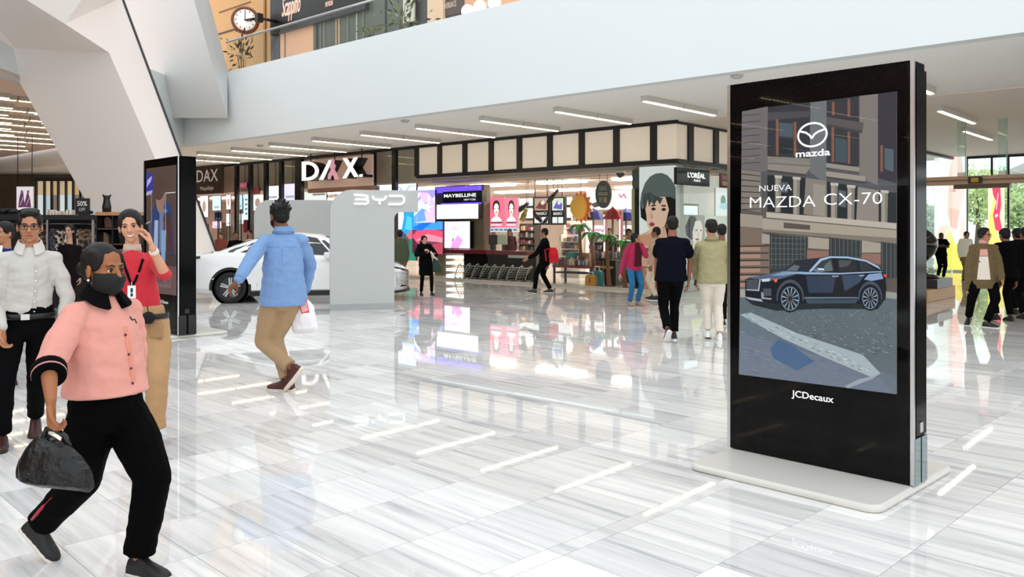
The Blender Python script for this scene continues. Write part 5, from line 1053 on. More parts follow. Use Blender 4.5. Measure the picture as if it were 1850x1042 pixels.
for i, (x, y, c) in enumerate(((181,411,'#c9a27c'),(194,411,'#8c6a58'),(217,411,'#d8b890'),(245,411,'#5a4438'),(188,439,'#a8886e'),(216,439,'#33282a'),(246,439,'#b59a7e'),(190,469,'#6e4f44'),(218,469,'#c2a78a'))):
    p = at(x, y, 15.6); mb = MB(); mb.prism([p+V((a,0,b)) for a, b in ((-.09,0),(.09,0),(.07,.15),(.02,.2),(-.03,.2),(-.08,.14))], (0,.12,0)); o = mb.build('handbag', M(c, .5, var=.2), None, loc=p); mb = MB(); mb.tube([p+V((-.04,.06,.18)), p+V((-.03,.06,.25)), p+V((.03,.06,.25)), p+V((.04,.06,.18))], .008, 5); mb.build('handle', BKF, o); tag(o, ['light tan','mid brown','pale straw','dark brown','dusty beige','black','grey beige','red brown','cream'][i]+' handbag in a cubby hole of the wooden cabinet', 'handbag')
p = at(193, 383, 15.6); t = T('vase', 'tall slim black vase standing on the wooden cabinet', 'vase', p); mb = MB(); mb.lathe([(.075,0),(.08,.1),(.06,.2),(.055,.27),(.075,.31)], p, 16); mb.build('body', M('#0b0a0a', .3), t); mb = MB(); mb.tube([p+V((-.06,0,.28)), p+V((-.07,0,.33))], .014, 6); mb.tube([p+V((.06,0,.28)), p+V((.07,0,.33))], .014, 6); mb.build('rim_horn', M('#0b0a0a', .3), t)
t = T('sale_sign', 'black standing sale sign with white 50 percent lettering on the fixture', 'sign', at(148,388,FY+.2)); mb = MB(); fbox(mb, 136, 358, 161, 387.5, FY+.2, .04); mb.build('board', BKF, t); a = fart(136,358,161,387.5,FY+.2); atext(a, '50%', .5, .66, .42, '#f2f0ee', w=.72, bold=.02); atext(a, 'OFF', .5, .3, .3, '#e9e6e4', w=.45); a.build('print', t, emit=.3)
mb = MB(); fbox(mb, 158, 379, 171, 388, FY+.25, .1); o = mb.build('price_card', M('#d8dcdc', .5), None, loc=at(164,388,FY+.3)); tag(o, 'small pale price card right of the sale sign', 'card'); mb = MB(); fbox(mb, 161, 381, 168, 386, FY+.245, .004); mb.build('print', BKF, o)
for i, (x, w_, c, h) in enumerate(((88,5,'#e6dccd',9),(99,4,'#efe8dc',7),(112,6,'#d9cbb9',6),(124,5,'#f1ebe2',9))):
    p = at(x, 388, FY+.3); mb = MB(); fbox(mb, x-w_, 388-h, x+w_, 388, FY+.2, .2); o = mb.build('gift_box', M(c, .5), None, loc=p); tag(o, ['cream gift box nearest the window bars','second cream gift box on the black shelf','flat beige gift box on the black shelf','white gift box beside the sale sign'][i], 'box'); mb = MB(); fbox(mb, x-w_*.15, 388-h-.3, x+w_*.15, 388, FY+.195, .21); mb.build('ribbon', M('#a8875e', .5), o)
for i, x in enumerate((5, 22)):
    p = at(x, 388, FY+.3); t = T('hat', ['black brimmed hat at the far left of the shelf','black brimmed hat left of the purple poster'][i], 'hat', p); mb = MB(); mb.lathe([(.17,0),(.17,.012),(.1,.02)], p, 20); mb.build('brim', BKF, t); mb = MB(); mb.lathe([(.1,.02),(.095,.1),(.07,.13),(.0,.12)], p, 20); mb.build('crown', BKF, t)
# hanging patterned garments
def garment_mat(k):
    m = bpy.data.materials.new('cloth_print'); m.use_nodes = True; nt = m.node_tree; b = nt.nodes['Principled BSDF']; tc = nt.nodes.new('ShaderNodeTexCoord'); n = nt.nodes.new('ShaderNodeTexNoise' if k % 2 else 'ShaderNodeTexVoronoi'); n.inputs['Scale'].default_value = 14+3*k
    nt.links.new(tc.outputs['Object'], n.inputs['Vector']); r = nt.nodes.new('ShaderNodeValToRGB'); nt.links.new(n.outputs[0], r.inputs[0]); pal = [('#0d0b0c','#c9b7a6'),('#120f10','#8a6a52'),('#1a1213','#d8cfc6'),('#0e0d12','#5c5a6a')][k % 4]
    e = r.color_ramp; e.elements[0].position = .42; e.elements[1].position = .6; e.elements[0].color = (*lin(pal[0]),1); e.elements[1].color = (*lin(pal[1]),1); nt.links.new(r.outputs[0], b.inputs['Base Color']); b.inputs['Roughness'].default_value = .8; return m
GM = [garment_mat(k) for k in range(4)]
nm_ = ['cream spotted','brown mottled','white flecked','grey blue flecked']; ps = ['nearest the glasses man','second from the glasses man','third along the rail','fourth along the rail','fifth along the rail','sixth along the rail','seventh along the rail','eighth along the rail','ninth along the rail','tenth along the rail, by the wooden cabinet']
for i in range(10):
    x = 84+8.6*i; p = at(x, 407, FY+.3); t = T('garment', nm_[i % 4]+' dark garment on the hanging rail, '+ps[i], 'garment', p); yw = radians_ = .7+.25*sin(i*2.1); d = V((cos(yw), sin(yw), 0)); n = V((-d.y, d.x, 0)); L_ = .75+.2*((i*7) % 3)/2
    rr = []
    for f, hw, th in ((0,.05,.03),(.04,.15,.05),(.1,.21,.06),(.3,.2,.07),(.7,.22,.09),(1,.25,.1)):
        rr.append([p+V((0,0,-.06-f*L_))+d*(hw*cos(a))+n*(th*sin(a)*(1+.25*sin(5*a+i))) for a in [2*pi*k/14 for k in range(14)]])
    mb = MB(); mb.loft(rr); mb.build('cloth', GM[i % 4], t); mb = MB(); mb.tube([p+V((0,0,.03)), p+V((0,0,-.02)), p+d*.17+V((0,0,-.1))], .006, 4); mb.tube([p+V((0,0,-.02)), p-d*.17+V((0,0,-.1))], .006, 4); mb.build('hanger', BKF, t)
# ================================================================ UPPER GALLERY
RV = -4.78; RZ0, RZ1 = 6.33, 7.28
rl = T('gallery_railing', 'glass railing with a pale metal handrail along the upper gallery', 'railing', B(2, RV, RZ0))
ur0 = atv(409, 100, RV)[0]; mb = MB(); mb.tube([B(ur0, RV, RZ1), B(-6, RV, RZ1)], .035, 8); mb.build('handrail', M('#c9ccce', .25, metal=.7, var=0), rl)
n = 7; 
for i in range(n):
    a = ur0-(ur0+6)*i/n; b = ur0-(ur0+6)*(i+1)/n; mb = MB(); bbox_(mb, b+.015, a-.015, RV-.008, RV+.008, RZ0+.004, RZ1-.036); mb.build('pane', glass_mat('#f6faf8', .6), rl)
UV = -2.4
def ub(name, x0, y0, x1, y1, m, v=UV, d=.2, top=False, bot=False):
    mb = MB(); u0, zt_ = atv(x0, y0, v); u1, _ = atv(x1, y0, v); zb_ = atv((x0+x1)/2, y1, v)[1]; zt_ = atv((x0+x1)/2, y0, v)[1]
    bbox_(mb, min(u0,u1), max(u0,u1), v, v+d, 5.3 if bot else zb_, 12 if top else zt_); return mb
def ubs(name, *a, **k): m = a[4]; return S(name, ub(name, *a, **k), m)
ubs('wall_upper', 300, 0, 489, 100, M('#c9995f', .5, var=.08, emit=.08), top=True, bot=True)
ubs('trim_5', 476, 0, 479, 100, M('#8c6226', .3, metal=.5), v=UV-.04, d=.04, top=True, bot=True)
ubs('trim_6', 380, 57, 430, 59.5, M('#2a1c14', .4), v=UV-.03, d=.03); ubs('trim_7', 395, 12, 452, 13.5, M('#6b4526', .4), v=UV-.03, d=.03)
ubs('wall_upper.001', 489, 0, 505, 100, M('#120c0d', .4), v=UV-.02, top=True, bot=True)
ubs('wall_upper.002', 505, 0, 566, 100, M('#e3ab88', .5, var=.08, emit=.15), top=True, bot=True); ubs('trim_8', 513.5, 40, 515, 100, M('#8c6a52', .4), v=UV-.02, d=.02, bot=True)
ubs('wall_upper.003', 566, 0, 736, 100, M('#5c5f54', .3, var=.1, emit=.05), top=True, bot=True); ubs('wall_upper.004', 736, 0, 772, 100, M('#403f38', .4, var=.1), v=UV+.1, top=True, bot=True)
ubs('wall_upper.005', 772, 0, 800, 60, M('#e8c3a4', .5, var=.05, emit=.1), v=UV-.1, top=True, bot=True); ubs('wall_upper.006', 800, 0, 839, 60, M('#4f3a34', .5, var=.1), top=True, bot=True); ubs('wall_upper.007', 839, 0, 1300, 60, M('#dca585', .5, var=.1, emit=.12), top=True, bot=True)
for i, (x, c) in enumerate(((571,'#23251f'),(578,'#757a6a'),(584,'#8a8d7c'),(606,'#caa583'),(611,'#d8b894'),(627,'#7d8272'),(643,'#b8bcae'),(655,'#7a806e'),(695,'#2c2e28'))):
    ubs('trim_%d' % (10+i), x, 0, x+1.8, 80, M(c, .4), v=UV-.03, d=.03, top=True, bot=True)
ubs('trim_9', 728, 0, 748, 40, M('#d9d3c2', .5), v=UV-.05, d=.05, top=True)
# black shop fascia with script
t = T('shop_sign', 'wide black shop fascia with a pale script name on the upper gallery', 'sign', B(atv(560,30,UV)[0], UV, 8.4)); mb = ub('', 488, 0, 660, 40, None, v=UV-.16, d=.13, top=True); mb.build('board', M('#070608', .35, var=0), t)
u0, z0 = atv(509, 14, UV-.17); u1, z1_ = atv(542, 7, UV-.17); mb = MB(); text_mb(mb, 'Scappino', B((u0+u1)/2, UV-.165, (z0+z1_)/2), -E1, EZ, .9, .01, shear=.35, w=abs(u1-u0)); mb.build('lettering', M('#e3b8a4', .4, emit=.5), t, label='pale script lettering')
u0, z0 = atv(588, 9, UV-.17); u1, z1_ = atv(601, 5, UV-.17); mb = MB(); text_mb(mb, 'MOTION', B((u0+u1)/2, UV-.165, (z0+z1_)/2), -E1, EZ, .22, .01, w=abs(u1-u0)); mb.build('lettering', M('#c9a898', .4, emit=.4), t)
t = T('shop_sign', 'small brown panel with pale lettering high on the upper gallery, right', 'sign', B(atv(815,15,UV)[0], UV-.1, 8)); u0, z0 = atv(803, 15, UV-.03); u1, _ = atv(824, 11, UV-.03); mb = MB(); text_mb(mb, 'VERSACE', B((u0+u1)/2, UV-.02, z0+.05), -E1, EZ, .22, .008, w=abs(u1-u0)); mb.build('lettering', M('#b8a49a', .4, emit=.3), t); mb = ub('', 800.5, 0, 838.5, 26, None, v=UV-.015, d=.012); mb.build('board', M('#5a443e', .5), t)
# clock on its bracket
CV = -3.2; u, z = atv(443, 37, CV); cc = B(u, CV, z); fwd = (V((0,0,HC+4))-cc); fwd.z = 0; fwd.normalize(); fwd = (fwd*.95+E1*.12).normalized(); side_ = EZ.cross(fwd)
t = T('wall_clock', 'round wood rimmed clock on a bracket on the upper gallery', 'clock', cc); r = .43
mb = MB(); mb.lathe([(r*.82,.10),(r*.86,.16),(r,.15),(r*1.06,.08),(r*1.06,-.08),(r,-.15),(r*.86,-.16),(0.01,-.12)], cc, 36, fwd); mb.build('case', M('#8a4a2a', .3, spec=.6), t)
mb = MB(); mb.lathe([(r*.83,.08),(r*.83,.1),(0.001,.101)], cc, 36, fwd); mb.build('dial', M('#f6f3ea', .4, emit=.35, var=0), t)
dp = lambda a, rr, o: cc+fwd*(.105+o)+side_*(rr*r*sin(R(a)))+EZ*(rr*r*cos(R(a)))
for k in range(12): mb = MB(); a = k*30; d = (dp(a,.76,0)-dp(a,.62,0))/2; s2_ = fwd.cross(d).normalized()*.012; mb.box((dp(a,.76,0)+dp(a,.62,0))/2, d, s2_, fwd*.002); mb.build('hour_mark', STEEL, t)
for a, L_ in ((2, .62), (102, .5)): mb = MB(); d = (dp(a,L_,.006)-dp(a,-.08,.006))/2; mb.box((dp(a,L_,.006)+dp(a,-.08,.006))/2, d, fwd.cross(d).normalized()*.014, fwd*.002); mb.build('hand', STEEL, t)
mb = MB(); q = at(464, 41, 29.5); e_ = B(uv(cc)[0]-.85, CV, z-.06); mb.tube([cc, e_], .05, 8); mb.box(e_, E1*.09, (B(0,UV)-B(0,CV))*.5*0+E2*.1, EZ*.14); mb.tube([e_, B(uv(e_)[0], UV, e_.z)], .05, 8); mb.build('bracket', M('#1a1412', .4), t)
# plants behind the railing
def bush(x, y, Vv, rx, rz, cols, label, n=90, seed=1):
    u, z = atv(x, y, Vv); c = B(u, Vv, 5.3); t = T('potted_plant', label, 'plant', c); mb = MB(); mb.lathe([(.26,0),(.34,.55),(.3,.6),(.1,.58)], c, 16); mb.build('planter', M('#7a5a40', .6), t)
    rnd = random.Random(seed); top = V((c.x, c.y, z))
    mb = MB()
    for i in range(10): mb.tube([c+EZ*.55, c+EZ*1.0+E1*rnd.gauss(0,.12), top+E1*rnd.gauss(0,rx*.4)+EZ*rnd.gauss(0,rz*.3)], [.02,.014,.006], 4)
    mb.build('stems', M('#5a4a2c', .7), t)
    for i in range(n):
        p = top+E1*rnd.gauss(0,rx*.5)+E2*rnd.gauss(0,rx*.3)+EZ*rnd.gauss(0,rz*.5); d = (p-top+EZ*rnd.uniform(-.1,.5)+E1*rnd.gauss(0,.2)).normalized(); s_ = d.cross(V((rnd.gauss(0,1),rnd.gauss(0,1),rnd.gauss(0,1)))).normalized(); L_ = rnd.uniform(.14,.3)
        mb = MB(); q = s_.cross(d)*L_*.12; mb.loft([[p, p, p], [p+d*L_*.45-s_*L_*.17, p+d*L_*.45+q, p+d*L_*.45+s_*L_*.17], [p+d*L_, p+d*L_, p+d*L_]], False, False, True); mb.build('leaf', M(cols[i % len(cols)], .5), t)
bush(437, 92, -3.6, .55, .5, ['#4a3a1c','#6b5626','#2f2a18'], 'dark leafy plant below the clock behind the railing', 70, 3); bush(727, 30, -4.0, .75, .5, ['#3f5a2a','#6a7d45','#2f4222','#8c9468'], 'green leafy plant behind the railing, right of the curtains', 80, 5); bush(668, 58, -3.9, .4, .3, ['#5a6a40','#7d7f50'], 'small pale leafy plant low behind the railing', 30, 9)
for i, (x, y) in enumerate(((845,20),(867,12),(893,5))):
    u, z = atv(x, y, -3.4); p = B(u, -3.4, z); mb = MB(); mb.ell(p, (.16,.16,.16)); o = mb.build('globe_lamp', M('#ffe9c4', .4, emit=2.0, var=0), None, loc=p); tag(o, ['round glowing globe lamp, lowest of three on the upper gallery','round glowing globe lamp, middle of three on the upper gallery','round glowing globe lamp, highest of three on the upper gallery'][i], 'lamp'); mb = MB(); mb.tube([p, V((p.x,p.y,5.3))], .02, 6); mb.build('stem', STEEL, o)
# ================================================================ PEOPLE
from mathutils.bvhtree import BVHTree
def fuse(mb, vox, sm=4, nz=None):
    """grow one continuous skin over overlapping closed pieces"""
    me = mb.mesh('tmp', []); o = bpy.data.objects.new('tmp', me); COL.objects.link(o)
    m = o.modifiers.new('r', 'REMESH'); m.mode = 'VOXEL'; m.voxel_size = vox; m.use_smooth_shade = True
    if sm: q = o.modifiers.new('s', 'SMOOTH'); q.factor = .5; q.iterations = sm
    dg = bpy.context.evaluated_depsgraph_get(); r = bpy.data.meshes.new_from_object(o.evaluated_get(dg)); bpy.data.objects.remove(o); bpy.data.meshes.remove(me)
    if nz:
        a, f, fz = nz; n = len(r.vertices); nr = [v.normal.copy() for v in r.vertices]
        for v, k in zip(r.vertices, nr):
            p = V((v.co.x*f, v.co.y*f, v.co.z*fz)); v.co += k*(a*(1-abs(k.z))**1.5*(noise.noise(p)+.5*noise.noise(p*2.1)))
    r.polygons.foreach_set('use_smooth', [True]*len(r.polygons)); return r
def put(name, meshes, mat, parent, **kw):
    bm = bmesh.new()
    for m in (meshes if isinstance(meshes, list) else [meshes]): bm.from_mesh(m)
    me = bpy.data.meshes.new(name); off = wl(parent)
    bmesh.ops.translate(bm, verts=bm.verts, vec=-off); bm.to_mesh(me); bm.free(); me.materials.append(mat)
    me.polygons.foreach_set('use_smooth', [True]*len(me.polygons))
    o = bpy.data.objects.new(name, me); COL.objects.link(o); o.parent = parent
    for k, v in kw.items(): o[k] = v
    return o
def xf(mb, Rm, c, s):
    r = MB(); r.v = [tuple(c + Rm @ (V(p)*s)) for p in mb.v]; r.f = mb.f; r.mi = mb.mi; r.smooth = mb.smooth; return r
def merge(a, b): a.add(b.v, b.f, True); return a
def ray_ball(px, py, c, L, sgn):
    """point on the sight line of a pixel at distance L from c (nearer or farther crossing)"""
    o = V((0,0,HC)); d = (at(px, py, 1.0)-o).normalized(); t = (c-o).dot(d); q = o+d*t; h2 = L*L-(q-c).length_squared
    return q if h2 <= 0 else q+d*(sgn*sqrt(h2))
def ik(a, b, l1, l2, pole):
    d = b-a; D = min(d.length, (l1+l2)*.998); u = d.normalized(); x = (l1*l1-l2*l2+D*D)/(2*D); h = sqrt(max(l1*l1-x*x, 0)); p = (pole-u*pole.dot(u)).normalized(); return a+u*(x*d.length/D)+p*h
def skin(h): return M(h, .5, spec=.35, var=.05, vs=9)
def cloth(h, b=(26, .25, .01), r=.85): return M(h, r, spec=.2 if h > '#303030' else .06, var=.05, vs=14, bump=b, sheen=.1 if h > '#303030' else 0)
def hand(mb, w, d, n, th, s, curl=.35, spread=.02):
    """palm, four fingers of their own length with knuckle bends, thumb from the side of the palm"""
    d = d.normalized(); n = (n-d*n.dot(d)).normalized(); x = d.cross(n)*th
    mb.loft([[w+d*t+x*(a*cos(2*pi*k/10))+n*(b*sin(2*pi*k/10)) for k in range(10)] for t, a, b in ((-.02*s,.024*s,.02*s),(.02*s,.032*s,.018*s),(.06*s,.041*s,.017*s),(.09*s,.039*s,.014*s),(.1*s,.03*s,.009*s))])
    for i, (o, L, r) in enumerate(((.031,.072,.0098),(.0105,.08,.0102),(-.0105,.074,.0098),(-.03,.06,.0088))):
        p = w+d*(.088*s)+x*(o*s); q = (d+x*(o*spread*18)).normalized(); ang = 0
        for L_, r0, r1 in ((.45, 1, .93), (.31, .93, .86), (.24, .86, .72)):
            ang += curl*(1+.12*i); e = q*cos(ang)+n*sin(ang); p2 = p+e*(L*L_*s); mb.cap(p, p2, r*r0*s, r*r1*s, 8); p = p2
    p = w+d*(.022*s)+x*(.026*s); e = (d*.62+x*.62+n*.35).normalized(); p2 = p+e*.05*s; mb.cap(p, p2, .0145*s, .0115*s, 8); e = (d*.85+x*.15+n*.5).normalized(); p3 = p2+e*.032*s; mb.cap(p2, p3, .0115*s, .0098*s, 8); mb.cap(p3, p3+(d*.8+n*.6).normalized()*.022*s, .0098*s, .0075*s, 8)
def head_shape(fem=False):
    m = MB()
    m.ell((0,-.012,.035), (.074,.094,.085), None, 20, 14); m.ell((0,.022,-.02), (.063,.070,.076), None, 18, 12); m.ell((0,.025,-.066), (.047 if fem else .051,.057,.049), None, 16, 10)
    m.ell((0,.064,-.097), (.02,.017,.016)); 
    for s_ in (-1, 1):
        m.ell((s_*.039,.056,-.022), (.022,.022,.022)); m.ell((s_*.011,.094,-.034), (.009,.010,.008)); m.ell((s_*.075,-.006,-.008), (.010,.02,.031), Matrix.Rotation(s_*-.25, 3, 'Z')); m.ell((s_*.031,.071,.002), (.016,.014,.012))
    m.cap((-.036,.077,.024), (.036,.077,.024), .011, .011); m.cap((0,.086,.012), (0,.106,-.03), .008, .0125); m.ell((0,.08,-.066), (.026,.014,.017))
    return m
def hair_shape(style):
    m = MB()
    if style == 'none': m.ell((0,-.02,.048), (.0755,.092,.079), None, 18, 12); return m
    t = .003 if style == 'bun' else (.013 if style == 'tied' else .009)
    m.ell((0,-.021,.047), (.075+t,.0925+min(t,.004),.080+t), None, 20, 14); m.ell((0,-.046,.0), (.070+t*.5,.062+t,.068), None, 16, 10)
    for s_ in (-1, 1): m.ell((s_*.063,.008,.045), (.014+t*.4,.054,.052))
    if style == 'bun': m.ell((0,-.128,.0), (.038,.034,.036)); m.cap((0,-.1,0), (0,-.12,0), .03, .03)
    if style == 'quiff': m.ell((0,.036,.098), (.062,.042,.028)); m.ell((0,-.01,.118), (.066,.06,.022)); m.ell((.02,.055,.092), (.04,.026,.018))
    if style == 'messy':
        rnd = random.Random(4)
        for i in range(34):
            a = rnd.uniform(0, 2*pi); e = rnd.uniform(.1, 1.45); d = V((cos(a)*cos(e), sin(a)*cos(e), sin(e))); p = V((0,-.024,.048))+V((d.x*.082, d.y*.1, d.z*.088)); m.cap(p, p+d*.018+V((rnd.uniform(-.014,.014), rnd.uniform(-.014,.014), .008)), .019, .008, 6)
    if style in ('long', 'tied'):
        m.ell((0,-.075,-.03), (.07,.045,.07))
        for s_ in (-1, 1): m.cap((s_*.068,-.01,.04), (s_*.074,-.03,-.06), .022, .02)
    if style == 'long':
        for s_ in (-1.1,-.4,.4,1.1): m.cap((s_*.05,-.085,-.03), (s_*.062,-.095,-.24), .034, .02)
    if style == 'side':                           # fuller crop with a fringe
        m.ell((.0,.03,.095), (.07,.045,.03)); m.ell((0,-.01,.11), (.075,.075,.03))
    return m
def foot_mb(an, fy, pitch, s, big=1.0):
    """shoe as a flat-soled loft; returns upper and sole"""
    f = V((-sin(fy), cos(fy), 0)); up = V((0,0,1)); x = f.cross(up)
    cp_, sp_ = cos(pitch), sin(pitch); f2 = f*cp_-up*sp_; u2 = up*cp_+f*sp_
    def ring(t, w, h0, h1, n=12): 
        c = an+f2*(t*s)-u2*(.085*s); out = []
        for k in range(n):
            a = 2*pi*k/n; y = sin(a); out.append(c+x*(w*s*big*cos(a))+u2*(s*(h0 if y < 0 else h0+(h1-h0)*y)))
        return out
    U = MB(); U.loft([ring(-.065,.018,.014,.05), ring(-.055,.032,.012,.085), ring(-.02,.037,.012,.115), ring(.03,.038,.012,.115), ring(.07,.04,.012,.085), ring(.12,.046,.012,.066), ring(.165,.044,.012,.054), ring(.195,.03,.013,.042), ring(.205,.012,.015,.03)])
    So = MB(); So.loft([[p for p in ring(t, w, 0, .022)] for t, w in ((-.072,.016),(-.06,.034),(-.02,.039),(.05,.04),(.12,.049),(.17,.046),(.2,.032),(.212,.012))])
    return U, So
def person(label, Y, H, head, neckx, pelx, yaw, hyaw=None, armR=None, armL=None, legR=None, legL=None, sk='#8a5a40', hair=('short', '#0d0a09'), top=None, bot=None, shoes=('#111111', '#dddddd'), girth=1.0, sw=.185, pitch=0., roll=0., vox=.012, face=1, pz=0., hs=1.0, group=None, pyaw=None, fem=False, handn=None, lean=0., coat=None, curl=(.35, .35), swing=None, nzs=1.0):
    s = H/1.7; yaw = R(yaw); hy = R(hyaw) if hyaw is not None else yaw; py_ = R(pyaw) if pyaw is not None else yaw
    fwd = V((-sin(yaw), cos(yaw), 0)); rt = V((cos(yaw), sin(yaw), 0)); prt = V((cos(py_), sin(py_), 0)); pf = V((-sin(py_), cos(py_), 0))
    base = V(((pelx-925)/F*Y, Y, 0)); t = T('person', label, 'person', base, group)
    pel = V((base.x, Y, .515*H+pz)); nk = V(((neckx-925)/F*Y, Y, .84*H)) + fwd*lean*0
    hc = at(head[0], head[1], Y) + fwd*.02*s
    sw = sw*.9; sh = {1: nk+rt*sw*s*1.0+EZ*-.082*s, -1: nk-rt*sw*s+EZ*-.082*s}; hp = {1: pel+prt*.092*s, -1: pel-prt*.092*s}
    if swing: sh[1] += fwd*swing*s; sh[-1] -= fwd*swing*s
    B_ = MB(); A_ = []; arms = {}
    # trunk
    def trunk(mb, ex, ez, z0=-.1, z1=1.06, tab=None, flare=0):
        tab = tab or ((-.14,.15,.105),(0,.168*girth,.118*girth),(.2,.166*girth,.118*girth),(.42,.155*girth,.115*girth),(.68,.165*girth**.6,.122*girth**.6),(.84,.16,.11),(.95,.11,.085),(1.06,.065,.062))
        rr = []
        for (tt, a, b) in tab:
            if tt < z0: continue
            c = pel.lerp(nk, tt); g = min(max(tt, 0), 1); r_ = (prt*(1-g)+rt*g).normalized(); f_ = EZ.cross(r_); kx = 1+(sw/.185-1)*g
            rr.append([c+r_*((a*kx+ex)*s*cos(2*pi*k/18))+f_*((b+ez)*s*sin(2*pi*k/18)*(1.0 if sin(2*pi*k/18) > 0 else .9)) for k in range(18)])
        mb.loft(rr)
    trunk(B_, -.03, -.025)
    # arms
    for sd, spec in ((1, armR), (-1, armL)):
        if spec is None: spec = 'down'
        if spec == 'down': e = sh[sd]+V((0,0,-.29*s))+rt*sd*.035*s-fwd*.03*s; w_ = e+V((0,0,-.25*s))+fwd*.05*s
        else:
            (ex, ey, es), (wx, wy, ws) = spec[:2]; e = ray_ball(ex, ey, sh[sd], .295*s, es); w_ = ray_ball(wx, wy, e, .25*s, ws)
        arms[sd] = (sh[sd], e, w_)
        m = MB(); m.cap(sh[sd], e, .043*s, .036*s); m.cap(e, e.lerp(w_, .35), .037*s, .036*s); m.cap(e.lerp(w_, .35), w_, .036*s, .024*s)
        d = (w_-e); n = (handn or {}).get(sd, -rt*sd+fwd*.2); th = sd if True else -sd
        dd = d.normalized()
        if spec != 'down' and len(spec) > 2: dd = V(spec[2]).normalized()
        x = dd.cross((n-dd*n.dot(dd)).normalized()); thumb = 1 if x.dot(fwd) > 0 else -1
        hv = max(.0052, vox*.62) if vox < .011 else .0075
        if sd == 1 or True: hand(m, w_+dd*.012*s, dd, n, thumb, s*1.02, curl[0 if sd == 1 else 1])
        A_.append(fuse(m, hv, 2))
    # legs
    L = {}
    for sd, spec in ((1, legR), (-1, legL)):
        px, d, lift, fy, pt = spec; an = V(((px-925)/F*(Y+d), Y+d, (.085+lift)*s)); fy = R(fy); kn = ik(hp[sd], an, .425*s, .425*s, V((-sin(fy), cos(fy), 0))*1.2+pf*.4); L[sd] = (hp[sd], kn, an, fy, R(pt))
        B_.cap(hp[sd], kn, .068*s, .047*s); B_.cap(kn, kn.lerp(an, .3), .046*s, .048*s); B_.cap(kn.lerp(an, .3), an, .048*s, .032*s)
    # head and neck
    Rm = Matrix.Rotation(hy, 3, 'Z') @ Matrix.Rotation(R(pitch), 3, 'X') @ Matrix.Rotation(R(roll), 3, 'Y'); hsz = s*hs*1.0
    hl = lambda x, y, z: hc + Rm @ (V((x,y,z))*hsz)
    hm = xf(head_shape(fem), Rm, hc, hsz); nb = nk+fwd*.005*s; hm.cap(hl(0,-.02,-.05), nb+EZ*.0, .05*s*(.9 if fem else 1.06), .058*s*(.92 if fem else 1.08)); hm.cap(nb, nb-EZ*.07*s, .06*s, .09*s)
    hv = .0048 if vox < .011 else .0085
    SK = skin(sk); body = put('body', [fuse(hm, hv, 3), fuse(B_, .014 if vox < .011 else .02, 4)]+A_, SK, t)
    if face:
        for s_ in (-1, 1):
            q = MB(); q.ell(hl(s_*.031,.0735,.0015), (.0125*hsz,)*3, None, 12, 8); e_ = q.build('eye', M('#cfc6bd', .25, var=0), t); 
            q = MB(); q.lathe([(.0078*hsz,0),(.006*hsz,.0012*hsz),(0,.0016*hsz)], hl(s_*.031,.0858,.001), 12, Rm @ V((0,1,0))); q.build('iris', M('#1a0f0a', .15, var=0), e_)
            q = MB(); q.tube([hl(s_*.014,.0905,.02), hl(s_*.03,.0905,.027), hl(s_*.05,.078,.02)], [.0028*hsz,.0036*hsz,.0018*hsz], 6); q.build('eyebrow', M('#140e0b', .8, var=0), t)
            q = MB(); q.tube([hl(s_*.018,.0845,.004), hl(s_*.031,.0868,.0125), hl(s_*.044,.079,.006)], .0022*hsz, 6); q.build('eyelid', M('#2a1712', .6, var=0), t)
        lipc = '#8a4038' if not fem else '#a83a3e'
        if face != 2:
            q = MB(); q.loft([[hl(x, y+.004*cos(a)-.0015, z+h*sin(a)) for a in [2*pi*k/8 for k in range(8)]] for x, y, z, h in ((-.024,.0845,-.0645,.0015),(-.012,.0925,-.0625,.006),(0,.0945,-.063,.006),(.012,.0925,-.0625,.006),(.024,.0845,-.0645,.0015))]); q.build('lips', M(lipc, .4, var=.03), t)
    hst, hcol = hair
    if hst: hmsh = fuse(xf(hair_shape(hst), Rm, hc, hsz), .006 if vox < .011 else .009, 2, (.0018*hsz, 55, 30)); put('hair', hmsh, M(hcol, .55, spec=.3, var=.25, vs=60, bump=(120, .5, .004)), t)
    # trousers
    bc, cut = bot[0], bot[1]; q = MB()
    rr = []
    for tt, a, b in ((-.2,.11,.09),(-.12,.16*girth,.122*girth),(0,.178*girth,.13*girth),(.16,.172*girth,.126*girth),(.24,.165*girth,.12*girth)):
        c = pel.lerp(nk, tt); rr.append([c+prt*(a*s*cos(2*pi*k/18))+pf*(b*s*sin(2*pi*k/18)) for k in range(18)])
    q.loft(rr)
    hem = bot[2] if len(bot) > 2 else 1.0
    for sd in (1, -1):
        h, k, an, fy, pt = L[sd]; q.cap(h, h.lerp(k, .5), .098*s*girth**.5, .086*s*cut); q.cap(h.lerp(k, .5), k, .086*s*cut, .067*s*cut); q.cap(k, k.lerp(an, .5), .066*s*cut, .062*s*cut)
        e = k.lerp(an, .93*hem); u = (an-k).normalized(); x = u.orthogonal().normalized(); y = u.cross(x); q.loft([[c+(x*cos(2*pi*i/14)+y*sin(2*pi*i/14))*r for i in range(14)] for c, r in ((k.lerp(an,.45),.06*s*cut),(k.lerp(an,.7),.057*s*cut),(e,.058*s*cut))])
    put('trousers', fuse(q, vox*.9, 3, (.006*nzs, 13, 20)), cloth(bc), t)
    for sd in (1, -1):
        h, k, an, fy, pt = L[sd]; U, So = foot_mb(an, fy, pt, s, 1.05); o = put('shoe', fuse(U, vox*.6, 2), M(shoes[0], .5, var=.05), t); So.build('sole', M(shoes[1], .5, var=.03), o)
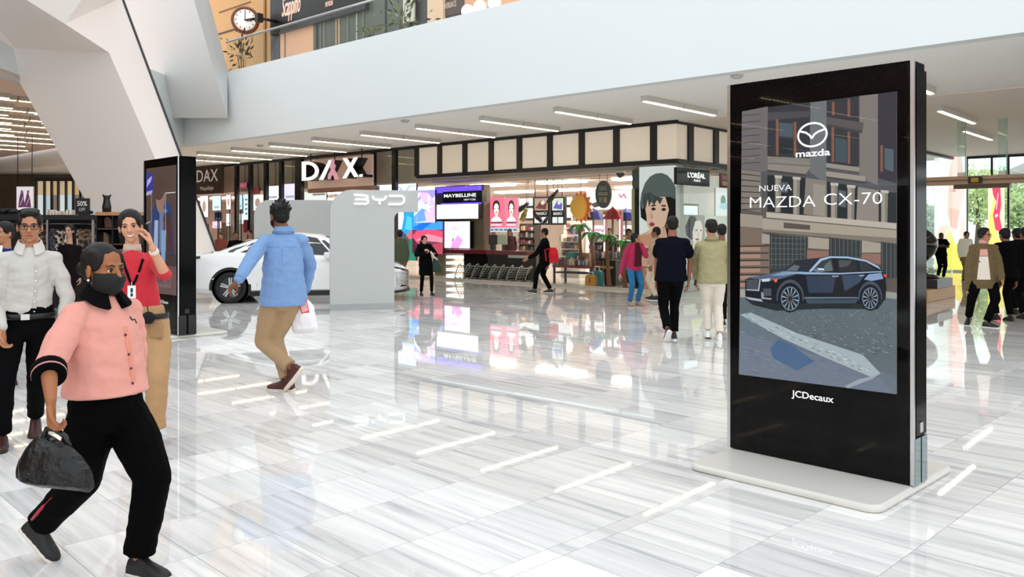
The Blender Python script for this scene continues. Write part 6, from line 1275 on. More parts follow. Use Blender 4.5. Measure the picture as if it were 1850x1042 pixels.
    # top
    if top:
        tc, slv, hemz, loose = top[:4]; q = MB(); hz_ = -hemz/(nk.z-pel.z)*s
        tab = [(hz_, (.176+loose)*girth, (.132+loose)*girth), (hz_*.4, (.178+loose)*girth, (.134+loose)*girth), (.1,(.174+loose*.9)*girth,(.128+loose*.9)*girth), (.3,(.165+loose*.8)*girth,(.126+loose*.8)*girth), (.55,(.168+loose*.6)*girth**.7,(.13+loose*.6)*girth**.7), (.76,.172+loose*.4,.126+loose*.4), (.87,.15,.108),(.94,.1,.088),(.985,.07,.072),(1.01,.062,.064)]
        tab = [r_ for i_, r_ in enumerate(tab) if i_ == 0 or r_[0] > hz_+.02]; tab = [(z_, x_*(.93 if loose < .005 and z_ < .2 else 1), y_*(.93 if loose < .005 and z_ < .2 else 1)+(.008 if loose >= .005 and z_ < .35 else 0)) for z_, x_, y_ in tab]; trunk(q, .0, .0, -9, 2, tab)
        for sd in (1, -1):
            a, e, w_ = arms[sd]; k = .0 + loose*.5
            if slv == 'none': q.cap(a-rt*sd*.03*s, a+(e-a)*.12, .062*s, .06*s); continue
            end = {'long': 1.0, 'short': .55, 'elbow': 1.02, '34': .55}[slv] if not isinstance(slv, float) else slv
            q.cap(nk+(a-nk)*.5-EZ*.022*s, a, (.045+k*.3)*s, (.053+k*.5)*s); q.cap(a-rt*sd*.02*s, a.lerp(e, .45), (.055+k*.7)*s, (.055+k*.9)*s)
            if slv in ('short',): u = (e-a).normalized(); q.cap(a.lerp(e,.3), a.lerp(e,.6), (.06+k)*s, (.064+k)*s)
            else:
                q.cap(a.lerp(e, .45), e, (.058+k)*s, (.052+k)*s)
                if slv == 'long': q.cap(e, e.lerp(w_, .5), (.052+k)*s, (.046+k)*s); q.cap(e.lerp(w_, .5), e.lerp(w_, .97), (.046+k)*s, (.037+k*.6)*s)
        shirt = put('shirt' if not coat else coat, fuse(q, vox*.9, 3, (.012*nzs, 8, 13)), cloth(tc, (8, .55, .035)), t)
    else: shirt = None
    return dict(t=t, hl=hl, Rm=Rm, hsz=hsz, s=s, arms=arms, legs=L, nk=nk, pel=pel, fwd=fwd, rt=rt, hc=hc, shirt=shirt, body=body)
def caster(o):
    off = wl(o); me = o.data; tr = BVHTree.FromPolygons([v.co+off for v in me.vertices], [p.vertices[:] for p in me.polygons])
    def f(px, py):
        d = (at(px, py, 1.0)-V((0,0,HC))).normalized(); h = tr.ray_cast(V((0,0,HC)), d); return (h[0], h[1]) if h[0] else None
    return f
def ribbon(mb, pts, w_, th=.002):
    """flat strip lying on a surface through (point, normal) pairs"""
    A = []; Bb = []
    for i, (p, n) in enumerate(pts):
        d = (pts[min(i+1,len(pts)-1)][0]-pts[max(i-1,0)][0]).normalized(); x = d.cross(n).normalized(); A.append([p+n*th-x*w_, p+n*th+x*w_, p-n*.004+x*w_, p-n*.004-x*w_])
    return mb.loft(A, True, True, False)
def collar(Pn, c, r=.07, h=.045, open_=.5, name='collar', fl=.028):
    """stand-and-fall shirt collar, open at the throat"""
    nk, f, x, s = Pn['nk'], Pn['fwd'], Pn['rt'], Pn['s']; mb = MB(); rows = []
    for k in range(41):
        a = R(90)+open_+(2*pi-2*open_)*k/40; d = x*cos(a)+f*sin(a); drop = .035*max(0, sin(a)); rows.append([nk+d*(r*s)+EZ*((h+.018-drop)*s), nk+d*((r+.008)*s)+EZ*((h+.022-drop)*s), nk+d*((r+fl+.03*max(0,sin(a)))*s)+EZ*((.004-drop*1.7)*s), nk+d*((r+fl*.5)*s)-EZ*((.02+drop*1.5)*s)])
    mb.loft(rows, True, True, False); return mb.build(name, cloth(c), Pn['t'])
# ---------------------------------------------------------------- near people
A = person('woman in a salmon pink shirt and black face mask walking with a black handbag', 3.88, 1.53, (182, 487), 186, 192, -118, hyaw=-114, armR=((88,664,-1),(92,724,-1),(.05,-.05,-1)), armL=((243,655,1),(236,715,1)),
    legR=(72, .16, .10, -98, 42), legL=(250, -.02, .0, -112, 0), sk='#985f3c', hair=('bun', '#120d0b'), top=('#d9978a', 'elbow', -.075, .03), bot=('#040405', 1.4), shoes=('#0a0a0b', '#e6dcd2'), girth=1.1, sw=.185, vox=.009, face=2, pitch=-2, hs=1.1, fem=True, handn={1: V((1,.2,0))}, curl=(.75,.35), pz=-.02)
def mask(Pn):
    hl, h = Pn['hl'], Pn['hsz']; m = MB()
    def ring(z, rx, ry, cy): return [hl(rx*cos(a), cy+ry*sin(a), z) for a in [R(-12)+R(204)*k/18 for k in range(19)]]
    rows = [ring(-.012,.066,.06,.036), ring(-.028,.071,.083,.034), ring(-.05,.07,.087,.03), ring(-.075,.066,.08,.026), ring(-.098,.057,.066,.024), ring(-.116,.04,.048,.022)]
    m.loft(rows, False, False, True); o = m.build('face_mask', M('#08080a', .75, var=.05, bump=(90,.2,.003)), Pn['t']); o.modifiers.new('thick', 'SOLIDIFY').thickness = .003
    for s_ in (-1, 1):
        q = MB(); q.tube([hl(s_*.066,.024,-.02), hl(s_*.077,.0,.015), hl(s_*.083,-.012,.01)], .0022*h, 5); q.tube([hl(s_*.06,.014,-.09), hl(s_*.076,-.01,-.045), hl(s_*.082,-.014,-.01)], .0022*h, 5); q.build('mask_strap', M('#08080a', .7, var=0), Pn['t'])
mask(A)
t = A['t']; cA = caster(A['shirt']); collar(A, '#08080a', .066, .04, .35, fl=.05)
q = MB(); a, e, w_ = A['arms'][1]; u = (w_-e).normalized(); x = u.orthogonal().normalized(); y = u.cross(x); sA = A['s']
for (f0, f1, r, c, nm) in ((-.10,.06,.079,'#08080a','sleeve_band'),(.06,.1,.077,'#c98a84','sleeve_stripe'),(.1,.13,.075,'#08080a','sleeve_band')):
    q = MB(); p0 = e+u*f0*.0+u*(f0*.25*sA)+u*.03; p1 = e+u*(f1*.25*sA)+u*.03; q.loft([[c_+(x*cos(2*pi*k/20)+y*sin(2*pi*k/20))*r_*sA for k in range(20)] for c_, r_ in ((p0, r*.96), (p0, r), (p1, r), (p1, r*.9))]); q.build(nm, cloth(c), t)
pts = [cA(x_, y_) for x_, y_ in ((226,590),(230,610),(234,635),(238,660),(241,685),(243,712))]; pts = [p for p in pts if p]
if len(pts) > 2: q = MB(); ribbon(q, pts, .012); q.build('placket', cloth('#d98a77'), t)
for x_, y_ in ((226,605),(232,640),(236,665),(239,692)):
    h = cA(x_, y_)
    if h: q = MB(); q.lathe([(.006,0),(.006,.003),(0,.0035)], h[0]+h[1]*.002, 10, h[1]); q.build('button', M('#3a2020', .3, var=0), t)
h = [cA(x_, y_) for x_, y_ in ((234,572),(238,578),(243,577),(246,584))]; h = [k for k in h if k]
if len(h) > 1: q = MB(); q.tube([p+n*.002 for p, n in h], .0032, 5); q.build('chest_emblem', M('#141012', .7), t)
for zz in ((150,507),): q = MB(); q.ell(A['hl'](.079,-.0,-.045), (.006,)*3, None, 8, 6); q.build('earring', M('#f1ece2', .2, var=0), t)
q = MB(); hk, kk, ak, _, _ = A['legs'][1]; out = (A['rt']).normalized(); pr = [(kk.lerp(ak, f)+out*(.073*sA)+A['fwd']*-.02) for f in (.2,.4,.6,.8)]; q.tube(pr, [.008,.012,.012,.008], 6); q.build('side_stripe', cloth('#a82c34'), t)
# her handbag
hb = A['arms'][1][2]+V((.0,0,-.13)); hx = V((.97,-.24,0)).normalized(); hn = V((hx.y,-hx.x,0))
bagc = hb+hx*.02+V((0,0,-.11)); t = T('handbag', 'crumpled black leather handbag held by the woman in the pink shirt', 'bag', bagc-EZ*.1)
q = MB(); rr = []
for z, hw, th in ((-.1,.16,.05),(-.078,.182,.085),(-.02,.165,.085),(.035,.13,.06),(.065,.1,.035),(.078,.085,.02)): rr.append([bagc+hx*(hw*cos(2*pi*k/20))+hn*(th*sin(2*pi*k/20))+EZ*(z-.022*cos(2*pi*k/20)+.012*sin(4*pi*k/20)) for k in range(20)])
q.loft(rr); put('bag_body', fuse(q, .008, 2, (.012, 16, 10)), M('#080707', .3, spec=.4, var=.2, bump=(22,.9,.02)), t)
q = MB(); q.tube([bagc+hx*-.07+EZ*.06, bagc+hx*-.05+EZ*.1, hb+hx*-.02+EZ*.015, hb+hx*.02+EZ*.015, bagc+hx*.05+EZ*.1, bagc+hx*.07+EZ*.06], .011, 8); q.build('handle', M('#0c0a0a', .3, var=0), t)
# --- man with glasses
Bp = person('man in a light grey shirt and glasses at the left edge of the view', 6.2, 1.735, (54, 410), 54, 48, 207, hyaw=208, armR=((-12,545,1),(4,592,-1),(.15,-.2,-1)), armL=((121,536,1),(112,596,-1)),
    legR=(4, -.1, .0, 205, 0), legL=(64, .3, .05, 208, 20), sk='#b27c5a', hair=('quiff', '#0b0909'), top=('#c3c0ba', 'long', -.03, .0), bot=('#09090b', 1.02), shoes=('#3a1a14', '#201210'), girth=1.02, sw=.18, vox=.009, handn={1: V((1,0,0)), -1: V((-1,0,0))}, curl=(.5,.4))
def glasses(Pn, c='#1a1214', r=.0021):
    hl = Pn['hl']; t = Pn['t']; q = MB()
    for s_ in (-1, 1):
        q.tube([hl(s_*.033+a*.024, .098-abs(a)*.004*(1 if a*s_ > 0 else .2), .0+b*.0165) for a, b in ((-1,.7),(-.7,1),(.7,1),(1,.7),(1,-.6),(.6,-1),(-.6,-1),(-1,-.6),(-1,.7))], r, 6); q.tube([hl(s_*.057,.094,.01), hl(s_*.074,.05,.01), hl(s_*.079,-.01,.006)], r*.9, 6)
    q.tube([hl(-.01,.1,.006), hl(0,.104,.008), hl(.01,.1,.006)], r, 6); q.build('glasses', M(c, .3, var=0), t)
glasses(Bp, '#2a1a1c', .0026)
def btm(Pn, cols, pts, name='placket', w_=.012):
    c = caster(Pn['shirt']); h = [c(*p) for p in pts]; h = [k for k in h if k]
    if len(h) > 1: q = MB(); ribbon(q, h, w_); q.build(name, cloth(cols), Pn['t'])
    return c
cB = btm(Bp, '#b9b6b0', [(64,478),(66,500),(65,520),(63,545),(61,570),(60,580)], w_=.014); collar(Bp, '#c9c6c0', .066, .035, .35)
for y_ in (490, 508, 526, 545, 563):
    h = cB(65-(y_-490)*.05, y_)
    if h: q = MB(); q.lathe([(.007,0),(.007,.003),(0,.0035)], h[0]+h[1]*.003, 10, h[1]); q.build('button', M('#f0ede8', .3, var=0), Bp['t'])
def belt(Pn, c, buckle='#c9c7c2', dz=.075, g=1.0):
    pel, s = Pn['pel'], Pn['s']; q = MB(); rr = []
    for z, k in ((-.02,1.0),(-.02,1.03),(.02,1.03),(.02,1.0)): rr.append([pel+EZ*(dz*s+z)+Pn['rt']*(.181*g*k*s*cos(2*pi*i/28))+Pn['fwd']*(.136*g*k*s*sin(2*pi*i/28)) for i in range(28)])
    q.loft(rr, False); b = q.build('belt', M(c, .4, var=0), Pn['t']); q = MB(); q.box(pel+EZ*dz*s+Pn['fwd']*(.142*g*s), Pn['rt']*.028, Pn['fwd']*.004, EZ*.021); q.build('buckle', M(buckle, .25, metal=.8, var=0), b)
belt(Bp, '#0a0a0a', g=1.06, dz=.06)
# --- smiling woman on the phone
Cp = person('smiling woman in a red top with a lanyard, phone at her ear', 6.35, 1.71, (236, 410), 239, 258, 203, hyaw=199, armR=((184,512,1),(196,560,-1)), armL=((298,496,-1),(275,448,-1),(-.35,.1,1)),
    legR=(242, .3, .05, 200, 10), legL=(281, -.12, .0, 208, 0), sk='#d39a7b', hair=('tied', '#120c0b'), top=('#c4303c', .2, -.02, -.008), bot=('#b08b63', 1.25), shoes=('#5c1a1c', '#3a1214'), girth=.98, sw=.165, vox=.009, fem=True, roll=6, handn={-1: V((-1,-.35,0)), 1: V((1,0,0))}, curl=(.4,.45))
t = Cp['t']; hl = Cp['hl']; q = MB(); q.loft([[hl(x, y+.0035*cos(a), z+h*sin(a)) for a in [2*pi*k/8 for k in range(8)]] for x, y, z, h in ((-.026,.082,-.058,.001),(-.012,.0945,-.0645,.0042),(0,.0965,-.066,.0048),(.012,.0945,-.0645,.0042),(.026,.082,-.058,.001))]); q.build('teeth', M('#f4efe9', .2, var=0), t)
q = MB(); q.lathe([(.07,-.02),(.064,.005),(.06,.03),(.052,.034),(.05,.0)], Cp['nk']+EZ*.012, 22); q.build('neckband', cloth('#c9b09e'), t)
cC = caster(Cp['shirt'])
for path in (((219,452),(222,468),(228,488),(235,508),(239,514)), ((261,452),(258,468),(252,488),(245,506),(240,514))):
    h = [cC(*p) for p in path]; h = [k for k in h if k]
    if len(h) > 2: q = MB(); ribbon(q, h, .009, .006); q.build('lanyard', cloth('#121014'), t)
h = cC(238, 527)
if h:
    p, n = h; n = Cp['fwd']; x = EZ.cross(n).normalized(); q = MB(); q.box(p+n*.012, x*.028, n*.002, EZ*.047); b = q.build('badge', M('#f1efec', .4, var=0), t); q = MB(); q.box(p+n*.0145+EZ*.012, x*.008, n*.0006, EZ*.016); q.box(p+n*.0145-EZ*.022, x*.008, n*.0006, EZ*.012); q.build('badge_print', M('#1a1a1e', .5, var=0), b); q = MB(); q.tube([p+n*.012+EZ*.047, p+n*.012+EZ*.075], .004, 5); q.build('badge_clip', CHROME, b)
belt(Cp, '#0d0b0c', dz=.055, g=.99)
pp_ = at(268, 574, 6.35-.17); q = MB(); q.ell(pp_, (.047,)*3, None, 16, 12); o = put('pompom', fuse(q, .006, 0, (.012, 60, 60)), M('#070708', .9, var=.2), t); q = MB(); q.tube([pp_+EZ*.04, at(266,552,6.35-.15)], .004, 5); q.build('cord', M('#0d0b0c', .5), o)
for (x_, y_, sz) in ((283,596,.06),(276,632,.05)):
    kk = Cp['legs'][-1]; q = MB(); c = at(x_, y_, 6.35-.12); q.box(c, V((sz*.8,0,0)), V((0,.02,0)), EZ*sz); o = q.build('cargo_pocket', cloth('#a17d57'), t, bevel=.01)
w_ = Cp['arms'][-1][2]; e = Cp['arms'][-1][1]; u = (w_-e).normalized(); x = u.orthogonal().normalized(); y = u.cross(x)
q = MB(); q.loft([[w_-u*f+(x*cos(2*pi*k/16)+y*sin(2*pi*k/16))*.034 for k in range(16)] for f in (.05,.02)]); q.build('wrist_band', M('#e2d3c6', .4, var=0), t)
ph_ = hl(-.112,.0,-.03)*.6+(w_+EZ*.09)*.4; t2 = T('phone', 'dark phone held to the ear of the smiling woman', 'phone', ph_); q = MB(); q.box(ph_, V((.012,0,0)), V((0,.035,.01)), V((0,-.015,.07))); q.build('body', M('#0c0c10', .2, var=0), t2, bevel=.006); q = MB(); q.box(ph_+V((.0125,0,0)), V((.0006,0,0)), V((0,.03,.009)), V((0,-.013,.062))); q.build('back_plate', M('#2a3c5c', .15, var=0), t2)
q = MB(); q.tube([hl(-.03,.0,.125), hl(0,-.005,.132), hl(.03,-.005,.126)], .007, 6); q.build('hair_clip', M('#1a1214', .3), t)
# --- man cut by the left edge
D = person('man in a blue jacket cut off by the left edge of the view', 8.6, 1.66, (9, 422), 9, 9, 175, hyaw=168, legR=(0, .1, 0, 140, 0), legL=(18, -.1, 0, 140, 0), sk='#b07a58', hair=('short', '#0f0b0a'), top=('#22336a', 'long', .06, .02), bot=('#111218', 1.05), shoes=('#151010','#151010'), vox=.012, coat='jacket')
q = MB(); q.loft([[D['nk']+D['fwd']*.1+D['rt']*(a*.05)+EZ*.03 for a in (-1,-.3,.3,1)], [D['nk']+D['fwd']*.165+D['rt']*(a*.07)-EZ*.22 for a in (-1,-.3,.3,1)]], False, False); q.build('shirt_front', cloth('#f0eeea'), D['t'])
# --- man in the blue shirt, from behind
E = person('man in a bright blue shirt and khaki trousers seen from behind', 8.35, 1.865, (505, 391), 512, 512, 18, hyaw=38, armR=((560,479,1),(552,524,1),(-.1,-.1,-1)), armL=((452,470,-1),(431,505,-1),(-.5,-.2,-.6)),
    legR=(520, -.1, .0, 75, 0), legL=(527, -.2, .13, 72, 50), sk='#7d4e36', hair=('messy', '#0c0909'), top=('#7899c6', 'long', .075, .022), bot=('#a68a68', 1.1), shoes=('#472018', '#e6d8c8'), girth=1.06, sw=.185, vox=.009, face=0, handn={1: V((-1,.3,0)), -1: V((1,0,0))}, curl=(.7,.55), pz=-.05)
collar(E, '#7092bf', .066, .025, .2)
q = MB(); q.ell(E['hl'](0,.055,-.085), (.05,.045,.035)); q.ell(E['hl'](.055,.03,-.05), (.018,.04,.045)); q.ell(E['hl'](-.055,.03,-.05), (.018,.04,.045)); put('beard', fuse(q, .007, 1), M('#140d0b', .9, var=.2), E['t'])
cE = caster(E['shirt'])
h = [cE(x_, 446) for x_ in range(482, 552, 6)]; h = [k for k in h if k]; q = MB(); ribbon(q, h, .004, .001); q.build('yoke_seam', cloth('#6587b4'), E['t'])
h = [cE(509+.02*(y_-446), y_) for y_ in range(448, 500, 8)]; h = [k for k in h if k]; q = MB(); ribbon(q, h, .006, .001); q.build('back_pleat', cloth('#6e90bc'), E['t'])
for sd in (1, -1):
    a, e, w_ = E['arms'][sd]; u = (w_-e).normalized(); x = u.orthogonal().normalized(); y = u.cross(x); q = MB(); q.loft([[w_+u*f+(x*cos(2*pi*k/18)+y*sin(2*pi*k/18))*r for k in range(18)] for f, r in ((-.06,.05),(-.06,.053),(.0,.05),(.0,.04))]); q.build('cuff', cloth('#7395c2'), E['t'])
hw = E['arms'][1][2]; t = T('phone', 'red cased phone in the right hand of the blue shirt man', 'phone', at(550,556,8.38)); q = MB(); c = at(549, 553, 8.36); q.box(c, V((.036,.01,.01)), V((-.003,.006,0)), V((-.016,-.005,.075))); q.build('case', M('#d0303a', .3, var=0), t, bevel=.005); q = MB(); q.box(c+V((.002,-.0075,0)), V((.028,.008,.008)), V((0,.0008,0)), V((-.012,-.004,.055))); q.build('label_strip', M('#e6a9a4', .3, var=0), t)
bc_ = at(549, 572, 8.42); t = T('carrier_bag', 'translucent white carrier bag hanging from the hand of the blue shirt man', 'bag', bc_-EZ*.16); q = MB(); rr = []
for z, hw_, th in ((-.16,.11,.03),(-.13,.13,.06),(.0,.125,.065),(.1,.10,.05),(.15,.055,.03),(.19,.02,.02)): rr.append([bc_+V((hw_*cos(2*pi*k/18)+(.03 if z < -.1 else 0)*.5, th*sin(2*pi*k/18), z+.02*cos(2*pi*k/18+1))) for k in range(18)])
q.loft(rr); put('bag_body', fuse(q, .01, 2, (.012, 14, 9)), M('#eceaec', .35, var=.05), t); q = MB(); q.tube([bc_+EZ*.18, bc_+V((.0,-.01,.24)), hw+V((0,0,-.1))], .008, 6); q.build('handle', M('#eceaec', .35), t)
# ---------------------------------------------------------------- middle distance
Fp = person('man in a black T-shirt and black jeans walking away', 11.9, 1.765, (1215, 407), 1215, 1212, -9, armR=((1247,470,1),(1244,506,-1)), armL=((1186,470,1),(1185,505,1)), legR=(1218, .1, 0, 0, 0), legL=(1206, -.25, .1, 2, 45), sk='#96604a', hair=('short', '#0b0808'), top=('#0b0e19', 'short', .06, .025), bot=('#070708', 1.05), shoes=('#16161a', '#e2e0dc'), girth=1.1, sw=.2, vox=.0125, face=0)
q = MB(); a, e, w_ = Fp['arms'][1]; q.lathe([(.034,-.012),(.034,.012)], w_.lerp(e,.08), 12, w_-e); q.build('wrist_watch', M('#6b6f74', .3, metal=.6, var=0), Fp['t'])
Gp = person('man in an olive jacket and cream trousers walking away', 11.9, 1.715, (1285, 413), 1286, 1287, -8, hyaw=10, armR=((1310,470,1),(1309,505,1)), armL=((1257,468,1),(1257,503,-1)), legR=(1300, .05, 0, -5, 0), legL=(1279, .2, .02, -15, 8), sk='#b98268', hair=('side', '#0e0b0a'), top=('#a19873', 'long', .07, .035), bot=('#e6dccd', 1.08), shoes=('#efeeea', '#f2f0ec'), girth=1.02, sw=.19, vox=.0125, face=0, coat='jacket')
collar(Gp, '#8f8763', .07, .02, .2); q = MB(); a, e, w_ = Gp['arms'][-1]; q.tube([w_+V((0,-.02,-.02)), w_+V((-.02,-.03,-.1))], .02, 6); q.build('key_strap', M('#22261f', .4), Gp['t'])
person('dark haired person partly hidden beyond the olive jacket man', 13.6, 1.62, (1304, 418), 1304, 1304, 0, legR=(1307, .1, 0, 0, 0), legL=(1300, -.1, 0, 0, 0), hair=('short', '#0b0808'), top=('#191719', 'long', .06, .02), bot=('#16120f', 1.0), face=0, vox=.014)
person('man in profile passing behind the black T-shirt man', 18.6, 1.66, (1186, 420), 1184, 1182, 60, hyaw=75, legR=(1180, .1, 0, 60, 0), legL=(1186, -.1, .0, 60, 0), sk='#8a5a42', hair=('short', '#0b0808'), top=('#b59a7c', 'long', .05, .02), bot=('#cdbfa8', 1.0), face=0, vox=.014)
Jp = person('woman in a magenta jacket and blue jeans touching her chin', 17.3, 1.555, (1148, 431), 1147, 1145, -160, hyaw=-105, armR=((1128,468,-1),(1121,494,-1)), armL=((1167,462,-1),(1159,441,-1)), legR=(1138, -.05, 0, -170, 0), legL=(1152, .0, 0, -150, 0), sk='#c08a6c', hair=('tied', '#120d0c'), top=('#a8284e', 'long', .08, .02), bot=('#2d6a96', .98), shoes=('#a08478', '#7a6258'), sw=.165, vox=.013, fem=True, pitch=12, coat='jacket')
q = MB(); f_ = Jp['fwd']; q.loft([[Jp['nk']+f_*.085+Jp['rt']*(a*.04) for a in (-1,0,1)], [Jp['nk']+f_*.155+Jp['rt']*(a*.075)-EZ*.2 for a in (-1,0,1)], [Jp['pel']+f_*.17+Jp['rt']*(a*.085)+EZ*.02 for a in (-1,0,1)]], False, False); q.build('shirt', cloth('#45101c'), Jp['t'])
Kp = person('person in black with a red backpack striding left past the shop', 20.6, 1.62, (984, 421), 984, 985, 78, hyaw=85, armR=((994,462,1),(990,478,-1)), armL=((969,458,-1),(955,466,-1)), legR=(995, .1, 0, 80, 0), legL=(966, -.1, .0, 80, -8), sk='#a0705a', hair=('short', '#0c0a0a'), top=('#0d0d0f', 'long', .08, .02), bot=('#0a0a0b', 1.05), shoes=('#1a1a1c','#e6e2de'), face=0, vox=.014)
bp = at(999, 461, 20.55); t = T('backpack', 'bright red backpack on the person in black', 'backpack', bp-EZ*.2); q = MB(); q.loft([[bp+V((hw*cos(2*pi*k/14), .11*sin(2*pi*k/14), z)) for k in range(14)] for z, hw in ((-.19,.1),(-.16,.13),(0,.14),(.14,.11),(.19,.06))]); q.build('pack', cloth('#d8262f'), t); q = MB(); q.tube([bp+V((-.1,-.12,.16)), bp+V((-.2,-.13,.14)), bp+V((-.17,-.14,-.14))], .02, 6); q.build('strap', cloth('#a81c24'), t); q = MB(); q.box(bp+V((.0,-.105,-.06)), V((.08,0,0)), V((0,.012,0)), EZ*.07); q.build('pocket', cloth('#c21f28'), t)
Lp = person('dark haired woman in a long black coat with folded arms', 20.0, 1.49, (766, 434), 767, 769, -165, hyaw=-150, armR=((752,460,-1),(776,458,-1)), armL=((787,460,-1),(776,454,-1)), legR=(761, -.05, 0, -170, 0), legL=(780, .0, 0, -160, 0), sk='#c59a82', hair=('long', '#0c0809'), top=('#0b0b0d', 'long', .34, .02), bot=('#0a0a0b', .85), shoes=('#0a0a0b', '#0a0a0b'), fem=True, sw=.165, vox=.013, coat='coat')
bg = at(789, 478, 19.75); t = T('handbag', 'dark green handbag with a pale strap on the arm of the black coat woman', 'bag', bg-EZ*.18); q = MB(); q.prism([bg+V((-.1,0,.14)), bg+V((.0,0,.16)), bg+V((.14,0,-.1)), bg+V((.08,0,-.2)), bg+V((-.1,0,-.17))], (0,.08,0)); q.build('bag_body', M('#123226', .5), t, bevel=.02); q = MB(); q.tube([at(778,454,19.72), at(784,464,19.72), bg+V((.02,-.02,.12))], .022, 6); q.build('strap', M('#d8cec6', .5), t)
person('person in an olive top seen through the opening of the grey stand', 21.5, 1.6, (722, 424), 722, 724, 20, legR=(728, .1, 0, 20, 0), legL=(718, -.1, 0, 20, 0), hair=('short', '#0c0a0a'), top=('#4d5640', 'long', .1, .03), bot=('#8a6a48', 1.0), face=0, vox=.014, sk='#8a6048')
# ---------------------------------------------------------------- right side
Np = person('man in an olive coat and headphones walking beside the black suits', 13.6, 1.615, (1778, 425), 1777, 1778, 162, hyaw=-150, armR=((1750,490,1),(1748,522,-1)), armL=((1805,486,1),(1810,505,-1)), legR=(1750, .22, .06, 140, 22), legL=(1782, -.1, 0, 215, 0), sk='#b9836a', hair=('side', '#15100e'), top=('#6a5a3b', 'long', .22, .035), bot=('#08080a', 1.1), shoes=('#1a1a1c', '#e9e6e2'), girth=1.05, sw=.19, vox=.011, coat='coat')
f_ = Np['fwd']; cN = caster(Np['shirt']); 
for nm, c, ys in (('polo_shirt', '#e2a29b', (450,463)), ('shirt_panel', '#e8dccf', (463,506))):
    q = MB(); rows_ = []
    for y_ in range(ys[0], ys[1]+1, 6):
        r_ = []
        for x_ in ([1777+k_*(3.2+(y_-450)*.055) for k_ in (-2,-1,0,1,2)]):
            h = cN(x_, y_); r_.append(h[0]+V((0,-.006,0)) if h else at(x_, y_, 13.6-.2))
        rows_.append(r_)
    q.loft(rows_, False, False, True); q.build(nm, cloth(c), Np['t'])
glasses(Np, '#6a3b30', .003); hl = Np['hl']
q = MB(); q.tube([hl(.085*cos(a), -.01, .0+.135*sin(a)) for a in [pi*k/12 for k in range(13)]], .008, 6); hd = q.build('headphone_band', M('#141416', .4, var=0), Np['t'])
for s_ in (-1, 1): q = MB(); q.lathe([(.03,-.018),(.036,-.01),(.036,.012),(.026,.02)], hl(s_*.088,-.006,-.005), 14, Np['Rm'] @ V((s_,0,0))); q.build('ear_cup', M('#141416', .4, var=0), hd)
q = MB(); q.lathe([(.066,0),(.075,.03),(.06,.06)], Np['nk']+EZ*-.01, 16); q.build('collar', cloth('#e2a29b'), Np['t'])
person('tall person in a black suit with back turned, nearest the olive coat man', 14.3, 1.64, (1816, 425), 1818, 1820, 5, armR=((1838,478,1),(1836,506,1)), armL=((1799,476,1),(1801,505,1)), legR=(1826, .1, 0, 0, 0), legL=(1800, .1, .02, 10, 8), hair=('short', '#0b0909'), top=('#08080b', 'long', .1, .02), bot=('#08080a', 1.05), shoes=('#070707','#070707'), face=0, vox=.013, sw=.195)
person('person in a black suit farther back, second from the olive coat man', 15.6, 1.655, (1838, 424), 1839, 1840, 0, legR=(1845, .1, 0, 0, 0), legL=(1834, -.1, 0, 0, 0), hair=('short', '#0b0909'), top=('#0a0a0d', 'long', .1, .02), bot=('#09090b', 1.05), shoes=('#070707','#070707'), face=0, vox=.014, sw=.195)
person('person in a black suit cut off by the right edge of the view', 14.8, 1.67, (1853, 423), 1854, 1856, 0, legR=(1862, .1, 0, 0, 0), legL=(1850, -.1, 0, 0, 0), hair=('short', '#0b0909'), top=('#0b0b0f', 'long', .1, .02), bot=('#09090b', 1.05), shoes=('#070707','#070707'), face=0, vox=.014, sw=.195)
person('person in black looking down, standing before the window film', 26.0, 1.53, (1700, 427), 1700, 1700, 178, armR=((1688,446,-1),(1698,444,-1)), armL=((1713,446,-1),(1702,444,-1)), legR=(1694, .1, 0, 180, 0), legL=(1704, -.1, 0, 180, 0), sk='#5a3a30', hair=('none', '#2a1c18'), top=('#0a0a0c', 'short', .06, .03), bot=('#0a0a0b', 1.0), face=0, vox=.016, pitch=-18)
person('person in a white shirt and khaki trousers by the entrance', 25.0, 1.55, (1746, 425), 1745, 1744, 180, legR=(1740, .1, 0, 180, 0), legL=(1750, -.1, 0, 180, 0), sk='#a07a66', hair=('short', '#2a201c'), top=('#efece6', 'long', .06, .03), bot=('#7a6a44', 1.0), face=0, vox=.016)
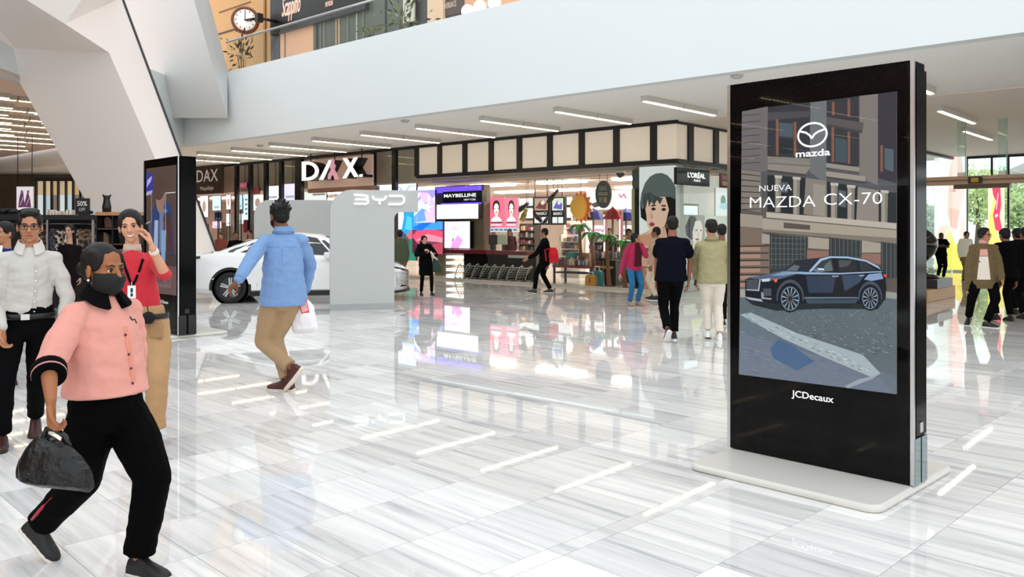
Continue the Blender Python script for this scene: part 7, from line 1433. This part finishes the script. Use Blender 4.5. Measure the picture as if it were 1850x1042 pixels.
# ---------------------------------------------------------------- shop visitors and people behind the car
for (lab, Y, H, hx, hy_, yw, c1, c2, hs_) in (
    ('dark silhouetted person behind the counter, left one', 28.6, 1.62, 884, 416, 200, '#17141a', '#111114', 'long'),
    ('person in a dark red top behind the counter, below the right pink poster', 27.3, 1.62, 921, 416, 170, '#4a161c', '#121114', 'long'),
    ('person standing behind the paper palms', 25.6, 1.6, 1101, 415, 180, '#3a2c28', '#1a1616', 'short'),
    ('person half hidden behind the woman in the magenta jacket', 23.0, 1.58, 1136, 417, 170, '#7a6a50', '#1a1616', 'tied')):
    person(lab, Y, H, (hx, hy_+4), hx, hx, yw, legR=(hx+4, .1, 0, yw, 0), legL=(hx-4, -.1, 0, yw, 0), hair=(hs_, '#0c0909'), top=(c1, 'long', .06, .02), bot=(c2, 1.0), face=0, vox=.017, sk='#a47a62')
person('person in black standing behind the rear of the white car', 24.4, 1.5, (426, 425), 426, 427, 200, legR=(431, .1, 0, 200, 0), legL=(422, -.1, 0, 200, 0), hair=('short', '#0c0909'), top=('#0a0a0c', 'long', .06, .03), bot=('#111114', 1.0), face=0, vox=.016, sk='#8a5a48', sw=.2)
person('person in a pale top and dark cap behind the white car', 25.4, 1.52, (452, 421), 452, 452, 150, legR=(456, .1, 0, 150, 0), legL=(448, -.1, 0, 150, 0), hair=('short', '#120c0c'), top=('#cfc0b8', 'long', .06, .02), bot=('#15151a', 1.0), face=0, vox=.016, sk='#a06a58')
person('person in a reddish top close to the foot of the leaning column', 27.6, 1.5, (399, 426), 399, 399, 180, legR=(402, .1, 0, 180, 0), legL=(396, -.1, 0, 180, 0), hair=('short', '#120c0c'), top=('#8a4a3c', 'long', .06, .02), bot=('#15151a', 1.0), face=0, vox=.016, sk='#c08a70')
person('person in dark clothes browsing the patterned garments', 14.6, 1.58, (126, 417), 126, 126, 185, legR=(131, .1, 0, 185, 0), legL=(121, -.1, 0, 185, 0), hair=('long', '#120c0c'), top=('#151113', 'long', .1, .02), bot=('#121114', 1.0), vox=.013, sk='#b98a72', fem=True)
